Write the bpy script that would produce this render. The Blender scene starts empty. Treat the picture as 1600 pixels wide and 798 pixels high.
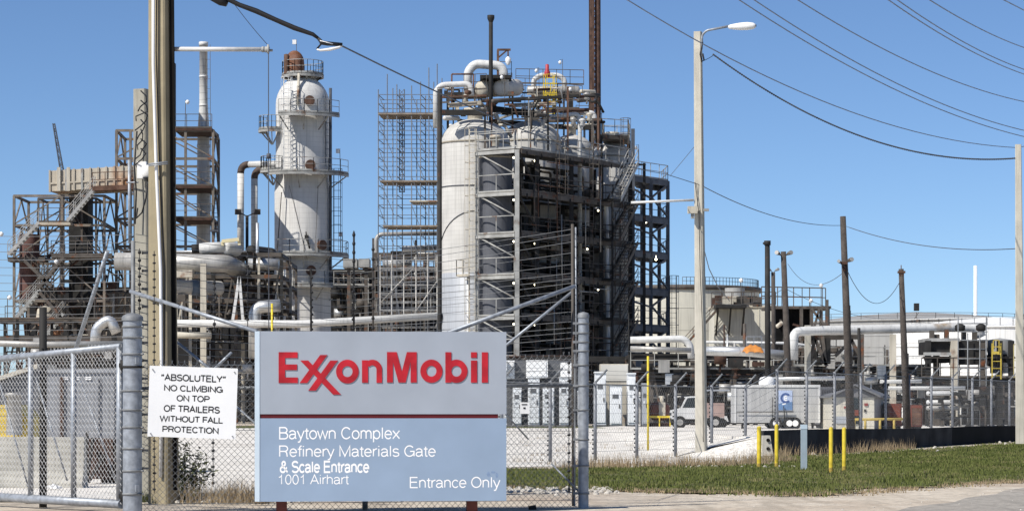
import bpy, math, random
from mathutils import Vector, Matrix
random.seed(7)
SC = bpy.context.scene
COL = SC.collection
# ------------------------------------------------------------------ camera, sky, sun, exposure
F, HY, EYE = 4000.0, 645.0, 1.2            # focal length and horizon row in photo pixels, eye height
cam = bpy.data.cameras.new('camera'); cam_o = bpy.data.objects.new('camera', cam); COL.objects.link(cam_o)
cam_o.location = (0, 0, EYE); cam_o.rotation_euler = (math.radians(90), 0, 0)
cam.sensor_width = 36; cam.lens = 36*F/1600; cam.shift_y = (HY-399)/1600
cam.clip_start = .5; cam.clip_end = 20000
SC.camera = cam_o
SUN = Vector((-.74, -.67, 0)).normalized()*math.cos(math.radians(46)) + Vector((0, 0, math.sin(math.radians(46))))
W = bpy.data.worlds.new('World'); SC.world = W; W.use_nodes = True
nt = W.node_tree; bg = nt.nodes['Background']; sky = nt.nodes.new('ShaderNodeTexSky')
sky.sky_type = 'NISHITA'; sky.sun_disc = False
sky.sun_elevation = math.radians(46); sky.sun_rotation = math.atan2(SUN.x, SUN.y) % (2*math.pi)
sky.air_density = .62; sky.dust_density = 0; sky.ozone_density = 6.5; sky.altitude = 0
nt.links.new(sky.outputs[0], bg.inputs[0]); bg.inputs[1].default_value = .102
sl = bpy.data.lights.new('sun', 'SUN'); sl.energy = 5.0; sl.angle = math.radians(.5); sl.color = (1, .95, .87)
so = bpy.data.objects.new('sun', sl); COL.objects.link(so); so.rotation_euler = (-SUN).to_track_quat('-Z', 'Y').to_euler()
SC.view_settings.view_transform = 'Standard'; SC.view_settings.look = 'None'; SC.view_settings.gamma = 1
SC.view_settings.exposure = .15

# ------------------------------------------------------------------ helpers
def S(D): return D/F
def P(px, py, D): return Vector(((px-800)*D/F, D, EYE+(HY-py)*D/F))
def gz(x, D):
    def sm(a, b, t): t = min(1, max(0, (t-a)/(b-a))); return t*t*(3-2*t)
    return -.14*sm(45, 70, D)+.14*sm(80, 100, D)+.45*sm(95, 140, D)
def G(px, D, z=None):
    x = (px-800)*D/F
    return Vector((x, D, gz(x, D) if z is None else z))

class MB:
    def __init__(s): s.v = []; s.f = []; s.sm = []
    def add(s, vs, fs, smooth=False):
        n = len(s.v); s.v += [Vector(v) for v in vs]
        for f in fs: s.f.append([i+n for i in f]); s.sm.append(smooth)
        return s
    def box(s, c, d, rz=0):
        c = Vector(c); M = Matrix.Rotation(rz, 3, 'Z'); h = Vector(d)/2
        vs = [c+M @ Vector((sx*h.x, sy*h.y, sz*h.z)) for sz in (-1, 1) for sx, sy in ((-1, -1), (1, -1), (1, 1), (-1, 1))]
        return s.add(vs, [(3, 2, 1, 0), (4, 5, 6, 7), (0, 1, 5, 4), (1, 2, 6, 5), (2, 3, 7, 6), (3, 0, 4, 7)])
    def beam(s, a, b, w, h=None):
        a = Vector(a); b = Vector(b); h = h or w; d = (b-a)
        if d.length < 1e-6: return s
        d.normalize(); up = Vector((0, 0, 1)) if abs(d.z) < .95 else Vector((0, 1, 0))
        x = d.cross(up).normalized()*(w/2); y = x.cross(d).normalized()*(h/2)
        vs = [p+sx*x+sy*y for p in (a, b) for sx, sy in ((-1, -1), (1, -1), (1, 1), (-1, 1))]
        return s.add(vs, [(0, 1, 2, 3), (7, 6, 5, 4), (0, 4, 5, 1), (1, 5, 6, 2), (2, 6, 7, 3), (3, 7, 4, 0)])
    def tube(s, a, b, r, r2=None, n=8, cap=True):
        return s.path([a, b], r, n, cap, r2)
    def path(s, pts, r, n=8, cap=True, r2=None):
        pts = [Vector(p) for p in pts]; m = len(pts); base = len(s.v); x = None
        for i, p in enumerate(pts):
            d = (pts[min(i+1, m-1)]-pts[max(i-1, 0)]).normalized()
            if x is None:
                up = Vector((0, 0, 1)) if abs(d.z) < .9 else Vector((0, 1, 0)); x = d.cross(up).normalized()
            else:
                x = (x-d*x.dot(d)).normalized()
            y = d.cross(x)
            rr = r[i] if isinstance(r, (list, tuple)) else (r if r2 is None else r+(r2-r)*i/(m-1))
            for k in range(n):
                t = 2*math.pi*(k+.5)/n; s.v.append(p+x*math.cos(t)*rr+y*math.sin(t)*rr)
        for i in range(m-1):
            for k in range(n):
                k2 = (k+1) % n; o = base+i*n
                s.f.append([o+k, o+k2, o+n+k2, o+n+k]); s.sm.append(n > 4)
        if cap:
            s.f.append([base+k for k in range(n)][::-1]); s.sm.append(False)
            s.f.append([base+(m-1)*n+k for k in range(n)]); s.sm.append(False)
        return s
    def pipe(s, pts, r, n=10, br=2.2):
        pts = [Vector(p) for p in pts]; out = [pts[0]]
        for i in range(1, len(pts)-1):
            a, b, c = pts[i-1], pts[i], pts[i+1]
            q = min(br*r, (b-a).length*.48, (c-b).length*.48)
            p0 = b+(a-b).normalized()*q; p2 = b+(c-b).normalized()*q
            for k in range(6):
                t = k/5; out.append(p0*(1-t)**2+b*2*t*(1-t)+p2*t*t)
        out.append(pts[-1]); return s.path(out, r, n)
    def lathe(s, prof, c, n=24, a0=0, smooth=True):
        c = Vector(c); base = len(s.v)
        for r, z in prof:
            for k in range(n):
                t = 2*math.pi*k/n+a0; s.v.append(c+Vector((r*math.cos(t), r*math.sin(t), z)))
        for i in range(len(prof)-1):
            for k in range(n):
                k2 = (k+1) % n; o = base+i*n
                s.f.append([o+k, o+k2, o+n+k2, o+n+k]); s.sm.append(smooth)
        return s
    def drum(s, a, b, r, n=14):
        a = Vector(a); b = Vector(b); d = (b-a).normalized(); L = (b-a).length; h = r*.5
        ts = [(-h, .05*r), (-h*.85, .55*r), (-h*.45, .88*r), (0, r)]
        pts = [a+d*t for t, _ in ts]+[b-d*t for t, _ in ts[::-1]]
        return s.path(pts, [q for _, q in ts]+[q for _, q in ts[::-1]], n)
    def ring(s, c, r0, r1, th, a0=0, a1=2*math.pi, n=24):
        c = Vector(c); vs = []; fs = []
        for i in range(n+1):
            t = a0+(a1-a0)*i/n; e = Vector((math.cos(t), math.sin(t), 0)); z = Vector((0, 0, th/2))
            vs += [c+e*r0-z, c+e*r1-z, c+e*r1+z, c+e*r0+z]
        for i in range(n):
            o = 4*i
            for k in range(4): fs.append((o+k, o+4+k, o+4+(k+1) % 4, o+(k+1) % 4))
        fs += [(0, 1, 2, 3), (4*n+3, 4*n+2, 4*n+1, 4*n)]
        return s.add(vs, fs)
    def slab(s, pts, z0, z1):                          # horizontal polygon with thickness
        n = len(pts); vs = [(p[0], p[1], z0) for p in pts]+[(p[0], p[1], z1) for p in pts]
        return s.add(vs, [tuple(range(n))[::-1], tuple(range(n, 2*n))]+[(i, (i+1) % n, n+(i+1) % n, n+i) for i in range(n)])
    def rail(s, pts, h=1.07, r=.03, step=1.6, mid=True, toe=True):
        pts = [Vector(p) for p in pts]
        for a, b in zip(pts, pts[1:]):
            L = (b-a).length; m = max(1, round(L/step)); z = Vector((0, 0, h))
            for i in range(m+1):
                p = a.lerp(b, i/m); s.tube(p, p+z, r, n=4, cap=False)
            s.tube(a+z, b+z, r, n=4, cap=False)
            if mid: s.tube(a+z*.52, b+z*.52, r*.9, n=4, cap=False)
            if toe: s.beam(a+Vector((0, 0, .06)), b+Vector((0, 0, .06)), .02, .12)
        return s
    def ladder(s, a, b, side, w=.5, cage=False, out=None, r=.035, step=.35):
        a = Vector(a); b = Vector(b); e = Vector(side).normalized()*(w/2)
        s.tube(a-e, b-e, r, n=4); s.tube(a+e, b+e, r, n=4)
        m = max(2, int((b-a).length/step))
        for i in range(m):
            p = a.lerp(b, (i+.5)/m); s.tube(p-e, p+e, r*.6, n=4, cap=False)
        if cage:
            o = Vector(out).normalized(); z = Vector((0, 0, 1)); m2 = max(2, int((b-a).length/1.1))
            for i in range(m2+1):
                p = a.lerp(b, i/m2)
                s.path([p-e+(e.normalized()*(-.12)), p-e*1.5+o*.35, p-e*.6+o*.7, p+e*.6+o*.7, p+e*1.5+o*.35, p+e*1.25], .025, n=4, cap=False)
            for k in (-1.5, -.6, .6, 1.5):
                q = .35 if abs(k) > 1 else .7
                s.tube(a+e*k+o*q, b+e*k+o*q, .022, n=4, cap=False)
        return s
    def stair(s, a, b, w, side, rail=True):
        a = Vector(a); b = Vector(b); e = Vector(side).normalized()*(w/2)
        for k in (-1, 1):
            s.beam(a+e*k, b+e*k, .05, .24)
            if rail:
                z = Vector((0, 0, 1.0)); s.tube(a+e*k+z, b+e*k+z, .03, n=4); s.tube(a+e*k+z*.55, b+e*k+z*.55, .025, n=4)
                for i in range(5):
                    p = a.lerp(b, i/4)+e*k; s.tube(p, p+z, .03, n=4, cap=False)
        m = max(3, int(abs(b.z-a.z)/.24)); h = Vector((b.x-a.x, b.y-a.y, 0)).normalized()*.13
        for i in range(m):
            p = a.lerp(b, (i+.5)/m); s.add([p-e-h, p+e-h, p+e+h, p-e+h, p-e-h-Vector((0, 0, .04)), p+e-h-Vector((0, 0, .04)), p+e+h-Vector((0, 0, .04)), p-e+h-Vector((0, 0, .04))],
                [(0, 1, 2, 3), (7, 6, 5, 4), (0, 4, 5, 1), (1, 5, 6, 2), (2, 6, 7, 3), (3, 7, 4, 0)])
        return s
    def build(s, name, m, parent=None, label=None):
        me = bpy.data.meshes.new(name); off = Vector((0, 0, 0)); rot = None
        if parent is not None and parent.get('_w'): off = Vector(parent['_w'])
        me.from_pydata([v-off for v in s.v], [], s.f); me.polygons.foreach_set('use_smooth', s.sm); me.update()
        o = bpy.data.objects.new(name, me); COL.objects.link(o); me.materials.append(m)
        if parent is not None: o.parent = parent; o['_w'] = tuple(off)
        else: o['_w'] = (0.0, 0.0, 0.0)
        if label: o['label'] = label
        return o

def tag(o, label, cat, group=None):
    o['label'] = label; o['category'] = cat
    if group: o['group'] = group
    return o
def thing(name, label, cat, loc, group=None, rz=0):
    o = bpy.data.objects.new(name, None); COL.objects.link(o); o.location = loc; o.rotation_euler = (0, 0, rz)
    o['_w'] = tuple(loc); o.empty_display_size = .3
    return tag(o, label, cat, group)
def solo(mb, name, m, label, cat, loc, group=None):       # one-mesh thing with its origin at its base
    mb2 = MB(); mb2.v = [v-Vector(loc) for v in mb.v]; mb2.f = mb.f; mb2.sm = mb.sm
    o = mb2.build(name, m); o.location = loc; o['_w'] = tuple(loc)
    return tag(o, label, cat, group)
def copy_tree(o, parent=None):
    c = o.copy(); COL.objects.link(c)
    if parent is not None: c.parent = parent
    for ch in list(o.children): copy_tree(ch, c)
    return c
def sag(a, b, d, n=24):
    a = Vector(a); b = Vector(b)
    return [a.lerp(b, i/n)-Vector((0, 0, 4*d*(i/n)*(1-i/n))) for i in range(n+1)]

# ------------------------------------------------------------------ materials
MATS = {}
def mat(name, base, rough=.6, metal=0, var=.15, scale=3.0, rust=0, rustcol=(.16, .06, .025), streak=0, band=0, bandcol=.75, bump=0, fine=0, emit=None, spec=.4):
    if name in MATS: return MATS[name]
    m = bpy.data.materials.new(name); m.use_nodes = True; t = m.node_tree; N = t.nodes; L = t.links
    b = N['Principled BSDF']; b.inputs['Roughness'].default_value = rough; b.inputs['Metallic'].default_value = metal
    b.inputs['Specular IOR Level'].default_value = spec
    tc = N.new('ShaderNodeTexCoord')
    def noise(sc, det=4, stretch=None, dist=0):
        n = N.new('ShaderNodeTexNoise'); n.inputs['Scale'].default_value = sc; n.inputs['Detail'].default_value = det; n.inputs['Distortion'].default_value = dist
        src = tc.outputs['Object']
        if stretch:
            mp = N.new('ShaderNodeMapping'); mp.inputs['Scale'].default_value = stretch; L.new(src, mp.inputs[0]); src = mp.outputs[0]
        L.new(src, n.inputs['Vector']); return n.outputs['Fac']
    def ramp(fac, p0, p1, c0=0, c1=1):
        r = N.new('ShaderNodeMapRange'); r.inputs[1].default_value = p0; r.inputs[2].default_value = p1; r.inputs[3].default_value = c0; r.inputs[4].default_value = c1
        L.new(fac, r.inputs[0]); return r.outputs[0]
    def mix(fac, a, c, mode='MIX'):
        x = N.new('ShaderNodeMix'); x.data_type = 'RGBA'; x.blend_type = mode
        if isinstance(fac, float): x.inputs[0].default_value = fac
        else: L.new(fac, x.inputs[0])
        for s_, v in ((6, a), (7, c)):
            if isinstance(v, tuple): x.inputs[s_].default_value = (*v, 1)
            else: L.new(v, x.inputs[s_])
        return x.outputs[2]
    lo = tuple(c*(1-var) for c in base); hi = tuple(min(1, c*(1+var)) for c in base)
    col = mix(ramp(noise(scale), .3, .7), lo, hi)
    if fine: col = mix(ramp(noise(fine, 2), .35, .65), col, mix(.55, col, (.02, .02, .02)))
    if streak:
        st = ramp(noise(1.0, 6, (2.7/streak, 3.3/streak, .13/streak), 1.8), .48, .78, 0, .5)
        col = mix(st, col, tuple(c*.42 for c in base))
    if band:
        sp = N.new('ShaderNodeSeparateXYZ'); L.new(tc.outputs['Object'], sp.inputs[0])
        mm = N.new('ShaderNodeMath'); mm.operation = 'PINGPONG'; mm.inputs[1].default_value = band/2; L.new(sp.outputs[2], mm.inputs[0])
        col = mix(ramp(mm.outputs[0], 0, .1*band, .55, 0), col, tuple(c*bandcol*.6 for c in base))
    if rust:
        r1 = ramp(noise(scale*.8, 7), .72-rust*.45, .82-rust*.35)
        col = mix(r1, col, mix(ramp(noise(scale*6), .3, .7), tuple(c*.5 for c in rustcol), tuple(c*1.5 for c in rustcol)))
    L.new(col, b.inputs['Base Color'])
    if bump:
        bm_ = N.new('ShaderNodeBump'); bm_.inputs['Strength'].default_value = bump; bm_.inputs['Distance'].default_value = .03
        L.new(noise(max(fine, scale*5), 6), bm_.inputs['Height']); L.new(bm_.outputs[0], b.inputs['Normal'])
    if emit: b.inputs['Emission Color'].default_value = (*emit[:3], 1); b.inputs['Emission Strength'].default_value = emit[3]
    MATS[name] = m; return m
galv = mat('galvanised', (.31, .335, .37), .5, .35, .25, 14)
galv_dull = mat('galvanised_dull', (.20, .21, .22), .6, .15, .25, 8)
wire_m = mat('fence_wire', (.23, .235, .24), .5, .3, .15, 5)
dark_wire = mat('black_rubber', (.012, .012, .014), .6, 0, .2, 4)
cable_m = mat('cable_grey', (.07, .075, .09), .6, 0, .2, 2)
conc_mid = mat('pole_concrete_grey', (.34, .325, .275), .9, 0, .16, 2.5, streak=.4, bump=.15)
conc = mat('pole_concrete', (.31, .265, .175), .9, 0, .14, 2.5, streak=.4, bump=.15)
conc_grey = mat('barrier_concrete', (.40, .385, .34), .9, 0, .2, 2, streak=.6, bump=.15)
white_ins = mat('white_insulation', (.60, .60, .585), .6, 0, .12, .6, streak=1.0, band=.55, rust=.14, rustcol=(.3, .2, .1))
white_vessel = mat('white_vessel', (.52, .51, .485), .6, 0, .14, .5, streak=.9, band=.3, bandcol=1.2, rust=.05, rustcol=(.38, .30, .20))
white_paint = mat('white_paint', (.62, .62, .61), .5, 0, .06, 1.2, streak=.6, rust=.05)
white_clean = mat('white_clean', (.80, .80, .79), .45, 0, .04, 1)
alu = mat('aluminium_jacket', (.62, .63, .63), .38, .6, .12, 1.2, streak=.8)
alu_dull = mat('aluminium_dull', (.40, .39, .37), .5, .35, .2, 1.0, streak=.8, rust=.12)
beige = mat('beige_paint', (.50, .46, .38), .65, 0, .16, 1, streak=.7, rust=.3)
cream = mat('cream_tank', (.56, .54, .46), .7, 0, .08, .35, streak=1.5, rust=.05)
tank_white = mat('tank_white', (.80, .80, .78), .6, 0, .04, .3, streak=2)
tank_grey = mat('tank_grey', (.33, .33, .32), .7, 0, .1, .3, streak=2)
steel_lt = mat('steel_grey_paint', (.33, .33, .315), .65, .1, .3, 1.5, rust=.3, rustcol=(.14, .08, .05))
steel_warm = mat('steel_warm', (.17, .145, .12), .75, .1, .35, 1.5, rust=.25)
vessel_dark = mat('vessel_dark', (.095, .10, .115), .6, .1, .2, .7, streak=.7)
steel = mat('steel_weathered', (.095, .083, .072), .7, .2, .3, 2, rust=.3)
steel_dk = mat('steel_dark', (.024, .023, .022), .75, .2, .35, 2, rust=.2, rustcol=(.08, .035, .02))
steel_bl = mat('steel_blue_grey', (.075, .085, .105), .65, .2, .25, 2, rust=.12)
rusty = mat('rust', (.125, .07, .048), .85, .1, .5, 2, streak=.5, rust=.4, rustcol=(.09, .04, .025))
rust_dk = mat('rust_dark', (.065, .035, .025), .85, .1, .5, 3)
rust_panel = mat('rust_panel', (.47, .42, .34), .75, 0, .15, .5, streak=.8, rust=.42, rustcol=(.33, .16, .07))
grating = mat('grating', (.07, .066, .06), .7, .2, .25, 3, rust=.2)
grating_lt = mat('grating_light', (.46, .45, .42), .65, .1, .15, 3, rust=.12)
black = mat('black_sheet', (.009, .009, .010), .85, 0, .5, .8, streak=.5, spec=.12)
yellow = mat('yellow_paint', (.66, .50, .04), .55, 0, .22, 7, streak=.3, rust=.16)
orange = mat('orange_tarp', (.55, .22, .05), .7, 0, .25, 3)
wood = mat('creosote_wood', (.085, .07, .06), .9, 0, .35, 3, streak=.6, fine=25)
wood_grey = mat('weathered_timber', (.17, .15, .125), .9, 0, .3, 3, fine=20)
glass = mat('dark_glass', (.02, .025, .03), .1, 0, .1, 1, spec=.6)
tyre = mat('tyre_rubber', (.015, .015, .015), .8, 0, .2, 4)
red_box = mat('red_brown_paint', (.18, .05, .03), .7, 0, .3, 2)
sign_red = mat('sign_red', (.45, .014, .024), .35, 0, .3, 5)
stripe_red = mat('stripe_red', (.11, .006, .01), .5, 0, .1, 4)
sign_grey = mat('sign_grey', (.36, .40, .46), .5, .05, .07, 1.6)
sign_blue = mat('sign_blue', (.285, .375, .505), .5, .05, .06, 2.0)
sign_edge = mat('sign_edge', (.42, .50, .58), .45, 0, .06, 3)
conc_pale = mat('lamp_pole_concrete', (.50, .47, .40), .9, 0, .1, 2.5, streak=.4, bump=.15)
sign_white = mat('sign_white', (.78, .79, .80), .5, 0, .04, 2)
text_white = mat('text_white', (.93, .93, .93), .5, 0, .03, 3)
text_black = mat('text_black', (.012, .012, .013), .6, 0, .1, 3)
post_red = mat('post_redbrown', (.12, .03, .022), .7, 0, .3, 6)
logo_blue = mat('logo_blue', (.05, .10, .27), .5, 0, .1, 3)
logo_pale = mat('logo_pale', (.42, .50, .68), .5, 0, .1, 3)
cabinet_white = mat('cabinet_white', (.78, .80, .82), .5, 0, .06, 1, streak=.5)
cabinet_dark = mat('cabinet_dark', (.10, .105, .115), .6, 0, .2, 1)
cabinet_grey = mat('cabinet_grey', (.36, .38, .41), .55, 0, .08, 1, streak=.6)
backdrop_dark = mat('backdrop_dark', (.012, .012, .013), .8, 0, .3, 1)
scaff_m = mat('scaffold_tube', (.13, .14, .16), .55, .2, .2, 3)
fence_post_m = mat('fence_post', (.22, .23, .25), .55, .15, .2, 6)
wall_grey = mat('wall_weathered', (.035, .035, .038), .85, 0, .6, 1.2, streak=.6, spec=.15)
lamp_on = mat('lamp_lit', (.9, .85, .7), .5, 0, .02, 1, emit=(1, .9, .62, 6))
# ------------------------------------------------------------------ ground, yard, road, grass
def mix_ground(name, c0, c1, c2, sc, bump=.4, dots=None, streaks=False):
    m = bpy.data.materials.new(name); m.use_nodes = True; t = m.node_tree; N = t.nodes; L = t.links; b = N['Principled BSDF']
    b.inputs['Roughness'].default_value = .95; b.inputs['Specular IOR Level'].default_value = .15
    tc = N.new('ShaderNodeTexCoord')
    def nz(s_, d=6):
        n = N.new('ShaderNodeTexNoise'); n.inputs['Scale'].default_value = s_; n.inputs['Detail'].default_value = d; L.new(tc.outputs['Object'], n.inputs['Vector']); return n.outputs['Fac']
    def mr(f, a, c, lo=0, hi=1):
        r = N.new('ShaderNodeMapRange'); r.inputs[1].default_value = a; r.inputs[2].default_value = c; r.inputs[3].default_value = lo; r.inputs[4].default_value = hi; L.new(f, r.inputs[0]); return r.outputs[0]
    def mx(f, a, c):
        x = N.new('ShaderNodeMix'); x.data_type = 'RGBA'
        L.new(f, x.inputs[0])
        for k, v in ((6, a), (7, c)):
            if isinstance(v, tuple): x.inputs[k].default_value = (*v, 1)
            else: L.new(v, x.inputs[k])
        return x.outputs[2]
    col = mx(mr(nz(sc), .35, .65), c0, c1)
    col = mx(mr(nz(sc*.22), .5, .68), col, c2)
    v = N.new('ShaderNodeTexVoronoi'); v.inputs['Scale'].default_value = 9; L.new(tc.outputs['Object'], v.inputs['Vector'])
    col = mx(mr(v.outputs['Distance'], .45, .75, 0, .5), col, tuple(c*.45 for c in c0))
    n9 = nz(38, 3)
    col = mx(mr(n9, .55, .7, 0, .55), col, tuple(c*.5 for c in c0))
    if dots: col = mx(mr(nz(5.5, 8), .60, .66), col, dots)
    if streaks:                                       # wheel tracks and washed bands running along the verge
        mp = N.new('ShaderNodeMapping'); mp.inputs['Rotation'].default_value = (0, 0, -.5); mp.inputs['Scale'].default_value = (1.6, .13, 1); L.new(tc.outputs['Object'], mp.inputs[0])
        n = N.new('ShaderNodeTexNoise'); n.inputs['Scale'].default_value = 1.3; n.inputs['Detail'].default_value = 6; L.new(mp.outputs[0], n.inputs['Vector'])
        col = mx(mr(n.outputs['Fac'], .52, .66, 0, .6), col, tuple(c*.6 for c in c1))
    L.new(col, b.inputs['Base Color'])
    bp = N.new('ShaderNodeBump'); bp.inputs['Strength'].default_value = bump; bp.inputs['Distance'].default_value = .06
    L.new(nz(14, 8), bp.inputs['Height']); L.new(bp.outputs[0], b.inputs['Normal'])
    return m
dirt_m = mix_ground('dirt', (.66, .59, .49), (.55, .475, .38), (.44, .35, .27), 1.2, .35, streaks=True)
gravel_m = mix_ground('limestone_gravel', (.86, .825, .765), (.78, .745, .68), (.62, .58, .52), 1.6, .6, dots=(.52, .49, .44))
asphalt_m = mix_ground('worn_asphalt', (.41, .38, .335), (.34, .315, .28), (.46, .41, .35), 1.0, .3, streaks=True)
soil_m = mix_ground('grass_soil', (.09, .105, .035), (.13, .135, .055), (.26, .21, .125), 1.8, .6)

def sheet(name, m, inside, x0, x1, d0, d1, step, up, kind='structure'):
    """ground sheet following the terrain, made of the cells whose centre is inside the outline"""
    mb = MB(); idx = {}; nx = int((x1-x0)/step); nd = int((d1-d0)/step)
    def vid(i, j):
        if (i, j) not in idx:
            x = x0+i*step; d = d0+j*step; idx[(i, j)] = len(mb.v); mb.v.append(Vector((x, d, gz(x, d)+up)))
        return idx[(i, j)]
    for i in range(nx):
        for j in range(nd):
            if inside(x0+(i+.5)*step, d0+(j+.5)*step):
                mb.f.append([vid(i, j), vid(i+1, j), vid(i+1, j+1), vid(i, j+1)]); mb.sm.append(True)
    o = mb.build(name, m); o['kind'] = kind; return o
mb = MB()
xs = [-6000, -1500, -500, -200, -100, -60, -40]+[x for x in range(-30, 31, 5)]+[40, 60, 100, 200, 500, 1500, 6000]
ds = [-200, -50, 0, 20]+[30+3*i for i in range(45)]+[180, 220, 300, 500, 900, 2000, 9000]
for d in ds:
    for x in xs: mb.v.append(Vector((x, d, gz(x, d))))
n = len(xs)
for j in range(len(ds)-1):
    for i in range(n-1): mb.f.append([j*n+i, j*n+i+1, j*n+n+i+1, j*n+n+i]); mb.sm.append(True)
o = mb.build('ground', dirt_m); o['kind'] = 'structure'

def poly_in(poly):
    def f(x, y):
        c = False; m = len(poly)
        for i in range(m):
            xa, ya = poly[i]; xb, yb = poly[(i+1) % m]
            if (ya > y) != (yb > y) and x < (xb-xa)*(y-ya)/(yb-ya)+xa: c = not c
        return c
    return f
# line of the low black retaining wall: from (8, 80) to the right and back
RW0 = Vector((7.7, 78.5)); RW1 = Vector((38, 139.5)); RWd = (RW1-RW0).normalized()
def behind_wall(x, d): return (x-RW0.x)*RWd.y-(d-RW0.y)*RWd.x < 0
yard_in = lambda x, d: x < 8.2 and (d > 61+1.2*math.sin(x*.7)+.9*math.sin(x*1.9) or x < -.9) and d > 35+.8*math.sin(x*1.3)+(0 if x < -1.5 else 26)
sheet('gravel_yard', gravel_m, yard_in, -40, 9, 33, 133, .5, .012)
mb = MB(); mb.slab([(RW0.x-.1, RW0.y+.05), (RW1.x-.1, RW1.y+.05), (90, 260), (7.0, 260), (7.0, 82)], -.3, .462)
o = mb.build('raised_yard', gravel_m); o['kind'] = 'structure'
mb = MB(); n_ = 40
for i in range(n_+1):
    t = i/n_; top_ = Vector((RW0.x-.1-.55*min(1, t*6), RW0.y+.1+t*60, .462)); x2 = top_.x-2.6-.3*math.sin(i*1.7)
    mb.v += [top_, Vector(((top_.x+x2)/2, top_.y, (.46+gz(x2, top_.y))/2+.05)), Vector((x2, top_.y-.2, gz(x2, top_.y)+.005))]
for i in range(n_):
    for k in (0, 1): mb.f.append([3*i+k+1, 3*i+k, 3*i+3+k, 3*i+4+k]); mb.sm.append(True)
i0 = len(mb.v); mb.v += [Vector((RW0.x-.1, RW0.y+.1, .462)), Vector((RW0.x-2.7, RW0.y-.1, gz(5, RW0.y)+.004)), Vector((RW0.x-1.0, RW0.y-1.6, gz(6, RW0.y-1.6)+.004)), Vector((RW0.x-.02, RW0.y-.5, gz(7, RW0.y)+.004))]; mb.f += [[i0, i0+1, i0+2], [i0, i0+2, i0+3]]; mb.sm += [True, True]
o = mb.build('yard_ramp', gravel_m); o['kind'] = 'structure'
grass_poly = [(-.7, 41), (1.3, 38.9), (3.6, 37.6), (4.3, 36.6), (5.2, 39.6), (9, 45), (14.5, 58), (40, 122), (39.3, 138), (7.9, 76.5), (6.0, 66), (3.5, 60), (1.9, 58.2), (-.9, 57)]
grass_in = poly_in(grass_poly)
sheet('grass_verge', soil_m, lambda x, d: grass_in(x+.3*math.sin(d*2.1)+.2*math.sin(d*5), d+.3*math.sin(x*3)), -2, 41, 36, 139, .25, .022)
grass_far = lambda x, d: x < 7.2 and x > -25 and d > 133+1.0*math.sin(x) and d < 150
sheet('far_grass_strip', soil_m, grass_far, -26, 8, 130, 152, .5, .016)
road_in = lambda x, d: x > 4.6+(d-31)*.37+.12*math.sin(d*1.7)
mb = MB(); e = []
for i in range(80):
    d = 18+i*1.5+i*i*.01; e.append((4.6+(d-31)*.37+.10*math.sin(d*1.7)+.07*math.sin(d*4.1), d))
for x, d in e: mb.v += [Vector((x, d, gz(x, d)+.02)), Vector((x+9.5, d, gz(x, d)+.022))]
for i in range(len(e)-1): mb.f.append([2*i, 2*i+1, 2*i+3, 2*i+2]); mb.sm.append(True)
o = mb.build('road', asphalt_m); o['kind'] = 'structure'

def grass_mat():
    m = bpy.data.materials.new('grass_blades'); m.use_nodes = True; t = m.node_tree; N = t.nodes; L = t.links; b = N['Principled BSDF']
    b.inputs['Roughness'].default_value = .8; b.inputs['Specular IOR Level'].default_value = .1
    tc = N.new('ShaderNodeTexCoord'); n1 = N.new('ShaderNodeTexNoise'); n1.inputs['Scale'].default_value = .8; n1.inputs['Detail'].default_value = 6
    L.new(tc.outputs['Object'], n1.inputs['Vector']); r = N.new('ShaderNodeValToRGB'); L.new(n1.outputs['Fac'], r.inputs[0])
    el = r.color_ramp.elements; el[0].position = .3; el[0].color = (.078, .095, .027, 1); el[1].position = .74; el[1].color = (.30, .25, .145, 1)
    k = el.new(.52); k.color = (.125, .145, .043, 1); k = el.new(.62); k.color = (.18, .175, .07, 1)
    n2 = N.new('ShaderNodeTexNoise'); n2.inputs['Scale'].default_value = 30; L.new(tc.outputs['Object'], n2.inputs['Vector'])
    x = N.new('ShaderNodeMix'); x.data_type = 'RGBA'; x.blend_type = 'MULTIPLY'; x.inputs[0].default_value = .7; L.new(r.outputs[0], x.inputs[6])
    c2 = N.new('ShaderNodeMapRange'); c2.inputs[1].default_value = .3; c2.inputs[2].default_value = .7; c2.inputs[3].default_value = .45; c2.inputs[4].default_value = 1.5; L.new(n2.outputs['Fac'], c2.inputs[0]); L.new(c2.outputs[0], x.inputs[7])
    L.new(x.outputs[2], b.inputs['Base Color']); return m
grass_m = grass_mat()
def mk_leaf(name, c):
    return mat(name, c, .8, 0, .4, 6, spec=.1)
dry_m = mk_leaf('dry_weeds', (.30, .235, .15)); weed_m = mk_leaf('weed_green', (.085, .095, .04))
rg = random.Random(3); mb = MB(); cnt = 0
def blade(mb, x, d, h, w, r, z=None):
    a = r.uniform(0, 6.28); l = r.uniform(0, .5)*h; b_ = r.uniform(0, 6.28); z = gz(x, d)+.02 if z is None else z
    ca, sa = math.cos(a)*w/2, math.sin(a)*w/2; i = len(mb.v)
    mb.v += [Vector((x-ca, d-sa, z)), Vector((x+ca, d+sa, z)), Vector((x+l*math.cos(b_), d+l*math.sin(b_), z+h))]
    mb.f.append([i, i+1, i+2]); mb.sm.append(False)
while cnt < 95000:
    x = rg.uniform(-2, 40); d = 36+(rg.random()**1.5)*100
    if not grass_in(x+.25*math.sin(d*2.1)+.2*rg.gauss(0, 1), d+rg.gauss(0, .55)): continue
    if math.sin(x*2.3+1.1*math.sin(d*1.7))*math.sin(d*1.1+.7*math.sin(x*1.9)) > .62 and rg.random() < .75: continue
    t = .5+.5*math.sin(x*1.3+d*.5)*math.sin(d*.9-x*.4)
    blade(mb, x, d, rg.uniform(.02, .055)*(1+.7*t)*(1 if d < 60 else 1.25), .022 if d < 60 else .035, rg); cnt += 1
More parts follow.
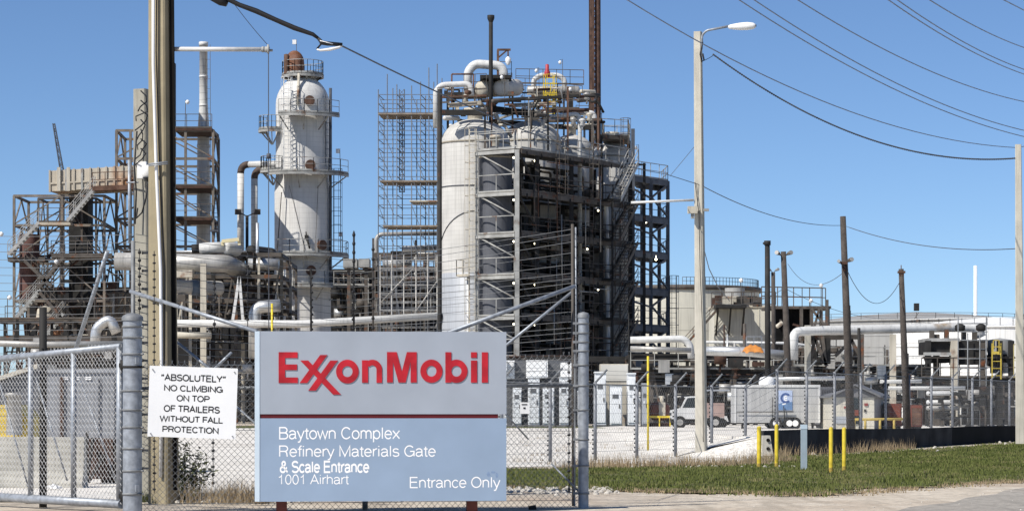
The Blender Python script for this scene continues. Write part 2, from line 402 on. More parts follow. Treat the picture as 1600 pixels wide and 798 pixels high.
o = mb.build('grass', grass_m); o['kind'] = 'stuff'
# dry weeds along the fence lines, scattered stones
mb = MB(); mg = MB()
def tuft(mb, x, d, n, R, h, r, w=.012):
    for _ in range(n):
        a = r.uniform(0, 6.28); q = R*math.sqrt(r.random()); blade(mb, x+q*math.cos(a), d+q*math.sin(a), h*r.uniform(.4, 1.1), w, r)
for _ in range(150):
    x = rg.uniform(1.2, 7.6); tuft(mb, x, 58.6+(x-1.9)*1.45+rg.gauss(0, .7)+(3 if x > 6.4 else 0), 26, .3, rg.uniform(.15, .42), rg, .014)
for _ in range(45):
    x = rg.uniform(8, 14); tuft(mb, x, RW0.y+(x-RW0.x)*RWd.y/RWd.x-.5-rg.random()*1.2, 22, .3, rg.uniform(.15, .5), rg, .016)
for _ in range(240):                                  # ragged brown fringe at the road side of the verge
    t = rg.random(); pa, pb = ((-.7, 41), (3.6, 37.7)) if t < .35 else ((3.6, 37.7), (4.4, 36.4)) if t < .45 else ((4.4, 36.6), (9, 45)) if t < .75 else ((9, 45), (20, 72))
    u = rg.random(); tuft(mb, pa[0]+(pb[0]-pa[0])*u+rg.gauss(0, .12), pa[1]+(pb[1]-pa[1])*u+rg.gauss(0, .35)-.1, 22, .28, rg.uniform(.02, .07), rg, .02)
for _ in range(70): tuft(mb, rg.uniform(-4.4, -3.2), rg.uniform(33.2, 35.2), 26, .16, rg.uniform(.12, .38), rg, .008)
for _ in range(60):
    x = rg.uniform(-3, 7); tuft(mb, x, rg.uniform(62, 128), 14, .3, rg.uniform(.06, .22), rg, .02)
o = mb.build('dry_weeds', dry_m); o['kind'] = 'stuff'
mb = MB()
def stone(mb, x, d, r, rr):
    z = gz(x, d)+.02; i = len(mb.v); k = 6
    for (h, q) in ((0, 1), (.55, .85)):
        for a in range(k):
            t = 6.283*a/k+rr.random()*.5; mb.v.append(Vector((x+r*q*math.cos(t)*rr.uniform(.7, 1.2), d+r*q*math.sin(t)*rr.uniform(.7, 1.2), z+r*h*rr.uniform(.7, 1.1))))
    mb.v.append(Vector((x, d, z+r*.9)))
    for a in range(k):
        b = (a+1) % k; mb.f += [[i+a, i+b, i+k+b, i+k+a], [i+k+a, i+k+b, i+2*k]]; mb.sm += [False, False]
for _ in range(330): stone(mb, rg.uniform(-1.2, 1.6), 38.9+rg.gauss(0, .75), rg.uniform(.015, .055), rg)
for _ in range(160): stone(mb, rg.uniform(1.3, 7), 59.5+rg.gauss(0, 1.2)+rg.random()*8, rg.uniform(.02, .06), rg)
for _ in range(200): stone(mb, rg.uniform(-4.5, -2.6), rg.uniform(33.5, 38), rg.uniform(.015, .06), rg)
for _ in range(70): stone(mb, rg.uniform(1, 9), rg.uniform(31, 41), rg.uniform(.006, .018), rg)
for _ in range(9):
    x = rg.uniform(9, 20); stone(mb, x, RW0.y+(x-RW0.x)*2.0-rg.uniform(.4, 6), rg.uniform(.04, .11), rg)
o = mb.build('scattered_stones', mat('limestone', (.50, .47, .42), .9, 0, .2, 8)); o['kind'] = 'stuff'

# ------------------------------------------------------------------ company sign
SX, SD = S(30.8), 30.8
sroot = thing('company_sign', 'large grey and blue entrance sign with raised red lettering in front of the fence', 'sign', P(398, 783, SD), rz=math.atan2(.30, 3.04))
sroot['_w'] = (0, 0, 0)
Wd, Ht = 395*SX, 266*SX
def sl_(px, py, y=0): return Vector(((px-398)*SX, y, (783-py)*SX))
def panel(z0, z1, th, m, name):
    mb = MB(); c = .06
    pts = [(c, 0), (Wd, 0), (Wd, th), (0, th), (0, c)]          # chamfered left edge
    vs = [(x, y, z) for z in (z0, z1) for x, y in pts]; k = 5
    mb.add(vs, [tuple(range(k))[::-1], tuple(range(k, 2*k))]+[(i, (i+1) % k, k+(i+1) % k, k+i) for i in range(k)])
    return mb.build(name, m, sroot)
panel((783-646.5)*SX, Ht, .32, sign_grey, 'upper_panel')
panel(0, (783-653)*SX, .32, sign_blue, 'lower_panel')
mb = MB(); mb.box((Wd/2-.02, .16, (783-649.7)*SX), (Wd-.16, .30, 6.4*SX)); mb.build('stripe', stripe_red, sroot)
mb = MB()
mb.add([(.061, -.004, 0), (.0, .057, 0), (.0, .057, Ht), (.061, -.004, Ht), (.057, 0, 0), (.004, .06, 0), (.004, .06, Ht), (.057, 0, Ht)], [(0, 3, 2, 1), (4, 5, 6, 7), (0, 4, 7, 3), (1, 2, 6, 5), (3, 7, 6, 2), (0, 1, 5, 4)])
mb.build('corner_trim', sign_edge, sroot)
for px in (440, 740):
    mb = MB(); x = (px-398)*SX
    mb.box((x, .16, -.12), (.13, .13, .26)); mb.box((x, .16, -.17), (.24, .22, .05)); mb.box((x, .16, .0), (.2, .2, .03)) if False else None
    mb.build('post', post_red, sroot)
# lettering in photo pixels
def L1(x, y): return (425+x/8.867, 535+y/8.867)
def L2(x, y): return (595+x/8.867, 535+y/8.867)
def letter(poly, th=.009):
    a = sum(poly[i][0]*poly[(i+1) % len(poly)][1]-poly[(i+1) % len(poly)][0]*poly[i][1] for i in range(len(poly)))
    if a < 0: poly = poly[::-1]
    n = len(poly); vs = [sl_(px, py, -th) for px, py in poly]+[sl_(px, py, -.001) for px, py in poly]
    mb = MB(); mb.add(vs, [tuple(range(n))]+[(i, i+n, (i+1) % n+n, (i+1) % n) for i in range(n)]); return mb
def annulus(cx, cy, rx, ry, ix, iy, Lf, th=.009, a0=0, a1=2*math.pi, n=40):
    mb = MB(); vs = []; full = abs(a1-a0-2*math.pi) < 1e-6; m = n if full else n+1
    for i in range(m):
        t = a0+(a1-a0)*i/n; co, si = math.cos(t), -math.sin(t)
        for (ax, ay) in ((rx, ry), (ix, iy)):
            q = Lf(cx+ax*co, cy+ay*si); vs += [sl_(*q, -th), sl_(*q, -.001)]
    for i in range(n):
        o = 4*i; p = 4*((i+1) % m); mb.f += []
        for f in ((o, o+2, p+2, p), (o+1, o, p, p+1), (o+2, o+3, p+3, p+2)): mb.f.append(list(f)); mb.sm.append(False)
    mb.v = vs; return mb
lets = []
lets.append([letter([L1(*q) for q in ((90, 130), (352, 130), (352, 210), (180, 210), (180, 300), (345, 300), (345, 378), (180, 378), (180, 480), (355, 480), (355, 557), (90, 557))])])
lets.append([letter([L1(*q) for q in ((390, 245), (500, 245), (955, 718), (845, 718))], .009), letter([L1(*q) for q in ((665, 168), (765, 168), (485, 557), (380, 557))], .0098), letter([L1(*q) for q in ((805, 245), (910, 245), (605, 662), (500, 662))], .0106)])
lets.append([annulus(1042, 397, 157, 165, 72, 76, L1)])
lets.append([letter([L1(*q) for q in ((1245, 240), (1330, 240), (1330, 552), (1245, 552))], .0098), annulus(1390, 372, 135, 140, 57, 62, L1, .009, 0, math.radians(140), 22), letter([L1(*q) for q in ((1447, 372), (1525, 372), (1525, 552), (1447, 552))])])
lets.append([letter([L2(*q) for q in ((85, 125), (220, 125), (293, 400), (362, 125), (500, 125), (500, 548), (415, 548), (415, 260), (345, 548), (245, 548), (168, 260), (168, 548), (85, 548))])])
lets.append([annulus(705, 390, 155, 162, 70, 75, L2)])
lets.append([letter([L2(*q) for q in ((900, 125), (983, 125), (983, 548), (900, 548))], .0098), annulus(1055, 390, 155, 162, 70, 75, L2)])
lets.append([letter([L2(*q) for q in ((1258, 125), (1342, 125), (1342, 203), (1258, 203))]), letter([L2(*q) for q in ((1258, 240), (1345, 240), (1345, 548), (1258, 548))])])
lets.append([letter([L2(*q) for q in ((1410, 125), (1497, 125), (1497, 548), (1410, 548))])])
for group_ in lets:
    mb = MB()
    for g_ in group_: mb.add(g_.v, g_.f)
    mb.build('raised_letter', sign_red, sroot)
# plain grotesque lettering drawn as flat strokes: glyph -> (advance, [polylines]); y 0 = baseline, 1 = cap height
def _arc(cx, cy, rx, ry, a0, a1, n=None):
    n = n or max(4, int(abs(a1-a0)/11))
    return [(cx+rx*math.cos(math.radians(a0+(a1-a0)*i/n)), cy+ry*math.sin(math.radians(a0+(a1-a0)*i/n))) for i in range(n+1)]
def glyphs():
    X = .72; g = {}
    g['A'] = (.95, [[(.05, 0), (.475, 1), (.90, 0)], [(.19, .34), (.76, .34)]])
    g['B'] = (.95, [[(.54, .53), (.14, .53), (.14, 1), (.52, 1)]+_arc(.55, .765, .26, .235, 88, -90), [(.14, .53), (.14, 0), (.55, 0)]+_arc(.57, .265, .30, .265, -88, 90)])
    g['C'] = (1.0, [_arc(.52, .5, .42, .5, 38, 322)])
    g['E'] = (.93, [[(.83, 1), (.14, 1), (.14, 0), (.85, 0)], [(.14, .53), (.78, .53)]])
    g['F'] = (.85, [[(.80, 1), (.14, 1), (.14, 0)], [(.14, .52), (.72, .52)]])
    g['G'] = (1.06, [_arc(.53, .5, .44, .5, 42, 330)+[(.95, .30), (.95, .47), (.58, .47)], [(.95, .47), (.95, .0)]])
    g['H'] = (1.0, [[(.13, 0), (.13, 1)], [(.87, 0), (.87, 1)], [(.13, .53), (.87, .53)]])
    g['I'] = (.36, [[(.18, 0), (.18, 1)]])
    g['L'] = (.77, [[(.13, 1), (.13, 0), (.73, 0)]])
    g['M'] = (1.16, [[(.12, 0), (.12, 1), (.58, .02), (1.04, 1), (1.04, 0)]])
    g['N'] = (1.0, [[(.12, 0), (.12, 1), (.88, 0), (.88, 1)]])
    g['O'] = (1.08, [_arc(.54, .5, .45, .5, 0, 360)])
    g['P'] = (.93, [[(.14, 0), (.14, 1), (.54, 1)]+_arc(.56, .735, .29, .265, 88, -90)+[(.14, .47)]])
    g['R'] = (1.0, [[(.14, 0), (.14, 1), (.56, 1)]+_arc(.58, .745, .29, .255, 88, -90)+[(.14, .49)], [(.58, .49), (.72, .44), (.79, .3), (.82, .05), (.87, 0)]])
    g['S'] = (.93, [_arc(.47, .755, .34, .245, 22, 262)+_arc(.47, .255, .37, .255, 82, -160)])
    g['T'] = (.85, [[(.425, 0), (.425, 1)], [(.05, 1), (.80, 1)]])
    g['U'] = (1.0, [[(.13, 1)]+_arc(.5, .33, .37, .33, 180, 360)+[(.87, 1)]])
    g['W'] = (1.31, [[(.04, 1), (.35, 0), (.655, .97), (.96, 0), (1.27, 1)]])
    g['Y'] = (.93, [[(.05, 1), (.465, .43), (.88, 1)], [(.465, .43), (.465, 0)]])
    g['0'] = (.775, [_arc(.39, .5, .29, .5, 0, 360)])
    g['1'] = (.775, [[(.16, .74), (.34, .78), (.45, .98), (.45, 0)]])
    g['&'] = (1.02, [[(.95, 0), (.32, .66)]+_arc(.48, .80, .19, .20, 190, -30)+[(.30, .48)]+_arc(.38, .25, .29, .25, 115, 300)+[(.74, .22), (.84, .48)]])
    g['a'] = (.775, [_arc(.36, X-.22, .27, .22, 165, 0)+[(.63, .09), (.72, 0)], [(.63, .42), (.36, .39)]+_arc(.31, .195, .215, .195, 95, 270)+[(.48, .04), (.63, .22)]])
    g['c'] = (.70, [_arc(.38, .36, .30, .36, 40, 320)])
    g['e'] = (.775, [[(.09, .37), (.69, .37)]+_arc(.39, .36, .30, .36, 2, 322)])
    g['f'] = (.40, [[(.40, 1.0), (.29, .98), (.21, .86), (.21, 0)], [(.04, .70), (.40, .70)]])
    arch = lambda x0, x1: _arc((x0+x1)/2, X-.26, (x1-x0)/2, .26, 175, 0)+[(x1, 0)]
    g['h'] = (.775, [[(.12, 0), (.12, 1)], arch(.12, .65)])
    g['n'] = (.775, [[(.12, 0), (.12, X)], arch(.12, .65)])
    g['m'] = (1.16, [[(.12, 0), (.12, X)], arch(.12, .58), arch(.58, 1.04)])
    g['i'] = (.31, [[(.155, 0), (.155, X)], [(.155, .90), (.155, 1.0)]])
    g['l'] = (.31, [[(.155, 0), (.155, 1)]])
    g['o'] = (.775, [_arc(.39, .36, .31, .36, 0, 360)])
    g['p'] = (.775, [[(.11, -.28), (.11, X)], _arc(.40, .36, .29, .36, 180, -180)])
    g['r'] = (.47, [[(.12, 0), (.12, X)], _arc(.44, .38, .32, .34, 175, 85)])
    g['s'] = (.70, [[(x, y*X) for x, y in _arc(.35, .755, .25, .245, 22, 262)+_arc(.35, .255, .27, .255, 82, -160)]])
    g['t'] = (.40, [[(.20, .92), (.20, .12), (.25, .01), (.38, .01)], [(.03, .70), (.38, .70)]])
    g['w'] = (1.0, [[(.03, X), (.27, 0), (.50, X-.03), (.73, 0), (.97, X)]])
    g['x'] = (.70, [[(.04, X), (.66, 0)], [(.66, X), (.04, 0)]])
    g['y'] = (.70, [[(.04, X), (.35, .02)], [(.66, X), (.33, -.10), (.25, -.25), (.08, -.27)]])
    g['\u201c'] = (.55, [[(.10, .66), (.10, .80), (.17, 1.0)], [(.34, .66), (.34, .80), (.41, 1.0)]])
    g['\u201d'] = (.55, [[(.20, 1.0), (.20, .86), (.12, .66)], [(.44, 1.0), (.44, .86), (.36, .66)]])
    g[' '] = (.39, [])
    return g
GLYPHS = glyphs()
def text_mesh(txt, t):
    """flat ribbons (x, y, layer) for txt with stroke width t in cap heights"""
    vs = []; fs = []; x0 = 0; layer = 0
    for ch in txt:
        adv, strokes = GLYPHS[ch]
        for st in strokes:
            p = [Vector((x0+x, t/2+y*(1-t) if y >= 0 else t/2+y, 0)) for x, y in st]
            q = [p[0]]
            for v in p[1:]:
                if (v-q[-1]).length > 1e-4: q.append(v)
            p = q; closed = (p[0]-p[-1]).length < .02 and len(p) > 8
            if closed: p = p[:-1]
            n = len(p); base = len(vs)
            for i in range(n):
                a = p[i-1] if (i or closed) else None; c = p[(i+1) % n] if (i < n-1 or closed) else None
                d1 = (p[i]-a).normalized() if a is not None else None; d2 = (c-p[i]).normalized() if c is not None else None
                if d1 is None: d1 = d2
                if d2 is None: d2 = d1
                nn = Vector((-(d1.y+d2.y), d1.x+d2.x, 0))
                if nn.length < .2: nn = Vector((-d1.y, d1.x, 0))
                nn.normalize(); k = max(.45, nn.dot(Vector((-d1.y, d1.x, 0)))); o = nn*(t/2/k)
                vs += [(*(p[i]+o).xy, layer), (*(p[i]-o).xy, layer)]
            m = n if closed else n-1
            for i in range(m):
                j = (i+1) % n; fs.append((base+2*i, base+2*i+1, base+2*j+1, base+2*j))
            layer += 1
        x0 += adv
    return vs, fs
def text_fit(txt, x0, y0, x1, y1, place, t=.12):
    """fit the ink box of txt to the photo pixels (x0, y0)-(x1, y1); place(px, py, lift) gives the point on the board"""
    vs, fs = text_mesh(txt, t); ax = min(v[0] for v in vs); bx = max(v[0] for v in vs); ay = min(v[1] for v in vs); by = max(v[1] for v in vs)
    mb = MB(); mb.add([place(x0+(v[0]-ax)/(bx-ax)*(x1-x0), y1-(v[1]-ay)/(by-ay)*(y1-y0), .00025*v[2] % .004) for v in vs], fs); return mb
put = lambda px, py, l=0: sl_(px, py, -.0012-l*.3)
for t, x0, y0, x1, y1, bo in [
        ('Baytown Complex', 436, 666.3, 625, 691.3, .11), ('Refinery Materials Gate', 436, 694, 681.5, 718.5, .11), ('& Scale Entrance', 437, 719, 577, 738.8, .165), ('1001 Airhart', 435.5, 739.5, 544.5, 756.5, .10), ('Entrance Only', 640.5, 744.8, 783.5, 767.5, .11)]:
    text_fit(t, x0, y0, x1, y1, put, bo).build('lettering_line', text_white, sroot)

mb = MB(); sm_ = random.Random(14)
for cx_, cy_, rx_, ry_ in ((765, 741, 3.2, 4.2), (772, 738, 3.6, 2.4), (778, 743, 2.4, 4.6)):
    ring = [(cx_+rx_*math.cos(t)*sm_.uniform(.75, 1.15), cy_+ry_*math.sin(t)*sm_.uniform(.75, 1.15)) for t in [6.283*k/14 for k in range(14)]]
    mb.add([sl_(x_, y_, -.0008-.0001*cx_ % .0004) for x_, y_ in ring[::-1]], [tuple(range(14))])
mb.build('smudge', mat('smudge_blue', (.21, .30, .46), .6, 0, .2, 30), sroot)
# ------------------------------------------------------------------ gate post, near fence, gate
def chain_link(A, B, z0a, z1a, z0b, z1b, p=.038, r=.0037, step=None):
    """woven wire from A to B (plan points); z0/z1 = bottom/top heights at both ends"""
    A = Vector((A[0], A[1], 0)); B = Vector((B[0], B[1], 0)); L = (B-A).length; n = int(L/p); mb = MB(); st = step or p
    for i in range(n):
        t0 = i/n; pts = []; a = z0a+(z0b-z0a)*t0; b = z1a+(z1b-z1a)*t0; m = int((b-a)/st)
        for j in range(m+1):
            q = A.lerp(B, (i+.5+(.5 if (j+i) % 2 else -.5))/n); pts.append((q.x, q.y+(.002 if j % 2 else -.002), a+j*st))
        q = Vector(pts[-1]); pts.append(q+Vector((rg.uniform(-.012, .012), 0, .035)))
        mb.path(pts, r, 3, False)
    return mb
pA = G(207, 30.9, 0); pB = G(911.5, 32.4, 0)
gp = thing('gate_post', 'thick galvanised gate post with a domed cap, between the gate and the white warning board', 'post', pA)
R_ = 15*S(30.9); top = EYE+(645-497)*S(30.9)
mb = MB(); mb.lathe([(R_, -.05), (R_, top)], (pA.x, pA.y, 0), 24); mb.build('pipe', galv, gp)
mb = MB(); mb.lathe([(R_*1.12, top-.03), (R_*1.12, top+.012), (R_*1.0, top+.03), (R_*.6, top+.055), (.005, top+.065)], (pA.x, pA.y, 0), 24); mb.build('cap', galv_dull, gp)
for py in (510, 527, 553, 573, 610, 640, 667, 700, 735, 771):
    mb = MB(); z = EYE+(645-py)*S(30.9); mb.lathe([(R_*1.0, z-.014), (R_*1.08, z-.014), (R_*1.08, z+.014), (R_*1.0, z+.014)], (pA.x, pA.y, 0), 20)
    mb.tube((pA.x+R_*.95, pA.y-R_*.5, z), (pA.x+R_*1.25, pA.y-R_*.6, z), .012, n=6)
    mb.build('tie_band', galv_dull if py != 573 else steel_dk, gp)
for py in (563, 762):
    mb = MB(); mb.box((pA.x+R_*.62, pA.y-R_*.86, EYE+(645-py)*S(30.9)), (.045, .03, .085), .6); mb.build('tab', galv, gp)

nf = thing('chain_link_fence', 'tall chain link fence running behind the big entrance sign', 'fence', (pA.x+.2, pA.y, 0))
zt = EYE+(645-553)*S(32.4)
chain_link((pA.x+.13, pA.y+.05), (pB.x-.07, pB.y), .02, EYE+(645-566)*S(30.9), .0, zt).build('wire_mesh', wire_m, nf)
mb = MB(); zr = EYE+(645-602)*S(32.4); mb.tube((pA.x+.1, pA.y+.07, zr-.05), (pB.x, pB.y+.05, zr), .022, n=8); mb.build('middle_rail', galv_dull, nf)
mb = MB(); mb.path([Vector((pA.x+.1, pA.y+.04, .10)), Vector((pB.x, pB.y+.03, .10))], .004, 4); mb.path([Vector((pA.x+.1, pA.y+.04, EYE+(645-566)*S(30.9)-.05)), Vector((pB.x, pB.y+.03, zt-.06))], .004, 4); mb.build('tension_wire', galv_dull, nf)
for px, D in ((570, 31.75), (340, 31.25)):
    if px == 570:
        q = G(px, D, 0); mb = MB(); mb.tube((q.x, q.y+.06, -.02), (q.x, q.y+.06, zt), .036, n=10); mb.build('line_post', galv_dull, nf)
rb = .066
mb = MB(); zc = EYE+(645-493)*S(32.4); mb.lathe([(rb, -.02), (rb, zc)], (pB.x, pB.y, 0), 18); o = mb.build('end_post', galv, nf)
mb = MB(); mb.lathe([(rb*1.12, zc-.03), (rb*1.12, zc+.01), (rb*.9, zc+.035), (.004, zc+.05)], (pB.x, pB.y, 0), 18); mb.build('cap', galv_dull, o)
for i, py in enumerate((505, 520, 534, 548, 570, 602, 640, 686, 727, 770)):
    z = EYE+(645-py)*S(32.4); mb = MB(); mb.lathe([(rb, z-.012), (rb*1.14, z-.012), (rb*1.14, z+.012), (rb, z+.012)], (pB.x, pB.y, 0), 16); mb.box((pB.x-rb*1.5, pB.y-.02, z), (.07, .02, .03)); mb.build('tie_band', galv_dull, nf)
mb = MB(); mb.beam((pB.x-.11, pB.y-.01, .02), (pB.x-.11, pB.y-.01, zt+.02), .02, .008); mb.build('stretcher_bar', galv_dull, nf)
# slender braces of the fence: rods seen in front of and behind the mesh
for a, b, r in ((P(784, 640, 32.3), P(825, 685, 32.7), .012), (P(862, 724, 32.6), P(905, 768, 32.5), .012), (P(362, 628, 31.5), P(402, 664, 31.2), .016)):
    mb = MB(); mb.tube(a, b, r, n=6); mb.build('brace_rod', galv, nf)
mb = MB(); q = P(820, 637, 32.2); mb.box(q, (15*S(32), .012, 18*S(32))); pl = mb.build('tag_plate', sign_white, nf)
mb = MB(); q = q+Vector((-.005, -.009, .0)); mb.box(q+Vector((0, 0, .0)), (.028, .004, .02)); mb.box(q+Vector((0, 0, .045)), (.07, .004, .012)); mb.build('marking', text_black, pl)

# warning board hung on the fence
wD = 30.78; wroot = thing('warning_board', 'white warning board with black capitals, hung on the fence left of the big sign', 'sign', P(301, 686, wD)); wroot['_w'] = (0, 0, 0)
s_ = S(wD); rot = math.radians(-1.9)
def wl(px, py, y=0):
    a = (px-301)*s_; z = (629-py)*s_; return Vector((a*math.cos(rot)-z*math.sin(rot), y, (686-629)*s_+a*math.sin(rot)+z*math.cos(rot)))
wav = lambda px, py: .006*math.sin((px-232)*.03+.4)
mb = MB(); vs = []; N_ = 12
for th in (0, .004):
    for i in range(N_+1):
        for py in (573, 683.5): px = 232+138*i/N_; vs.append(wl(px, py, wav(px, py)+th))
m_ = 2*(N_+1)
mb.add(vs, [(2*i, 2*i+1, 2*i+3, 2*i+2) for i in range(N_)]+[(m_+2*i, m_+2*i+2, m_+2*i+3, m_+2*i+1) for i in range(N_)]+[(2*i, 2*i+2, m_+2*i+2, m_+2*i) for i in range(N_)]+[(2*i+1, m_+2*i+1, m_+2*i+3, 2*i+3) for i in range(N_)]+[(0, m_, m_+1, 1), (2*N_, 2*N_+1, m_+2*N_+1, m_+2*N_)])
mb.build('panel', sign_white, wroot)
putw = lambda px, py, l=0: wl(px, py, wav(px, py)-.0015-l*.3)
for t, cx, w, cy in (('\u201cABSOLUTELY\u201d', 301, 101, 590), ('NO CLIMBING', 301.5, 92, 607), ('ON TOP', 301.5, 52, 622.5), ('OF TRAILERS', 300, 88, 638.5), ('WITHOUT FALL', 299.5, 99, 655), ('PROTECTION', 299, 88, 671.3)):
    text_fit(t, cx-w/2, cy-6.2, cx+w/2, cy+5.8, putw, .175).build('lettering_line', text_black, wroot)
for px, py in ((237, 579), (365, 579), (237, 679), (365, 679)):
    mb = MB(); mb.tube(wl(px, py, -.02), wl(px, py, .01), .008, n=6); mb.build('bolt', galv_dull, wroot)

# sliding gate
gA = G(190, 30.95, 0); gB = Vector(((-70-800)*S(33.6), 33.6, 0))
def GT(t, z): return gA.lerp(gB, t)+Vector((0, 0, z))
tA, tB = EYE+(645-541)*S(30.95), EYE+(645-567)*S(33.6)
bA, bB = EYE+(645-787)*S(30.95), EYE+(645-772)*S(33.6)
gate = thing('sliding_gate', 'galvanised chain link sliding gate at the left edge, beside the thick post', 'gate', gA)
topz = lambda t: tA+(tB-tA)*t
botz = lambda t: bA+(bB-bA)*t
mb = MB(); mb.tube(GT(0, tA), GT(1, tB), .042, n=12); mb.build('top_rail', galv, gate)
mb = MB(); mb.tube(GT(0, bA), GT(1, bB), .055, n=12); mb.build('bottom_rail', galv, gate)
tpx = lambda px: next(i/2000 for i in range(2001) if 800+GT(i/2000, 0).x*F/GT(i/2000, 0).y <= px)
for px, r, m in ((187, .042, galv), (115, .036, galv), (48, .036, galv)):
    t = tpx(px); mb = MB(); mb.tube(GT(t, botz(t)), GT(t, topz(t)), r, n=10); mb.build('upright', m, gate)
for (xa, ya), (xb, yb) in (((56, 590), (105, 750)), ((124, 590), (183, 755)), ((0, 600), (44, 760))):
    ta, tb = tpx(xa), tpx(xb)
    mb = MB(); mb.tube(GT(ta, EYE+(645-ya)*S(GT(ta, 0).y)), GT(tb, EYE+(645-yb)*S(GT(tb, 0).y)), .011, n=6); mb.build('brace_rod', galv, gate)
chain_link((gA.x, gA.y-.03), (gB.x, gB.y-.03), bA, tA+.03, bB, tB+.03).build('wire_mesh', mat('gate_wire', (.50, .50, .50), .5, .1, .1, 5), gate)
for py in (570, 775):
    mb = MB(); z = EYE+(645-py)*S(30.9); mb.box((gA.x+.05, gA.y, z), (.16, .05, .05)); mb.tube((gA.x+.02, gA.y-.04, z-.06), (gA.x+.02, gA.y-.04, z+.06), .03, n=8); mb.build('hinge', steel_dk, gate)
mb = MB(); t = tpx(52); q = GT(t, 0)+Vector((.06, .35, 0)); mb.tube((q.x, q.y, 0), (q.x, q.y, EYE+(645-480)*S(q.y)), .05, n=8); mb.tube((q.x-.01, q.y-.05, .1), (q.x-.01, q.y-.05, topz(t)+.1), .02, n=6)
solo(mb, 'dark_post', steel_dk, 'thin dark post standing right behind the left part of the gate', 'post', (q.x, q.y, 0))

# ------------------------------------------------------------------ tensioned wire security fence
ef = thing('security_fence', 'tall fence of many thin taut wires with black insulators behind the chain link', 'fence', G(897, 33.2, 0))
eA, eM, eB = (213, 34.2), (553, 40.0), (897, 33.2)
def epost(px, D, ytop, ybot, w, m, name='post'):
    q = G(px, D); mb = MB(); mb.box((q.x, q.y, (P(0, ytop, D).z+P(0, ybot, D).z)/2), (w*S(D), w*S(D), P(0, ytop, D).z-P(0, ybot, D).z)); return mb.build(name, m, ef)
def bead_strip(px, D, y0, y1, n, r=2.2, dx=0):
    mb = MB(); mb.tube(P(px, y0, D), P(px+dx, y1, D), .7*S(D), n=5)
    for i in range(n):
        q = P(px, y0, D).lerp(P(px+dx, y1, D), (i+.5)/n); mb.path([q+Vector((-2.6*S(D), 0, 0)), q+Vector((-2.0*S(D), 0, 0)), q+Vector((1.8*S(D), 0, 0)), q+Vector((2.4*S(D), 0, 0))], [r*.5*S(D), r*S(D), r*S(D), r*.5*S(D)], 6)
    return mb.build('insulator_strip', dark_wire, ef)
mb = MB(); mb.tube(P(208, 376, 34.2), P(208, 800, 34.2), 3.4*S(34.2), n=8); o = mb.build('corner_post', galv_dull, ef)
mb = MB(); mb.tube(P(894.5, 350, 33.2), P(896, 792, 33.2), 2.6*S(33.2), n=8); o = mb.build('corner_post', steel, ef)
mb = MB(); mb.tube(P(899.5, 355, 33.3), P(900.5, 600, 33.3), 1.5*S(33.2), n=6); o = mb.build('corner_rod', galv, ef)
epost(486, 38.5, 420, 700, 3.0, steel_dk); epost(553, 40.0, 362, 700, 3.0, steel_dk); epost(583, 39, 372, 700, 3.0, steel)
for a, b, r in ((P(204, 455, 34.0), P(402, 518, 32.2), 3.2), (P(898, 447, 33.1), P(700, 520, 32.2), 3.3), (P(895, 455, 33.3), P(770, 556, 33.0), 2.3), (P(271, 530, 34.4), P(330, 578, 33.8), 2.4), (P(168, 392, 35), P(118, 546, 36), 3.6), (P(336, 575, 37), P(362, 550, 37), 2.5)):
    mb = MB(); mb.tube(a, b, r*S(33), n=10); mb.build('brace_pipe', galv, ef)
for i in range(26):
    ya = 366+i*12.2; zz = P(0, ya, 34.2).z
    pts = [P(-60, ya+2, 36.5), P(213, ya, 34.2)]
    zm = EYE+(645-ya)*S(34.2); zb = zm+.05*math.sin(i)
    pts += [Vector(((486-800)*S(38.5), 38.5, zm-.01)), Vector(((553-800)*S(40), 40, zm)), Vector(((897-800)*S(33.2), 33.2, zb))]
    if pts[-1].z > P(0, 352, 33.2).z: continue
    mb = MB()
    for a, b in zip(pts, pts[1:]): mb.path(sag(a, b, .02, 6), .0042, 3, False)
    mb.build('wire', mat('steel_wire', (.16, .16, .16), .5, .2, .1, 3), ef)
for args in ((218, 34.1, 388, 600, 17, 2.4), (241, 33.0, 392, 770, 30, 1.5), (335, 38, 437, 520, 9, 2.6), (333, 38, 560, 760, 16, 2.0), (487, 38.4, 428, 520, 8, 1.8), (553, 39.8, 360, 415, 4, 2.6), (552, 39.8, 420, 520, 7, 2.0), (583, 38.9, 382, 520, 9, 2.2), (889, 33.1, 560, 770, 15, 1.8), (905, 33.4, 420, 560, 9, 1.4), (387, 38, 395, 520, 9, 1.6)):
    bead_strip(*args)
# ------------------------------------------------------------------ concrete poles, lamp, cables
def sq_pole(px0, px1, py_top, py_bot, D, w0, w1, rz, m, name, label, cat='pole', z0=None, gb=None):
    """tapering square pole; px0/px1 = centre at top and at the base, w0/w1 = widths there in metres"""
    a = P(px0, py_top, D); b = P(px1, py_bot, D); b.z = gz(b.x, D)-.2 if z0 is None else z0
    root = thing(name, label, cat, (b.x, b.y, b.z+.2)); mb = MB(); vs = []; c = .14
    for p, w in ((b, w1), (a, w0)):
        for k in range(4):
            for sgn in (-1, 1):
                t = rz+math.pi/4+k*math.pi/2; e = Vector((math.cos(t), math.sin(t), 0))*w*.7071; n_ = Vector((-math.sin(t), math.cos(t), 0))*(w*.06*sgn)
                vs.append(p+e*.96+n_)
    mb.add(vs, [tuple(range(8))[::-1], tuple(range(8, 16))]+[(i, (i+1) % 8, 8+(i+1) % 8, 8+i) for i in range(8)])
    mb.build('shaft', m, root); return root
D1 = 33.8
p1 = sq_pole(251, 256, -150, 770, D1, .235, .30, math.radians(-25), conc, 'concrete_pole', 'tall square concrete utility pole with a white conduit, right of the gate post')
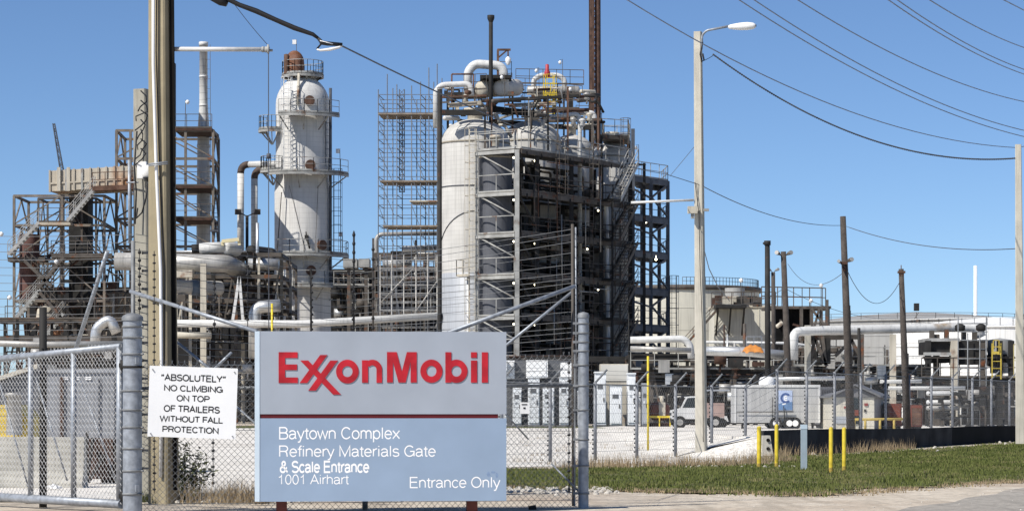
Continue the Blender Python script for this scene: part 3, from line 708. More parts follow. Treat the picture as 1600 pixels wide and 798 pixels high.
mb = MB(); mb.path([P(239.5, -150, 33.6), P(239.5, 100, 33.6), P(244, 256, 33.6), P(251, 420, 33.6), P(252.5, 600, 33.6), P(251, 745, 33.6)], 2.6*S(D1), 8); mb.build('conduit', white_clean, p1)
mb = MB(); mb.path([P(246, -150, 33.62), P(244, 80, 33.62), P(249, 256, 33.62), P(257, 420, 33.62), P(258, 740, 33.62)], 1.0*S(D1), 6); mb.build('cable', dark_wire, p1)
mb = MB(); mb.beam(P(267.5, -150, 33.75), P(273.5, 765, 33.75), 6.5*S(D1), 8*S(D1)); mb.build('shade_strip', mat('pole_shade', (.012, .011, .010), .9, 0, .4, 2, spec=.1), p1)  # dark strip painting the shade on the pole's right side
mb = MB(); mb.tube(P(232, 256.5, 33.55), P(262, 253, 33.55), 1.2*S(D1), n=6); mb.tube(P(232, 259, 33.55), P(262, 256, 33.55), 1.0*S(D1), n=6); mb.build('bracket', galv, p1)
arm = MB(); arm.tube(P(262, 77, 33.8), P(416, 77.5, 33.8), 3.6*S(D1), n=12); ao = arm.build('outrigger_arm', white_paint, p1)
mb = MB(); mb.tube(P(409, 77.5, 33.8), P(413, 77.5, 33.8), 4.6*S(D1), n=10); mb.tube(P(414, 77.5, 33.8), P(421, 78, 33.8), 4.8*S(D1), n=10); mb.tube(P(419, 70, 33.75), P(419, 84, 33.75), 1.8*S(D1), n=8); mb.tube(P(420, 79, 33.8), P(426, 79, 33.8), 2*S(D1), n=8); mb.build('end_fitting', steel_lt, ao)
mb = MB(); mb.tube(P(264, 77, 33.8), P(269, 77, 33.8), 5.2*S(D1), n=10); mb.build('clamp', galv, ao)
mb = MB(); mb.path([P(419.5, 84, 33.8), P(420, 500, 33.8), P(421, 640, 34.2)], .008, 4); mb.path([P(419.8, 240, 33.8), P(420.2, 248, 33.8)], [.03, .035], 6)
solo(mb, 'drop_cable', cable_m, 'thin cable hanging straight down from the end of the outrigger arm', 'cable', tuple(P(421, 640, 34.2)))
mb = MB(); mb.path(sag(P(418, 70, 33.8), P(340, -30, 33.5), .03), .005, 3)
solo(mb, 'stay_wire', cable_m, 'hair thin stay wire rising to the left from the outrigger arm', 'cable', tuple(P(418, 70, 33.8)))
D2 = 34.8
p2 = sq_pole(222, 229, 140, 760, D2, .175, .26, math.radians(-20), conc_mid, 'concrete_pole', 'shorter grey concrete pole with camera box and loose wires, behind the tall concrete pole')
mb = MB(); mb.box(P(222, 266, 34.55), (14*S(D2), .12, 26*S(D2))); cb = mb.build('camera_box', white_clean, p2)
mb = MB(); mb.lathe([(.0, .0), (.05, .02), (.085, .06), (.09, .16), (.07, .19), (0, .2)], P(231, 281, 34.45), 14); mb.build('camera_dome', white_clean, cb)
mb = MB(); mb.lathe([(.0, -.03), (.05, -.02), (.075, .03)], P(231, 281, 34.45), 14); mb.build('lens', glass, cb)
mb = MB(); rw = random.Random(5)
mb.path([P(231, 287, 34.4), P(228, 310, 34.4), P(222, 332, 34.4), P(213, 341, 34.45), P(215, 325, 34.5)], .011, 5)
for k in range(7):
    y = 150+k*15; mb.path([P(220, y-8, 34.55), P(226+rw.uniform(-3, 5), y, 34.4), P(228+rw.uniform(-8, 4), y+9, 34.4), P(218+rw.uniform(-6, 3), y+17, 34.5), P(213+rw.uniform(-3, 3), y+24, 34.55)], .009, 4)
mb.path([P(214, 205, 34.6), P(210, 260, 34.6), P(213, 300, 34.6), P(211, 350, 34.6)], .012, 5)
mb.build('loose_wire', dark_wire, p2)
mb = MB(); mb.tube(P(202, 250, 34.7), P(203, 380, 34.7), 2.6*S(D2), n=8); mb.tube(P(198, 285, 34.7), P(216, 285, 34.6), 1.2*S(D2), n=6); mb.build('conduit', galv, p2)
for i, y in enumerate(range(395, 740, 28)):
    mb = MB(); mb.beam(P(222, y, 34.55), P(240, y, 34.0), .012, .03); mb.path([P(222, y, 34.5), P(224, y, 34.5)], [.02, .02], 6); mb.build('stand_off', dark_wire, p2)

DL = 78.5
lp = sq_pole(1090.5, 1096, 50, 704, DL, .21, .31, math.radians(-18), conc_pale, 'street_lamp', 'tall pale concrete street lamp pole with one curved arm, standing on the gravel', 'street lamp')
mb = MB(); mb.pipe([P(1096, 78, DL-.1), P(1097, 55, DL-.1), P(1104, 48, DL-.15), P(1140, 41, DL-.3)], 1.9*S(DL), 8); la = mb.build('arm', galv, lp)
mb = MB(); a = P(1138, 42.5, DL-.3); b = P(1181, 40.5, DL-.45)
prof = [(0, .35), (.06, .55), (.2, .72), (.45, .95), (.7, 1.0), (.9, .8), (.98, .5), (1, .2)]
mb.path([a.lerp(b, t) for t, _ in prof], [q*6.2*S(DL) for _, q in prof], 12); lh = mb.build('lamp_head', white_clean, lp)
mb = MB(); mb.path([a.lerp(b, .45)+Vector((0, 0, -.05)), a.lerp(b, .72)+Vector((0, 0, -.055)), a.lerp(b, .9)+Vector((0, 0, -.05))], [.03, .055, .03], 8); mb.build('lens', mat('lamp_lens', (.5, .48, .4), .3, 0, .05, 3), lh)
mb = MB(); mb.box(a.lerp(b, .45)+Vector((0, 0, .1)), (.04, .04, .04)); mb.box(b+Vector((-.01, 0, 0)), (.05, .06, .06)); mb.build('photocell', steel_dk, lh)
mb = MB(); mb.path([P(1098, 66, DL-.1), P(1094, 85, DL-.15), P(1097, 97, DL-.2), P(1100, 94, DL-.2), P(1098, 84, DL-.2)], .025, 6); mb.path([P(1100, 95, DL-.15), P(1108, 91, DL-.1), P(1116, 86, DL)], .012, 4); mb.build('cable_loop', dark_wire, lp)
mb = MB(); mb.tube(P(986, 316.5, DL-.1), P(1084, 312.5, DL-.1), 2.0*S(DL), n=8); mb.build('outrigger_arm', white_paint, lp)
mb = MB(); mb.box(P(1082, 328, DL-.3), (15*S(DL), .2, 11*S(DL))); mb.build('camera_box', beige, lp)
mb = MB(); mb.box(P(1103, 328, DL-.1), (9*S(DL), .12, 4*S(DL))); mb.box(P(1082, 337, DL-.3), (5*S(DL), .08, 9*S(DL))); mb.build('camera_bracket', steel_lt, lp)
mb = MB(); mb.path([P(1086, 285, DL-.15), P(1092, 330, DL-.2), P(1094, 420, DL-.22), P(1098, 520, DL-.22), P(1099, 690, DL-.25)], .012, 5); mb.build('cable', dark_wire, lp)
DR = 84.0
rp = sq_pole(1591, 1594.5, 226, 663, DR, .19, .30, math.radians(-12), conc_pale, 'concrete_pole', 'tall concrete pole at the right edge behind the black wall', z0=.2)
def cable(name, pts, r, m, label, grp=None, n=4):
    mb = MB(); mb.path(pts, r, n); return solo(mb, name, m, label, 'cable', tuple(pts[-1]), grp)
tw = sag(P(1114, 85, DL-.05), P(1590, 247, DR), 1.0, 40)
mb = MB(); mb.path(tw, .018, 5)
for i in range(len(tw)-1):
    for t in (0, .25, .5, .75):
        q = tw[i].lerp(tw[i+1], t); q2 = tw[i].lerp(tw[i+1], t+.12); mb.path([q, q2], [.03, .03], 5)
solo(mb, 'twisted_cable', cable_m, 'dark twisted cable sagging from the street lamp to the right edge pole', 'cable', tuple(tw[-1]))
D0 = 31.5
bundle = [P(342, -14, D0), P(352, -3, D0), P(374, 8, D0), P(400, 17.5, D0), P(430, 31, D0), P(460, 44, D0), P(489, 54, D0), P(497, 60, D0)]
mb = MB(); mb.path(bundle, [.030, .032, .030, .035, .031, .033, .026, .02], 8)
mb.path([P(300, -30, D0), P(332, -4, D0), P(345, 2, D0), P(355, 7, D0)], [.05, .05, .06, .035], 8)
mb.path([P(497, 60, D0), P(503, 67, D0), P(512, 68.5, D0), P(535, 70, D0)], [.02, .03, .028, .022], 8)
mb.path([P(500, 64, D0), P(501, 70, D0), P(495, 77, D0)], .012, 6)
o = solo(mb, 'cable_bundle', dark_wire, 'thick black cable bundle ending in a splice at the top left of the sky', 'cable', tuple(P(342, -14, D0)))
mb = MB(); mb.path([P(495, 77, D0), P(500, 79, D0), P(515, 77.5, D0), P(530, 74, D0), P(535, 71, D0)], [.012, .014, .02, .018, .01], 6); mb.path([P(500, 64, D0-.02), P(520, 69, D0-.02)], .008, 5); o2 = mb.build('silver_tape', white_clean, None); o2.parent = o; o2.matrix_parent_inverse = o.matrix_basis.inverted()
cable('messenger_wire', sag(P(534, 72, D0), P(1040, 272, DL-1), .25, 20)+sag(P(1040, 272, DL-1), P(1100, 291, DL), .0, 3)[1:], .011, cable_m, 'thin dark messenger wire running from the black splice down to the street lamp')
cable('service_wire', sag(P(1098, 291, DL), P(1318, 352, 100), .35)+sag(P(1318, 352, 100), P(1592, 388, DR+1), .35)[1:], .014, cable_m, 'service wire from the street lamp past the tallest wooden pole to the right')
cable('guy_wire', [P(1086, 228, DL), P(1047, 275, DL+6)], .008, cable_m, 'short thin guy wire slanting down left from the street lamp')
cable('cable_drop', [P(1098, 382, DL), P(1108, 420, DL+5), P(1122, 448, DL+12), P(1140, 470, DL+30)], .016, cable_m, 'dark drop cable slanting from the street lamp to the cream tanks')
for k, (xa, ya, xb, yb, sg, lab, r) in enumerate((
    (975, -3, 1592, 231, .9, 'lowest power line, crossing the whole sky past the street lamp head', .017),
    (1150, -3, 1640, 222, .6, 'lower line of the first close pair of power lines above the street lamp', .017),
    (1172, -4, 1640, 212, .6, 'upper line of the first close pair of power lines above the street lamp', .017),
    (1243, -2, 1640, 166, .5, 'single power line between the two close pairs of lines at upper right', .017),
    (1385, -2, 1640, 128, .3, 'lower line of the second close pair of power lines at upper right', .017),
    (1399, -2, 1640, 120, .3, 'upper line of the second close pair of power lines at upper right', .017),
    (1449, -2, 1640, 86, .2, 'single power line just above the second close pair at upper right', .017),
    (1566, -1, 1650, 42, .0, 'power line cutting the top right corner of the sky', .017))):
    a = P(xa, ya, 70); b = P(xb, yb, 96); a2 = a+(a-b)*.6
    cable('power_line', [a2]+sag(a, b, sg, 24)+[b+(b-a)*.3+Vector((0, 0, 2.2))], r, mat('line_blue', (.22, .26, .34), .6, .1, .1, 1), lab, 'power lines across the upper right sky')

# ------------------------------------------------------------------ low black wall, bollards, marker post, block
wd = MB(); d3 = RWd; nrm = Vector((RWd.y, -RWd.x))          # towards the road
L_ = 68; vs = []
for i in range(25):
    t = i/24*L_; w = .012*math.sin(i*1.9); hgt = .66+.02*math.sin(i*.9)+.0006*t
    for off, z in ((.0+w, -.35), (.02+w, hgt), (-.14, hgt), (-.14, -.35)): vs.append(Vector((RW0.x+d3.x*t+nrm.x*off, RW0.y+d3.y*t+nrm.y*off, z)))
lw = thing('low_wall', 'long low dark wall covered in black sheeting behind the grass verge', 'wall', (RW0.x, RW0.y, 0))
for i0, i1, m, nm in ((0, 7, wall_grey, 'weathered_section'), (7, 24, black, 'black_sheeting')):
    seg = vs[4*i0:4*i1+4]; fs = []; n_ = i1-i0
    for i in range(n_):
        for k in range(4): fs.append((4*i+k, 4*i+4+k, 4*i+4+(k+1) % 4, 4*i+(k+1) % 4))
    fs += [(3, 2, 1, 0), (4*n_, 4*n_+1, 4*n_+2, 4*n_+3)]
    wd = MB(); wd.add(seg, fs); wd.build(nm, m, lw)
mb = MB(); q = G(1201, 78, 0); 
mb.add([(q.x-.20, q.y-.05, -.1), (q.x+.14, q.y-.05, -.1), (q.x+.14, q.y+1.0, -.1), (q.x-.20, q.y+1.0, -.1), (q.x-.17, q.y, .52), (q.x+.05, q.y, .52), (q.x+.05, q.y+1, .52), (q.x-.17, q.y+1, .52)], [(3, 2, 1, 0), (4, 5, 6, 7), (0, 1, 5, 4), (1, 2, 6, 5), (2, 3, 7, 6), (3, 0, 4, 7)])
blk = thing('concrete_block', 'concrete barrier end with two bolt holes beside the yellow bollards', 'barrier', (q.x, q.y, 0)); mb.build('block', conc_grey, blk)
for z in (.12, .38):
    m2 = MB(); m2.tube((q.x-.02, q.y-.07, z), (q.x-.02, q.y+.02, z), .055, n=10); m2.build('bolt_hole', black, blk)
for px, yb, yt, rpx, lab in ((1186, 735, 668, 3.4, 'yellow pipe bollard with chipped foot, leftmost in the grass'), (1213.5, 735, 665, 3.1, 'yellow pipe bollard right beside the concrete block'), (1298.5, 747, 674, 3.3, 'yellow pipe bollard nearest the road, right of the grey marker'), (1319, 743, 673, 3.3, 'yellow pipe bollard farthest to the right in the grass')):
    D = (EYE+.13)*F/(yb-HY); s_ = S(D); q = G(px, D); h = (yb-yt)*s_
    b = thing('bollard', lab, 'bollard', q, 'yellow bollards in the grass'); mb = MB(); mb.lathe([(rpx*s_, -.1), (rpx*s_, h*.955), (rpx*s_*.9, h*.98), (.001, h)], q, 16); mb.build('pipe', yellow, b)
    mb = MB(); z = h*.12; mb.lathe([(rpx*s_*1.01, -.05), (rpx*s_*1.012, z), (rpx*s_, z+.01)], q, 16); mb.build('stained_foot', mat('yellow_stained', (.42, .30, .06), .7, 0, .4, 14, rust=.4), b)
D = 1.33*F/(739-HY); q = G(1256, D); s_ = S(D); mp_ = thing('marker_post', 'pale grey square marker post between the two pairs of yellow bollards', 'post', q)
mb = MB(); mb.box(q+Vector((0, 0, 33*s_)), (9.5*s_, .09, 74*s_)); mb.build('post', mat('marker_grey', (.33, .40, .45), .5, 0, .08, 4, streak=.3), mp_)
mb = MB(); mb.box(q+Vector((0, -.002, 68*s_)), (10.2*s_, .1, 7*s_)); mb.build('cap', mat('marker_pale', (.50, .60, .68), .5, 0, .06, 4), mp_)
for px, y0, y1, D, lab in ((1012.5, 556, 690, 88, 'thin yellow pipe standing on the gravel near the white cabinets'), (425, 474, 640, 120, 'thin yellow pipe beside the white tower, behind the entrance sign')):
    q = G(px, D); mb = MB(); mb.tube(q, (q.x, q.y, P(px, y0, D).z), 1.8*S(D), n=8); solo(mb, 'yellow_pipe', yellow, lab, 'pipe', tuple(q))

# ------------------------------------------------------------------ far fence
ff = thing('boundary_fence', 'chain link boundary fence with angled barbed wire arms crossing the gravel yard', 'fence', G(995, 75.6))
fpts = []
for k in range(-6, 19):
    D = 75.6*(1+.0363*k); px = 800+(195+69.8*k)/(1+.0363*k); q = G(px, D)
    if k > 3: q.z = .46
    fpts.append(q)
for i, q in enumerate(fpts):
    mb = MB(); mb.tube(q-Vector((0, 0, .1)), q+Vector((0, 0, 2.22)), .052, n=8); o = mb.build('line_post', fence_post_m, ff)
    mb = MB(); mb.tube(q+Vector((0, 0, 2.2)), q+Vector((.34, -.05, 2.58)), .03, n=6); mb.build('barb_arm', galv_dull, o)
    mb = MB()
    for j in range(16): z = .2+j*.13; mb.box(q+Vector((-.065, 0, z)), (.045, .04, .05))
    mb.build('insulator_strip', dark_wire, o)
mb = MB()
for a, b in zip(fpts, fpts[1:]):
    for j in range(8): mb.path([a+Vector((0, 0, .25+j*.27)), b+Vector((0, 0, .25+j*.27))], .0045, 3, False)
    for j in range(3): e = Vector((.12+.1*j, -.02, 2.32+.11*j)); mb.path([a+e, b+e], .004, 3, False)
mb.build('wire', galv_dull, ff)
mb = MB()
for a, b in zip(fpts, fpts[1:]): mb.tube(a+Vector((0, 0, 2.16)), b+Vector((0, 0, 2.16)), .016, n=5)
mb.build('top_rail', galv_dull, ff)
mb = MB()
for a, b in zip(fpts, fpts[1:]):
    n = int((b-a).length/.085)
    for i in range(n):
        pts = [a.lerp(b, (i+.5+(.5 if (i+j) % 2 else -.5))/n)+Vector((0, 0, .05+j*.085)) for j in range(26)]; mb.path(pts, .0022, 3, False)
mb.build('wire_mesh', wire_m, ff)

# ------------------------------------------------------------------ wooden poles with lamps
def wpole(px0, y0, px1, y1, D, r0, r1, label, z=.45, m=wood):
    a = P(px0, y0, D); b = P(px1, y1, D); b.z = z-.2
    root = thing('wooden_pole', label, 'pole', (b.x, b.y, z), 'wooden poles in the yard'); mb = MB(); mb.path([b, b.lerp(a, .5), a], [r1, (r0+r1)/2, r0], 10); mb.build('shaft', m, root); return root
def flood(root, px, py, D, dx, sz=1.0, m=None):
    mb = MB(); s_ = S(D)*sz; a = P(px, py, D)
    mb.path([a, a+Vector((dx*3*s_, -.1, 2.0*s_)), a+Vector((dx*7*s_, -.3, 3.5*s_))], [1.2*s_, 3.0*s_, 4.0*s_], 8)
    fo = mb.build('floodlight', m or steel_lt, root)
    mb = MB(); mb.tube(a+Vector((dx*6.9*s_, -.29, 3.45*s_)), a+Vector((dx*7.3*s_, -.32, 3.6*s_)), 3.7*s_, n=8); mb.build('glass', alu_dull, fo)
    mb = MB(); mb.tube(a+Vector((-dx*6*s_, 0, -7*s_)), a, .8*s_, n=5); mb.build('arm', steel, fo)
o = wpole(1199, 380, 1200, 600, 150, .15, .19, 'dark pole with a cap, left of the other wooden poles', m=steel_dk)
mb = MB(); mb.tube(P(1199, 383, 150), P(1199, 376, 150), .2, n=10); mb.tube(P(1192, 380, 150), P(1200, 380, 150), .06, n=6); mb.build('cap', steel_dk, o)
o = wpole(1208, 425, 1210, 600, 165, .13, .16, 'short dark wooden pole with small lamps, between the capped and the twin lamp pole')
flood(o, 1205, 423, 165, -1, .6); flood(o, 1211, 423, 165, 1, .6)
o = wpole(1224, 393, 1235, 600, 141, .15, .2, 'leaning wooden pole with a pair of floodlights at its very top')
flood(o, 1219, 398, 141, -1, .9, wood_grey); flood(o, 1229, 398, 141, 1, .9, wood_grey)
o = wpole(1317, 338, 1330, 667, 96, .11, .17, 'tallest leaning wooden pole with lamps halfway up, behind the black wall')
flood(o, 1314, 411, 95.8, -1, .7, rusty); flood(o, 1323, 409, 95.8, 1, .9, steel)
mb = MB(); mb.box(P(1319, 411, 95.8), (10*S(96), .2, 4*S(96))); mb.tube(P(1318.5, 416, 95.7), P(1320, 424, 95.7), .06, n=6); mb.build('bracket', rust_dk, o)
o = wpole(1408, 420, 1418, 667, 100, .10, .16, 'leaning wooden pole with a small rusty platform on top, near the right')
mb = MB(); mb.box(P(1408.5, 425, 100), (11*S(100), .25, 3.5*S(100))); mb.box(P(1408.5, 429, 100), (7*S(100), .2, 4*S(100))); mb.tube(P(1408, 423, 100), P(1408, 414, 100), .02, n=5); mb.build('top_platform', rusty, o)
o = wpole(1342, 512, 1345, 667, 97, .06, .07, 'thin dark post beside the tallest wooden pole', m=steel_dk)
cable('pole_wire', sag(P(1231, 412, 141), P(1316, 427, 96), .75), .012, cable_m, 'wire sagging between the twin lamp pole and the tallest wooden pole')
cable('pole_wire', sag(P(1325, 425, 96), P(1406, 440, 100), 1.0), .012, cable_m, 'deeply sagging wire between the tallest wooden pole and the platform pole')
cable('pole_wire', sag(P(1226, 450, 141), P(1400, 497, 170), .5), .015, cable_m, 'wire dropping right from the twin lamp pole over the white pipe')
cable('pole_wire', sag(P(1226, 450, 141), P(1120, 472, 190), .5), .015, cable_m, 'wire dropping left from the twin lamp pole to the cream tanks')
# ------------------------------------------------------------------ things standing in the yard
YZ = .45
# white equipment cabinets behind the fence
Dc = 140; sc = S(Dc)
def cabinet(x0, x1, y0, y1, D, label, m=cabinet_white, dep=1.2, head=0, rz=0):
    s_ = S(D); a = P(x0, y0, D); b = P(x1, y1, D); w = b.x-a.x; h = a.z-YZ; c = Vector(((a.x+b.x)/2, D+dep/2, YZ))
    root = thing('equipment_cabinet', label, 'cabinet', c, 'white equipment cabinets behind the fence')
    mb = MB(); mb.box(c+Vector((0, 0, h/2)), (w, dep, h)); mb.build('body', m, root)
    mb = MB(); mb.box(c+Vector((0, -dep/2-.03, h*.48)), (w*.86, .05, h*.8)); dr = mb.build('door', m, root)
    mb = MB(); mb.box(c+Vector((w*.28, -dep/2-.07, h*.5)), (.05, .05, .22)); mb.build('handle', steel_dk, dr)
    mb = MB(); mb.box(c+Vector((-w*.05, -dep/2-.065, h*.74)), (w*.5, .03, .22)); mb.build('vent', cabinet_dark, dr)
    mb = MB(); mb.box(c+Vector((-w*.1, -dep/2-.062, h*.58)), (w*.22, .02, .12)); mb.build('notice', sign_white if len(label) % 2 else cabinet_grey, dr)
    mb = MB(); mb.box(c+Vector((0, 0, h+.03)), (w*1.12, dep*1.1, .07)); mb.build('cap', m, root)
    mb = MB(); mb.box(c+Vector((0, 0, .06)), (w*1.05, dep*1.05, .12)); mb.build('plinth', cabinet_dark, root)
    return root
mb = MB(); q = P(852, 560, Dc+1.4); mb.box(((P(768, 0, Dc).x+P(905, 0, Dc).x)/2, Dc+2.3, YZ+(P(0, 562, Dc).z-YZ)/2), (137*sc, 1.2, P(0, 562, Dc).z-YZ))
tank = solo(mb, 'equipment_skid', cabinet_dark, 'long dark skid wall behind the white cabinets right of the entrance sign', 'skid', (q.x, Dc+2.3, YZ))
labs = ['white cabinet hidden partly by the right edge of the entrance sign', 'narrow white cabinet seen through the mesh just right of the entrance sign', 'white cabinet with a broad head in the middle of the fenced view', 'slim white cabinet between two dark gaps behind the mesh', 'white cabinet directly left of the tall mesh end post']
for (x0, x1, y0), lb in zip(((776, 792, 565), (801, 815, 603), (825, 843, 590), (848, 866, 602), (874, 889, 590)), labs): cabinet(x0, x1, y0, 665, Dc, lb, dep=.9)
for x0, x1, y0, y1, lb in ((788, 804, 562, 592, 'white box on the skid next to the entrance sign'), (822, 856, 562, 590, 'widest white box on the skid, seen over the mesh rail'), (876, 901, 566, 592, 'white box on the skid beside the mesh end post')):
    a = P(x0, y0, Dc+.7); b = P(x1, y1, Dc+.7); mb = MB(); mb.box(((a.x+b.x)/2, Dc+1.2, (a.z+b.z)/2), (b.x-a.x, .9, a.z-b.z)); o = solo(mb, 'control_box', white_clean, lb, 'box', ((a.x+b.x)/2, Dc+1.2, b.z), 'white boxes on the skid')
    m2 = MB(); m2.box((0, -.47, (a.z-b.z)*.5), ((b.x-a.x)*.85, .04, (a.z-b.z)*.8)); lid = m2.build('lid', white_clean); lid.parent = o
cabinet(903, 914, 612, 665, Dc, 'small light cabinet squeezed behind the mesh end post', cabinet_white, .8)
cabinet(930, 947, 582, 667, Dc, 'tall white cabinet left of the pair below the beige crate', cabinet_white, 1.6)
cabinet(953, 972, 602, 664, Dc, 'lower white cabinet between the two tall ones below the beige crate', cabinet_white, 1.0)
cabinet(981, 993, 584, 667, Dc, 'tall white cabinet right of the pair below the beige crate', cabinet_white, 1.6)
cabinet(1003, 1012, 600, 664, Dc, 'narrow grey cabinet beside the thin yellow pipe', cabinet_grey, 1.2)
a = P(938, 568, 143); b = P(982, 596, 143); mb = MB(); mb.box(((a.x+b.x)/2, 144, (a.z+YZ)/2), (b.x-a.x, 1.6, a.z-YZ)); o = solo(mb, 'beige_crate', beige, 'beige box standing taller behind the two tall white cabinets', 'box', ((a.x+b.x)/2, 144, YZ))
m2 = MB(); m2.box((0, -.82, a.z-YZ-.5), ((b.x-a.x)*.96, .06, .9)); lid = m2.build('lid', mat('beige_light', (.62, .60, .54), .6, 0, .06, 1)); lid.parent = o

# small utility truck behind the lamp pole
Dv = 132; vx = P(1048, 0, Dv).x; s_ = S(Dv)
tr = thing('utility_truck', 'small white utility truck partly hidden behind the street lamp pole', 'truck', (vx+1.4, Dv, YZ-.05))
def V(x, y, z): return Vector((vx+x, Dv+y, YZ-.05+z))
mb = MB(); mb.beam(V(0, 0, .45), V(2.7, 0, .45), 1.4, .2); mb.build('chassis', steel_dk, tr)
mb = MB()
prof = [(.0, .5), (0, .95), (.45, 1.05), (.75, 1.65), (1.35, 1.7), (1.42, .5)]
vs = [V(x, y, z) for y in (-.75, .75) for x, z in prof]; k = len(prof)
mb.add(vs, [tuple(range(k)), tuple(range(k, 2*k))[::-1]]+[(i, k+i, k+(i+1) % k, (i+1) % k) for i in range(k)]); mb.build('cab', white_paint, tr)
mb = MB(); vs = [V(x, -.757, z) for x, z in ((.55, 1.08), (.82, 1.58), (1.28, 1.6), (1.3, 1.08))]; mb.add(vs, [(0, 3, 2, 1)]); mb.build('side_window', glass, tr)
mb = MB(); vs = [V(.44, -.6, 1.09), V(.44, .6, 1.09), V(.73, .6, 1.6), V(.73, -.6, 1.6)]; mb.add([v+Vector((-.012, 0, .006)) for v in vs], [(0, 1, 2, 3)]); mb.build('windscreen', glass, tr)
mb = MB(); mb.box(V(2.08, 0, .95), (1.25, 1.5, .75)); mb.build('cargo_box', mat('truck_box', (.35, .25, .22), .6, 0, .2, 2), tr)
for x in (.42, 2.25):
    for y in (-.72, .72):
        mb = MB(); mb.tube(V(x, y-.1, .33), V(x, y+.1, .33), .33, n=18); w = mb.build('wheel', tyre, tr)
        mb = MB(); mb.tube(V(x, y-.115, .33), V(x, y+.115, .33), .17, n=12); mb.build('rim', alu_dull, w)
for x in (-.01,):
    for y in (-.5, .5): mb = MB(); mb.box(V(-.02, y, .75), (.05, .22, .14)); mb.build('headlight', glass, tr)
# white cart right of the pole
cx = P(1112, 0, 135).x
ct = thing('white_cart', 'low white utility cart with a dark canopy, between street lamp and white trailer', 'cart', (cx, 135, YZ))
mb = MB(); prof = [(-.75, .35), (-.75, .8), (-.2, .95), (.0, .6), (.75, .6), (.85, .3)]; k = len(prof)
vs = [Vector((cx+x, 135+y, YZ+z)) for y in (-.6, .6) for x, z in prof]; mb.add(vs, [tuple(range(k)), tuple(range(k, 2*k))[::-1]]+[(i, k+i, k+(i+1) % k, (i+1) % k) for i in range(k)]); mb.build('body', white_paint, ct)
mb = MB(); mb.box((cx+.1, 135, YZ+1.95), (1.6, 1.3, .08)); mb.build('canopy', cabinet_grey, ct)
for x, y in ((-.5, -.55), (.75, -.55), (-.5, .55), (.75, .55)): mb = MB(); mb.tube((cx+x, 135+y, YZ+.6), (cx+x, 135+y, YZ+1.92), .03, n=5); mb.build('pillar', steel_dk, ct)
mb = MB(); mb.box((cx+.2, 135, YZ+.8), (.5, 1.0, .4)); mb.build('seat', tyre, ct)
for x in (-.5, .55):
    for y in (-.58, .58): mb = MB(); mb.tube((cx+x, 135+y-.08, YZ+.22), (cx+x, 135+y+.08, YZ+.22), .23, n=14); mb.build('wheel', tyre, ct)
# red brown pump skid with yellow guard
x0 = P(1013, 0, 141).x; x1 = P(1046, 0, 141).x
rs = thing('pump_skid', 'rusty red pump skid with a yellow guard, left of the white utility truck', 'pump', ((x0+x1)/2, 141, YZ))
mb = MB(); mb.box(((x0+x1)/2, 141.6, YZ+.12), (x1-x0, 1.6, .2)); mb.build('base', rust_dk, rs)
mb = MB(); mb.drum((x0+.3, 141.4, YZ+.85), (x1-.2, 141.4, YZ+.85), .5); mb.build('motor', red_box, rs)
mb = MB(); mb.box((x0+.75, 141.0, YZ+.95), (.35, .5, .8)); mb.tube((x0+.75, 141, YZ+1.2), (x0+.75, 141, YZ+1.7), .12); mb.build('pump_head', beige, rs)
mb = MB(); mb.beam((x0, 140.5, YZ+.55), (x1, 140.5, YZ+.55), .05, .12)
for t in (0, .5, 1): mb.beam((x0+(x1-x0)*t, 140.5, YZ), (x0+(x1-x0)*t, 140.5, YZ+.6), .06)
mb.build('guard', yellow, rs)

# white box trailer with blue board
Dt = 122; s_ = S(Dt); a = P(1148, 601, Dt); b = P(1281, 660, Dt); dep = 2.2
tl = thing('box_trailer', 'white box trailer with a blue emblem board on its side, behind the fence', 'trailer', ((a.x+b.x)/2, Dt+dep/2, YZ))
mb = MB(); mb.box(((a.x+b.x)/2, Dt+dep/2, (a.z+b.z)/2), (b.x-a.x, dep, a.z-b.z)); mb.build('body', mat('trailer_paint', (.43, .43, .425), .55, 0, .07, 1.2, streak=.6), tl)
mb = MB(); mb.beam((a.x-.02, Dt-.015, a.z-.05), (b.x+.02, Dt-.015, a.z-.05), .06, .12)
for x in (a.x+.03, b.x-.03): mb.beam((x, Dt-.012, b.z), (x, Dt-.012, a.z-.12), .08, .05)
mb.build('edge_trim', white_paint, tl)
for i in range(1, 7): mb = MB(); mb.box((a.x+(b.x-a.x)*i/7, Dt-.004, (a.z+b.z)/2-.05), (.015, .012, (a.z-b.z)*.86)); mb.build('panel_seam', mat('seam_grey', (.45, .45, .45), .6, 0, .1, 1), tl)
A_ = lambda px, py, y=0: P(px, py, Dt)*1.0+Vector((0, y, 0))
mb = MB(); p0 = A_(1216, 609.5); p1_ = A_(1238, 640.5); mb.box(((p0.x+p1_.x)/2, Dt-.02, (p0.z+p1_.z)/2), (p1_.x-p0.x, .03, p0.z-p1_.z)); bd = mb.build('emblem_board', logo_pale, tl)
def flat(poly, y, m, name, par):
    mb = MB(); mb.add([A_(px, py, y) for px, py in poly], [tuple(range(len(poly)))]); return mb.build(name, m, par)
mb = MB(); n = 40; pts = []
for i in range(n+1):
    t = math.radians(38)+math.radians(284)*i/n; pts.append((t))
vs = []
for t in pts: vs += [A_(1227.5+8.2*math.cos(t), 621.5-8.2*math.sin(t), -.038), A_(1227.5+4.7*math.cos(t), 621.5-4.7*math.sin(t), -.038)]
mb.add(vs, [(2*i, 2*i+2, 2*i+3, 2*i+1) for i in range(n)]); mb.build('emblem_ring', logo_blue, bd)
text_fit('E', 1225.3, 617.6, 1229.9, 625.6, lambda px, py, l=0: A_(px, py, -.040-l*.3), .2).build('emblem_letter', text_white, bd)
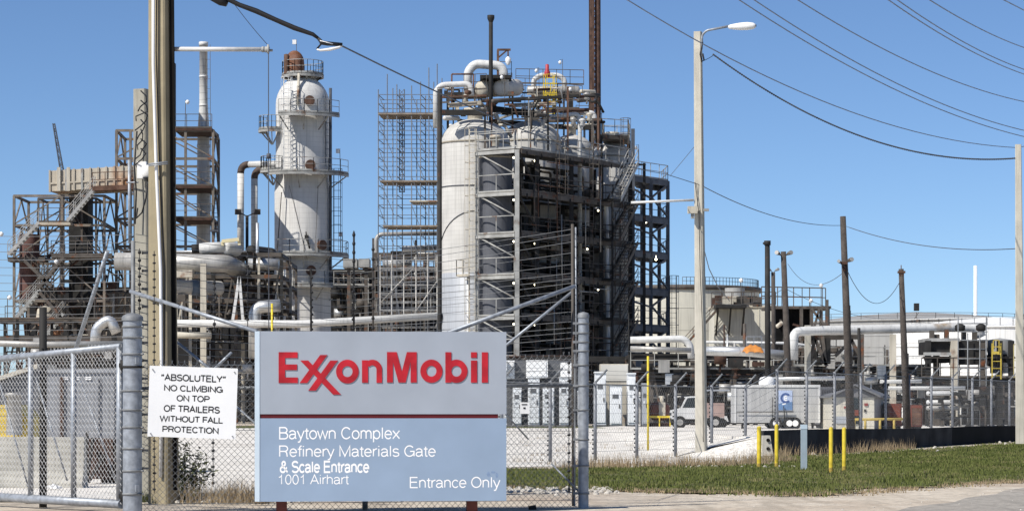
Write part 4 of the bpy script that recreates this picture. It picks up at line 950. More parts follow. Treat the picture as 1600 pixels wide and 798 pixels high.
flat([(1216.5, 631), (1221, 629), (1238, 627), (1238, 640), (1216.5, 640)], -.037, mat('logo_mid', (.12, .22, .40), .5, 0, .1, 3), 'emblem_band', bd)
flat([(1222, 630), (1228, 629.3), (1228, 631.2), (1222, 632)], -.040, text_white, 'emblem_stroke', bd)
for px in (1212, 1233, 1242):
    q = P(px, 661, Dt-.0); q.z = YZ+.27
    for y in (-.05, dep-.1): mb = MB(); mb.tube((q.x, Dt+y-.12, q.z), (q.x, Dt+y+.12, q.z), .29, n=20); w = mb.build('wheel', tyre, tl); mb = MB(); mb.tube((q.x, Dt+y-.135, q.z), (q.x, Dt+y+.135, q.z), .15, n=14); mb.build('rim', white_clean, w)
mb = MB(); vs = [A_(1206, 661, -.2), A_(1208, 654, -.2), A_(1214, 651, -.2), A_(1242, 651, -.2), A_(1248, 655, -.2), A_(1250, 661, -.2)]; v2 = [v+Vector((0, .2, 0)) for v in vs]; k = 6
mb.add(vs+v2, [(i, i+1, i+1+k, i+k) for i in range(k-1)]); mb.build('mudguard', steel_dk, tl)
mb = MB(); mb.beam((a.x+.2, Dt+.4, YZ+.35), (b.x-.2, Dt+.4, YZ+.35), .08, .14); mb.box((a.x+.4, Dt+.4, YZ+.2), (.1, .1, .4)); mb.box((b.x-.3, Dt+.4, YZ+.2), (.1, .1, .4)); mb.build('chassis', steel_dk, tl)
mb = MB(); mb.lathe([(.40, 0), (.40, .25), (.33, .36), (.15, .42), (.001, .43)], (P(1202, 0, Dt).x, Dt+1, a.z), 14); mb.build('roof_vent', white_clean, tl)
for y in (645, 632, 620):
    if y == 645: mb = MB(); mb.tube(A_(1150, 643, -.12), A_(1240, 643, -.12), .02, n=5); mb.tube(A_(1207, 620, -.12), A_(1207, 660, -.12), .02, n=5); mb.tube(A_(1224, 634, -.12), A_(1226, 655, -.12), .025, n=5); mb.build('grab_rail', steel_dk, tl)
# dark-coloured container for the trailer's shaded right end
a = P(1282, 604, 126); b = P(1304, 664, 126)
gc = thing('trailer_shade_end', 'shade-dark trailer end container between the white trailer and the small building', 'filler', ((a.x+b.x)/2, 127.2, YZ))
mb = MB(); mb.box(((a.x+b.x)/2, 127.2, (a.z+YZ)/2+.1), (b.x-a.x, 2.4, a.z-YZ-.2)); mb.build('body', mat('trailer_end_shade', (.13, .13, .14), .6, 0, .12, 1, streak=.6), gc)
for i in range(8): mb = MB(); x = a.x+(b.x-a.x)*(i+.5)/8; mb.box((x, 125.97, (a.z+YZ)/2+.1), (.04, .06, a.z-YZ-.4)); mb.build('rib', mat('trailer_end_shade', (.13, .13, .14)), gc)
mb = MB(); mb.box(((a.x+b.x)/2, 127.2, YZ+.1), (b.x-a.x-.1, 2.2, .2)); mb.build('skid', steel_dk, gc)

# small gabled building
Db = 118
x0 = P(1303, 0, Db).x; x1 = P(1366, 0, Db).x; ez = P(0, 618, Db).z; rz_ = P(0, 603, Db).z; dep = 5.5; x2 = x1+.6
bh = thing('small_building', 'low cream building with a grey gabled roof and red notices by its door', 'building', ((x0+x1)/2, Db+dep/2, YZ))
mb = MB(); mx_ = (x0+x1)/2; wall = mat('cream_wall', (.55, .52, .44), .7, 0, .06, 1, streak=.6)
mb.add([(x0, Db, YZ-.1), (x1, Db, YZ-.1), (x1, Db, ez), (mx_, Db, rz_), (x0, Db, ez), (x0, Db+dep, YZ-.1), (x1+1.3, Db+dep, YZ-.1), (x1+1.3, Db+dep, ez), (mx_+1.2, Db+dep, rz_), (x0, Db+dep, ez)], [(0, 1, 2, 3, 4), (9, 8, 7, 6, 5), (5, 0, 4, 9)])
mb.build('wall', wall, bh)
mb = MB(); mb.add([(x1, Db, YZ-.1), (x1+1.3, Db+dep, YZ-.1), (x1+1.3, Db+dep, ez), (x1, Db, ez)], [(0, 1, 2, 3)])
mb.build('side_wall', mat('grey_cladding', (.27, .26, .25), .7, 0, .12, 2), bh)
mb = MB(); o_ = .25
for sx, (xe, xe2) in ((-1, (x0-.2, x0-.2)), (1, (x1+.25, x1+1.6))):
    A = [(mx_, Db-o_, rz_+.02), (xe, Db-o_, ez-.08), (xe2, Db+dep+o_, ez-.08), (mx_+1.2, Db+dep+o_, rz_+.02)]
    mb.add([(p[0], p[1], p[2]) for p in A]+[(p[0], p[1], p[2]+.09) for p in A], [(0, 1, 2, 3), (7, 6, 5, 4), (0, 4, 5, 1), (1, 5, 6, 2), (2, 6, 7, 3), (3, 7, 4, 0)])
mb.build('roof', mat('grey_roof', (.15, .15, .155), .6, 0, .12, 2), bh)
mb = MB(); vs = [(x, y, z) for y in (Db-.08, Db-.02) for x, z in ((x0-.12, ez-.06), (x1+.16, ez-.06), (mx_, rz_-.02))]
mb.add(vs, [(0, 1, 2), (5, 4, 3), (0, 3, 4, 1), (1, 4, 5, 2), (2, 5, 3, 0)]); mb.build('gable', MATS['grey_roof'], bh)
def fl(px0, py0, px1, py1, m, name, par, y=-.03):
    a = P(px0, py0, Db); b = P(px1, py1, Db); mb = MB(); mb.box(((a.x+b.x)/2, Db+y, (a.z+b.z)/2), (b.x-a.x, .05, a.z-b.z)); return mb.build(name, m, par)
dr = fl(1332, 622, 1346, 662, glass, 'door', bh)
fl(1334, 640, 1344, 649, red_box, 'panel', dr, -.065)
rn = mat('notice_red', (.26, .05, .045), .6, 0, .2, 4); fl(1318.5, 634.5, 1321.5, 637.5, rn, 'notice', bh); fl(1350.5, 629.5, 1356, 633.5, rn, 'notice', bh); fl(1350, 639, 1353, 643, steel_dk, 'notice', bh); fl(1306, 650, 1323, 661, cabinet_grey, 'louvre', bh)
# items right of the building
def simple_box(name, label, cat, px0, py0, px1, D, dep, m, trim=None):
    a = P(px0, py0, D); b = P(px1, py0, D); h = a.z-YZ; c = ((a.x+b.x)/2, D+dep/2, YZ); r = thing(name, label, cat, c)
    mb = MB(); mb.box((c[0], c[1], YZ+h/2+.06), (b.x-a.x, dep, h-.12)); mb.build('body', m, r)
    mb = MB(); mb.box((c[0], D-.03, YZ+h*.52), ((b.x-a.x)*.8, .05, h*.7)); mb.build('panel', trim or m, r)
    mb = MB(); mb.box((c[0], c[1], YZ+.06), ((b.x-a.x)*.9, dep*.9, .14)); mb.build('skid', steel_dk, r); return r
simple_box('red_tank_box', 'dark red equipment box just right of the small cream building', 'box', 1387, 630, 1409, 121, 1.5, red_box)
simple_box('red_generator', 'rusty red generator box behind the platform pole base', 'generator', 1423, 632, 1441, 120, 1.6, red_box, rusty)
yb = thing('yellow_barrier', 'low yellow pipe barrier in front of the small cream building', 'barrier', (P(1375, 0, 112).x, 112, YZ))
mb = MB(); mb.tube(P(1332, 655, 112), P(1419, 654, 112), .06, n=8); mb.build('rail', mat('yellow_dull', (.45, .33, .08), .6, 0, .2, 2), yb)
for px in (1335, 1352, 1375, 1397, 1417): mb = MB(); q = P(px, 655, 112); mb.tube((q.x, q.y, YZ), q, .055, n=8); mb.build('post', mat('yellow_dull', (.45, .33, .08)), yb)

# ------------------------------------------------------------------ behind the gate at the left
q = G(60, 40); r = thing('jersey_barrier', 'weathered concrete barrier standing behind the gate at the left', 'barrier', G(40, 41))
mb = MB(); xL = P(-120, 0, 41).x; xR = P(133, 0, 41).x; prof = [(-.30, 0), (-.30, .08), (-.16, .28), (-.10, .82), (.10, .82), (.16, .28), (.30, .08), (.30, 0)]; k = len(prof)
vs = [Vector((x+(.0 if x < -5 else -.12*z), 41+y, z)) for x in (xL, xR) for y, z in prof]
mb.add(vs, [tuple(range(k))[::-1], tuple(range(k, 2*k))]+[(i, (i+1) % k, k+(i+1) % k, k+i) for i in range(k)]); mb.build('body', conc_grey, r)
a = P(65, 581, 52); b = P(188, 700, 52); r = thing('grey_tank', 'grey steel roll off tank with white stencil marks, behind the concrete barrier', 'tank', ((a.x+b.x)/2, 53.2, 0)); gt = mat('tank_paint', (.24, .25, .27), .6, .1, .1, 2, streak=.8)
mb = MB(); mb.box(((a.x+b.x)/2, 53.2, a.z/2+.1), (b.x-a.x, 2.4, a.z-.2)); mb.build('body', gt, r)
mb = MB(); mb.box(((a.x+b.x)/2, 53.2, a.z+.03), (b.x-a.x+.1, 2.5, .09)); mb.build('rim', gt, r)
for px in (97, 152, 176): mb = MB(); q = P(px, 0, 52); mb.box((q.x, 51.97, a.z*.5), (.07, .07, a.z*.9)); mb.build('rib', rust_dk if px == 97 else gt, r)
for px in (100, 118, 136):
    for dy in (0, 3): mb = MB(); q = P(px, 589+dy, 51.99); mb.box((q.x+.03, 51.985, q.z), (.12, .02, .026)); mb.build('stencil', text_white, r)
for y in (-1, 1): mb = MB(); mb.beam((a.x, 53.2+y*.8, .06), (b.x, 53.2+y*.8, .06), .12, .12); mb.build('skid', rust_dk, r)
ym = thing('yellow_machine', 'yellow machine hood with a grey cylinder, behind the barrier at the far left', 'machine', G(20, 47))
mb = MB(); a = P(-60, 632, 47); b = P(44, 680, 47); pr = [(a.x, .3), (a.x, a.z-.05), (a.x+.1, a.z), (b.x-.22, a.z), (b.x-.02, a.z-.25), (b.x, .3)]; k = 6
vs = [Vector((x, y, z)) for y in (47, 48.4) for x, z in pr]; mb.add(vs, [tuple(range(k))[::-1], tuple(range(k, 2*k))]+[(i, (i+1) % k, k+(i+1) % k, k+i) for i in range(k)]); mb.build('hood', mat('machine_yellow', (.62, .45, .06), .5, 0, .15, 3), ym)
mb = MB(); mb.lathe([(.15, .3), (.13, 1.0), (.17, 1.02), (.17, 1.07), (.02, 1.08)], (P(22, 0, 46.8).x, 46.8, P(0, 675, 46.8).z-.35), 16); mb.build('cylinder', alu_dull, ym)
mb = MB(); mb.box((P(0, 0, 47).x, 47.7, .2), (1.5, 1.3, .4)); mb.build('undercarriage', steel_dk, ym)
hp = thing('hopper_roof', 'dark hopper with a pale sloping roof at the far left behind the gate', 'hopper', G(10, 60))
mb = MB(); a0 = P(-60, 606, 60); a1 = P(58, 568, 60); mb.add([a0, a1, a1+Vector((0, 2.5, 0)), a0+Vector((0, 2.5, 0))]+[v-Vector((0, 0, .1)) for v in (a0, a1, a1+Vector((0, 2.5, 0)), a0+Vector((0, 2.5, 0)))], [(0, 1, 2, 3), (7, 6, 5, 4), (0, 4, 5, 1), (1, 5, 6, 2), (2, 6, 7, 3), (3, 7, 4, 0)]); mb.build('roof', beige, hp)
mb = MB(); mb.add([(a0.x, 60.2, 0), (a1.x, 60.2, 0), (a1.x, 60.2, a1.z-.12), (a0.x, 60.2, a0.z-.12), (a0.x, 62.4, 0), (a1.x, 62.4, 0), (a1.x, 62.4, a1.z-.12), (a0.x, 62.4, a0.z-.12)], [(3, 2, 1, 0), (4, 5, 6, 7), (0, 1, 5, 4), (1, 2, 6, 5), (2, 3, 7, 6), (3, 0, 4, 7)]); mb.build('body', cabinet_dark, hp)
rm = thing('rusty_machinery', 'low heap of dark rusty machinery just left of the gate post', 'machinery', G(160, 43))
for i in range(9):
    mb = MB(); q = G(rg.uniform(134, 190), 43+rg.uniform(0, .9)); mb.box(q+Vector((0, 0, .15+rg.uniform(0, .5))), (rg.uniform(.1, .3), .3, rg.uniform(.1, .5)), rg.uniform(0, 1)); mb.build('casting', rust_dk, rm)
for i in range(6):
    mb = MB(); a = G(rg.uniform(132, 190), 42.7); a.z += .05; b = a+Vector((rg.uniform(-.3, .3), .3, rg.uniform(.4, .9))); mb.tube(a, b, .03, n=6); mb.build('rod', steel_dk, rm)
for i, (px, y, D, lb) in enumerate(((84, 757, 40.2, 'crumpled white debris lying in front of the concrete barrier'),)):
    mb = MB(); stone(mb, G(px, D).x, D, .09, rg); stone(mb, G(px-7, D).x, D, .06, rg); stone(mb, G(px+6, D).x, D+.1, .05, rg); solo(mb, 'white_debris', white_clean, lb, 'debris', tuple(G(px, D)))
# timber, bush, stubs near the fence
mb = MB(); mb.beam(P(315, 778, 36.5), P(420, 786, 35.6), .2, .17); solo(mb, 'timber_beam', wood_grey, 'weathered timber beam lying on the ground left of the entrance sign', 'timber', tuple(G(360, 36)))
mb = MB(); mb.tube(P(372, 786, 35.3), P(396, 788, 35.2), .06, n=8); solo(mb, 'rubber_hose', tyre, 'short black rubber pipe lying by the timber beam', 'pipe', tuple(G(380, 35.3)))
bs = thing('weedy_bush', 'scraggly green and brown bush growing at the foot of the concrete poles', 'bush', G(292, 34.9))
mb = MB(); mb2 = MB(); rb_ = random.Random(9); q0 = G(290, 34.9)
for i in range(34):
    a = rb_.uniform(0, 6.28); h = rb_.uniform(.35, .8); e = Vector((math.cos(a)*rb_.uniform(.05, .3), math.sin(a)*rb_.uniform(.05, .25), h)); p = q0+Vector((rb_.uniform(-.16, .16), rb_.uniform(-.1, .1), 0))
    pts = [p, p+e*.5+Vector((0, 0, .05)), p+e]; mb.path(pts, [.006, .005, .003], 4)
    for j in range(26):
        t = rb_.uniform(.35, 1.05); c = pts[0].lerp(pts[2], t)+Vector((rb_.gauss(0, .035), rb_.gauss(0, .035), rb_.gauss(0, .03))); u = Vector((rb_.gauss(0, 1), rb_.gauss(0, 1), rb_.gauss(0, .6))).normalized(); v = u.orthogonal().normalized(); l = rb_.uniform(.02, .045)
        mb2.add([c-u*l, c+v*l*.4, c+u*l, c-v*l*.4], [(0, 1, 2, 3)])
mb.build('stems', wood_grey, bs); mb2.build('foliage', weed_m, bs)
mb = MB()
for i in range(60): tuft(mb, G(rg.uniform(228, 300), 34.2).x, 34.2+rg.gauss(0, .2), 14, .1, rg.uniform(.08, .3), rg, .012)
o = mb.build('green_weeds', weed_m); o['kind'] = 'stuff'
mb = MB(); mb.tube(P(826, 795, 31.9), P(838, 793, 31.9), .045, n=8); mb.tube(P(832, 800, 31.9), P(833, 790, 31.9), .04, n=8); solo(mb, 'valve_cap', tyre, 'small black cap on the ground right of the entrance sign', 'cap', tuple(G(832, 31.9)))
# ================================================================== REACTOR BLOCK
C0 = Vector((.34, 171, 0)); UU = Vector((.57, .82, 0)).normalized(); VV = Vector((-.82, .57, 0)).normalized(); UP = Vector((0, 0, 1))
def R(a, b, z=0): return C0+UU*a+VV*b+UP*z
def Rx(px, b):                                     # distance along the long face that shows at column px
    t = (px-800)/F; n = t*(C0.y+VV.y*b)-(C0.x+VV.x*b); return n/(UU.x-t*UU.y)
LV = [1.2+(645-y)*S(171) for y in (558, 494, 430, 365, 300, 234)]     # deck heights
rbk = thing('reactor_structure', 'tall dark steel frame of six decks holding the row of white reactor vessels', 'structure', R(8, 2, YZ))
TOP = LV[-1]; AE = 14.2; BE = 3.35
# columns
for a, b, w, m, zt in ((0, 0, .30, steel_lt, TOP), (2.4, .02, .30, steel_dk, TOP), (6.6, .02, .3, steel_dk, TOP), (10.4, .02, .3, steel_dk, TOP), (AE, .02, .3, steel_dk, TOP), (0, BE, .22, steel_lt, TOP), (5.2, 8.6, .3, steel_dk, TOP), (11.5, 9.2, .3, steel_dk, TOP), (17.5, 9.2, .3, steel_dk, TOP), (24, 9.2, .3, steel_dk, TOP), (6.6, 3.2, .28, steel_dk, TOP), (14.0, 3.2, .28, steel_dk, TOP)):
    mb = MB(); mb.beam(R(a, b, YZ), R(a, b, zt), w, w); mb.build('column', m, rbk)
for i, z in enumerate(LV):
    # end face coloured pale for sun, long face coloured dark for shade
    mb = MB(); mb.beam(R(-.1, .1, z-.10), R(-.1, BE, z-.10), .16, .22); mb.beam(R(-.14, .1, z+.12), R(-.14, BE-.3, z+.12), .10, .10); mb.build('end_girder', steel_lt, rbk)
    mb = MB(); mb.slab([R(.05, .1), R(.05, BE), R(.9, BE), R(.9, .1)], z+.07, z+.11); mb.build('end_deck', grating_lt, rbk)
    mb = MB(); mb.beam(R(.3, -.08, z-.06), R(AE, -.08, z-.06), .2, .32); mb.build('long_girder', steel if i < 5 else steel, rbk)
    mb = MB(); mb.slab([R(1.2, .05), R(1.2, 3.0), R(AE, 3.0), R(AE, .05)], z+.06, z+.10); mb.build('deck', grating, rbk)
    if i < 5: mb = MB(); mb.slab([R(6.0, 3.05), R(6.0, 9.4), R(24.4, 9.4), R(15.5, 3.05)], z-.1, z-.04); mb.build('inner_deck', steel_dk, rbk)
    for j in range(8): mb = MB(); mb.box(R(.9+j*1.75, -.2, z-.2), (.1, .1, .3)); mb.build('bracket', steel_dk, rbk)
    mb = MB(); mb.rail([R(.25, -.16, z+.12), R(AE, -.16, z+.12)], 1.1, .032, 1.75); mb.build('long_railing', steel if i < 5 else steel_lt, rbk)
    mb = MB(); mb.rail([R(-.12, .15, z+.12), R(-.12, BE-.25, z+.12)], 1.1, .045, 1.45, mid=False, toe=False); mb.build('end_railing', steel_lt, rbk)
    if i: mb = MB(); mb.tube(R(-.06, BE-.4, z-.2), R(-.06, .2, LV[i-1]+1.25), .055, n=6); mb.build('end_brace', steel_lt, rbk)
    if i: mb = MB(); mb.beam(R(.2, -.02, z-.2), R(2.3, -.02, LV[i-1]+.4), .12); mb.build('long_brace', steel_dk, rbk); mb = MB(); mb.beam(R(AE-.2, .3, z-.2), R(AE-2.5, .3, LV[i-1]+.4), .12); mb.build('long_brace', steel_dk if i < 5 else steel, rbk)
mb = MB(); mb.rail([R(.0, .0, TOP+.12), R(-.05, BE, TOP+.12)], 1.25, .04, 1.1); mb.build('top_railing', steel_lt, rbk)
mb = MB(); mb.ladder(R(-.05, BE+.25, LV[0]-1.5), R(-.05, BE+.25, TOP+1.6), VV, .55, True, -UU, .045); mb.build('caged_ladder', beige, rbk)
mb = MB(); z = LV[2]; mb.slab([R(-.9, BE), R(-.9, BE+1.0), R(0, BE+1.0), R(0, BE)], z, z+.06); mb.rail([R(-.1, BE+1.0, z+.05), R(-.9, BE+1.0, z+.05), R(-.9, BE, z+.05)], 1.1, .035, .6); mb.build('balcony', beige, rbk)
mb = MB(); mb.tube(R(-.35, BE+.45, YZ), R(-.35, BE+.45, LV[2]), .09, n=6); mb.build('post', white_paint, rbk)
# lamps on the deck undersides
lr = random.Random(11)
for i, z in enumerate(LV[1:]):
    for a, b in ((.1, .35), (2.7, .4), (9.5+i % 2*1.4, .6)):
        if i == 4 and a > 9: continue
        mb = MB(); mb.lathe([(.001, -.08), (.055, -.04), (.065, .02), (.001, .08)], R(a, b, z-.5), 8); mb.build('lamp', lamp_on, rbk)
# stair flights on the long face
for i in range(5):
    z0, z1 = LV[i], LV[i+1]
    a0, a1 = 11.0, 13.4
    mb = MB(); mb.stair(R(a0, -.75, z0+.1), R(a1, -.75, z1+.1), .8, VV); mb.build('stair_flight', steel if i < 4 else alu_dull, rbk)
    mb = MB(); mb.slab([R(10.0, -.25), R(10.0, -1.2), R(11.0, -1.2), R(11.0, -.25)], z0+.04, z0+.1); mb.rail([R(10, -.3, z0+.1), R(10, -1.2, z0+.1), R(11, -1.2, z0+.1)], 1.05, .03, 1.2); mb.build('stair_landing', steel_dk, rbk); mb = MB(); mb.slab([R(13.4, -.25), R(13.4, -1.2), R(14.4, -1.2), R(14.4, -.25)], z1+.04, z1+.1); mb.build('stair_landing', steel_dk, rbk)
mb = MB(); mb.beam(R(14.3, -1.1, YZ), R(14.3, -1.1, TOP+.2), .2); mb.beam(R(10.1, -1.1, YZ), R(10.1, -1.1, LV[4]), .16); mb.build('stair_post', steel_dk, rbk)
# equipment standing between the decks, coloured dark for the shade inside
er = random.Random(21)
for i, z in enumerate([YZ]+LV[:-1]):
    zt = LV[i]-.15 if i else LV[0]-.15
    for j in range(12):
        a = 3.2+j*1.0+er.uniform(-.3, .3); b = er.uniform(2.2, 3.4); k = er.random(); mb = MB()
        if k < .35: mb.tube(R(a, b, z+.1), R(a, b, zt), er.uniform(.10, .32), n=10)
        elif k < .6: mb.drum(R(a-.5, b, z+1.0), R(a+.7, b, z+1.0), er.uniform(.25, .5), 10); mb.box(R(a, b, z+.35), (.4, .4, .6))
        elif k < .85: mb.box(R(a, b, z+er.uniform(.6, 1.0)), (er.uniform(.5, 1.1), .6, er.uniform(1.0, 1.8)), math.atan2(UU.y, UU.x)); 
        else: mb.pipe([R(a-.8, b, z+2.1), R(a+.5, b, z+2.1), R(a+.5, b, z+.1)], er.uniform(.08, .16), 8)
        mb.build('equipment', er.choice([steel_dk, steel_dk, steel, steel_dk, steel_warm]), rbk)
    mb = MB()
    for j in range(7):
        zz = z+er.uniform(.4, 2.3); mb.tube(R(er.uniform(1.4, 4), er.uniform(1.8, 3), zz), R(er.uniform(10, 13.6), er.uniform(2, 3), zz+er.uniform(-.1, .1)), er.uniform(.04, .1), n=6)
    mb.build('process_line', steel_dk, rbk)
for a_ in (4.4, 8.6):
    for i in range(5): mb = MB(); mb.ladder(R(a_, -.35, LV[i]+.1), R(a_, -.35, LV[i+1]+.9), UU, .5, i == 4, -VV, .03); mb.build('ladder', steel, rbk)
for j in range(44):
    a_ = er.uniform(1, 13.8); z_ = er.choice(LV); mb = MB(); L_c = er.uniform(1.5, 6); zz = z_-er.uniform(.1, 2.4)
    if j % 2: mb.tube(R(a_, -.22, zz), R(a_, -.22, max(YZ, zz-L_c)), er.uniform(.025, .06), n=5)
    else: mb.tube(R(a_, -.2, zz), R(min(14, a_+L_c), -.2, zz), er.uniform(.02, .05), n=5)
    mb.build('conduit', er.choice([steel, alu_dull, steel_warm, steel, rusty]), rbk)
# dark panels added behind the bays to shut out the sky
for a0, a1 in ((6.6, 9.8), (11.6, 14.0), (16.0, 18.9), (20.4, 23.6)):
    for z, zt in zip([YZ]+LV[:-1], LV): mb = MB(); c = R((a0+a1)/2, 9.0, (z+zt)/2); mb.box(c, (a1-a0, .5, zt-z-.15), math.atan2(UU.y, UU.x)); mb.build('sky_backing', steel_dk, rbk)
# open end bay towards the right
ob = thing('stair_tower', 'open dark steel tower with decks and ladders at the right end of the reactor structure', 'tower', R(17.5, -.5, YZ))
def RX(px, D, z): return Vector(((px-800)*S(D), D, z))
TDc = ((989, 184.5), (1017, 186.5), (1043.5, 188.5), (1003, 190.5), (1030, 192))
tz = [1.2+(645-y)*S(188.5) for y in (566, 511, 455, 398, 343, 283)]
for px, D in TDc: mb = MB(); mb.beam(RX(px, D, YZ), RX(px, D, tz[-1]+(3.4 if px == 989 else 0)), .26, .26); mb.build('column', steel_bl, ob)
cn = [RX(989, 184.5, 0), RX(1043.5, 188.5, 0), RX(1034, 193, 0), RX(996, 190, 0)]
for i, z in enumerate(tz):
    mb = MB(); mb.slab([(p.x, p.y) for p in cn], z-.03, z+.03); mb.build('deck', steel_dk, ob)
    mb = MB()
    for p, q in zip(cn, cn[1:]+cn[:1]): mb.beam(p+UP*(z-.18), q+UP*(z-.18), .18, .4)
    mb.build('girder', steel_bl, ob)
    mb = MB(); 
    for p, q in ((cn[0], cn[1]), (cn[1], cn[2])): mb.rail([p+UP*(z+.03), q+UP*(z+.03)], 1.1, .033, 1.3)
    mb.build('railing', steel_bl if i < 5 else steel_lt, ob)
    lo = tz[i-1] if i else YZ
    if i:
        mb = MB(); e0 = RX(1017, 186.4, 0); mb.beam(cn[0]+UP*(z-.9), e0+UP*(lo+1.4), .12); mb.beam(e0+UP*(lo+1.4), cn[1]+UP*(z-.2), .12); mb.beam(e0+UP*(lo+1.5), cn[1]+UP*(lo+.2), .12); mb.build('brace', steel_bl, ob)
mb = MB(); mb.ladder(RX(996, 185.5, tz[0]), RX(996, 185.5, tz[-1]), (1, .1, 0), .5, False, (0, -1, 0), .03); mb.build('ladder', steel_bl, ob); mb = MB(); mb.ladder(RX(1052, 188, YZ), RX(1052, 188, tz[2]+1.1), (1, 0, 0), .5, True, (0, -1, 0), .03); mb.build('ladder', steel_bl, ob)
for px, y, D in ((1009, 347, 186), (1025, 405, 186)): mb = MB(); mb.lathe([(.001, -.1), (.08, -.06), (.09, .03), (.001, .1)], P(px, y, D), 8); mb.tube(P(px, y, D), P(px, y-6, D), .02, n=4); mb.build('lamp', lamp_on, ob)
# ---- reactor vessels
def vessel(a, b, r, zt, label, m=white_vessel, zb=YZ, neck=True):
    c = R(a, b, 0); root = thing('reactor_vessel', label, 'vessel', (c.x, c.y, zb), 'reactor vessels')
    hh = r*.72; prof = [(r*1.0, zb), (r, zt-hh)]+[(r*math.cos(t), zt-hh+hh*math.sin(t)) for t in [math.pi/2*k/8 for k in range(1, 9)]]
    prof[-1] = (.01, zt); mb = MB(); mb.lathe(prof, (c.x, c.y, 0), 40); mb.build('shell', m, root)
    mb = MB(); mb.lathe([(r*1.002, zt-hh-.06), (r*1.02, zt-hh-.06), (r*1.02, zt-hh+.06), (r*1.0, zt-hh+.06)], (c.x, c.y, 0), 36); mb.build('band', mat('band_dark', (.30, .27, .22), .7, 0, .2, 3), root)
    if neck:
        mb = MB(); mb.lathe([(r*.22, zt-.25), (r*.22, zt+.5), (r*.34, zt+.5), (r*.34, zt+.72), (.01, zt+.74)], (c.x, c.y, 0), 16); mb.build('nozzle', beige, root)
    return root
v1 = vessel(3.2, 5.75, 2.4, 21.5, 'biggest pale insulated reactor vessel at the left end of the dark steel frame')
c = R(3.2, 5.75); z = EYE+(645-426)*S(175); z2 = EYE+(645-492)*S(175)
jk = mat('jacket_bluegrey', (.38, .40, .43), .5, .1, .06, .6, band=.5, streak=.5)
mb = MB(); mb.lathe([(2.4*1.003, YZ), (2.4*1.003, z), (2.4, z+.01)], (c.x, c.y, 0), 40); mb.build('lower_jacket', jk, v1)
for y, r_ in ((288, 2.42), (327, 2.42)):
    z = EYE+(645-y)*S(174); mb = MB(); mb.path([(c.x+r_*math.cos(t), c.y+r_*math.sin(t), z-dz) for t, dz in [(math.radians(200+8.5*k), .0 if y == 288 else 1.9*(1-k/9)**2) for k in range(10)]], .035, 5); mb.build('hose', cable_m, v1)
vessel(10.0, 5.7, 2.15, 22.0, 'white domed reactor vessel with a dark band, second in the row of vessels')
vessel(14.6, 5.3, 1.55, 21.4, 'smaller white domed reactor vessel, third in the row of vessels')
vessel(20.5, 5.6, 1.6, 21.4, 'white domed reactor vessel at the right end of the row of vessels')
# vessel coloured dark for the shade behind the end walkways
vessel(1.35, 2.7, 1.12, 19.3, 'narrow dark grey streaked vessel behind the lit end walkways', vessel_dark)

# ---- things above the top deck
def pxpipe(name, pts, D, r, m, label, cat='pipe', group=None, n=12, br=2.0):
    pp = [P(p[0], p[1], p[2] if len(p) > 2 else D) for p in pts]; mb = MB(); mb.pipe(pp, r*S(D), n, br); return solo(mb, name, m, label, cat, tuple(pp[-1]), group)
pxpipe('dark_riser', [(687, 140), (687, 560), (687, 660)], 172, 3.6, steel_dk, 'dark vertical riser pipe running down left of the biggest reactor vessel')
pxpipe('white_header', [(681, 200), (681, 142), (690, 133), (735, 131), (737, 150)], 176, 4.6, white_ins, 'short white header pipe above the biggest reactor vessel at its left')
pxpipe('gooseneck_pipe', [(731, 150), (731, 112), (742, 100), (786, 103), (790, 140)], 180, 7.0, white_ins, 'thick white gooseneck pipe bending over left of the dark stack', br=1.8)
pxpipe('dark_stack', [(767, 27), (767, 120), (767, 205)], 176, 3.3, steel_dk, 'slim dark vent stack with a flared top above the reactors', 'stack')
mb = MB(); q = P(767, 27, 176); mb.lathe([(3.3*S(176), -.35), (5.6*S(176), -.1), (5.6*S(176), .12), (4.4*S(176), .12), (3.3*S(176), -.2)], q, 14); o = mb.build('flared_top', steel_dk); o.parent = bpy.data.objects['dark_stack']; o.matrix_parent_inverse = Matrix.Translation(-Vector(bpy.data.objects['dark_stack'].location))
pxpipe('white_loop_pipe', [(848, 205), (848, 184), (904, 178), (906, 200), (906, 560)], 181.0, 3.5, white_ins, 'white pipe looping along the top deck and running down the dark front', n=10)
pxpipe('white_downpipe', [(946, 318), (948, 330), (950, 560), (951, 660)], 180.5, 3.5, white_paint, 'white vertical pipe in front of the stair flights', n=10)
pxpipe('overhead_pipe', [(930, 195), (928, 176), (880, 178)], 192, 4, white_ins, 'short white overhead pipe left of the lattice mast')
pxpipe('inverted_loop', [(834, 150), (834, 124), (845, 118), (872, 118), (882, 124), (882, 142)], 190, 4.2, white_ins, 'white inverted loop pipe around the yellow ladder')
tops = thing('overhead_platform', 'cluttered rusty steel platform carrying drums and pipes above the reactor vessels', 'platform', P(760, 185, 178))
def tbeam(x0, y0, x1, y1, D, w, h, m, name='beam'):
    mb = MB(); mb.beam(P(x0, y0, D), P(x1, y1, D), w, h*S(D)); mb.build(name, m, tops)
for x0, y0, x1, y1, D, h, m in ((700, 165, 752, 161, 175, 6, rust_panel), (684, 152, 760, 150, 178, 3, rusty), (752, 158, 905, 150, 180, 4, steel_dk), (752, 196, 850, 160, 184, 3, steel_lt), (795, 165, 868, 162, 183, 5, beige), (815, 175, 920, 172, 186, 5, rusty), (838, 190, 940, 187, 188, 4, steel), (690, 176, 760, 176, 174, 8, steel_dk), (765, 170, 835, 178, 181, 9, steel_dk), (830, 150, 908, 148, 190, 4, steel), (700, 150, 760, 149, 182, 10, steel_dk), (845, 197, 935, 200, 188, 7, steel_dk), (770, 190, 850, 196, 184, 7, steel_dk)): tbeam(x0, y0, x1, y1, D, .5, h, m)
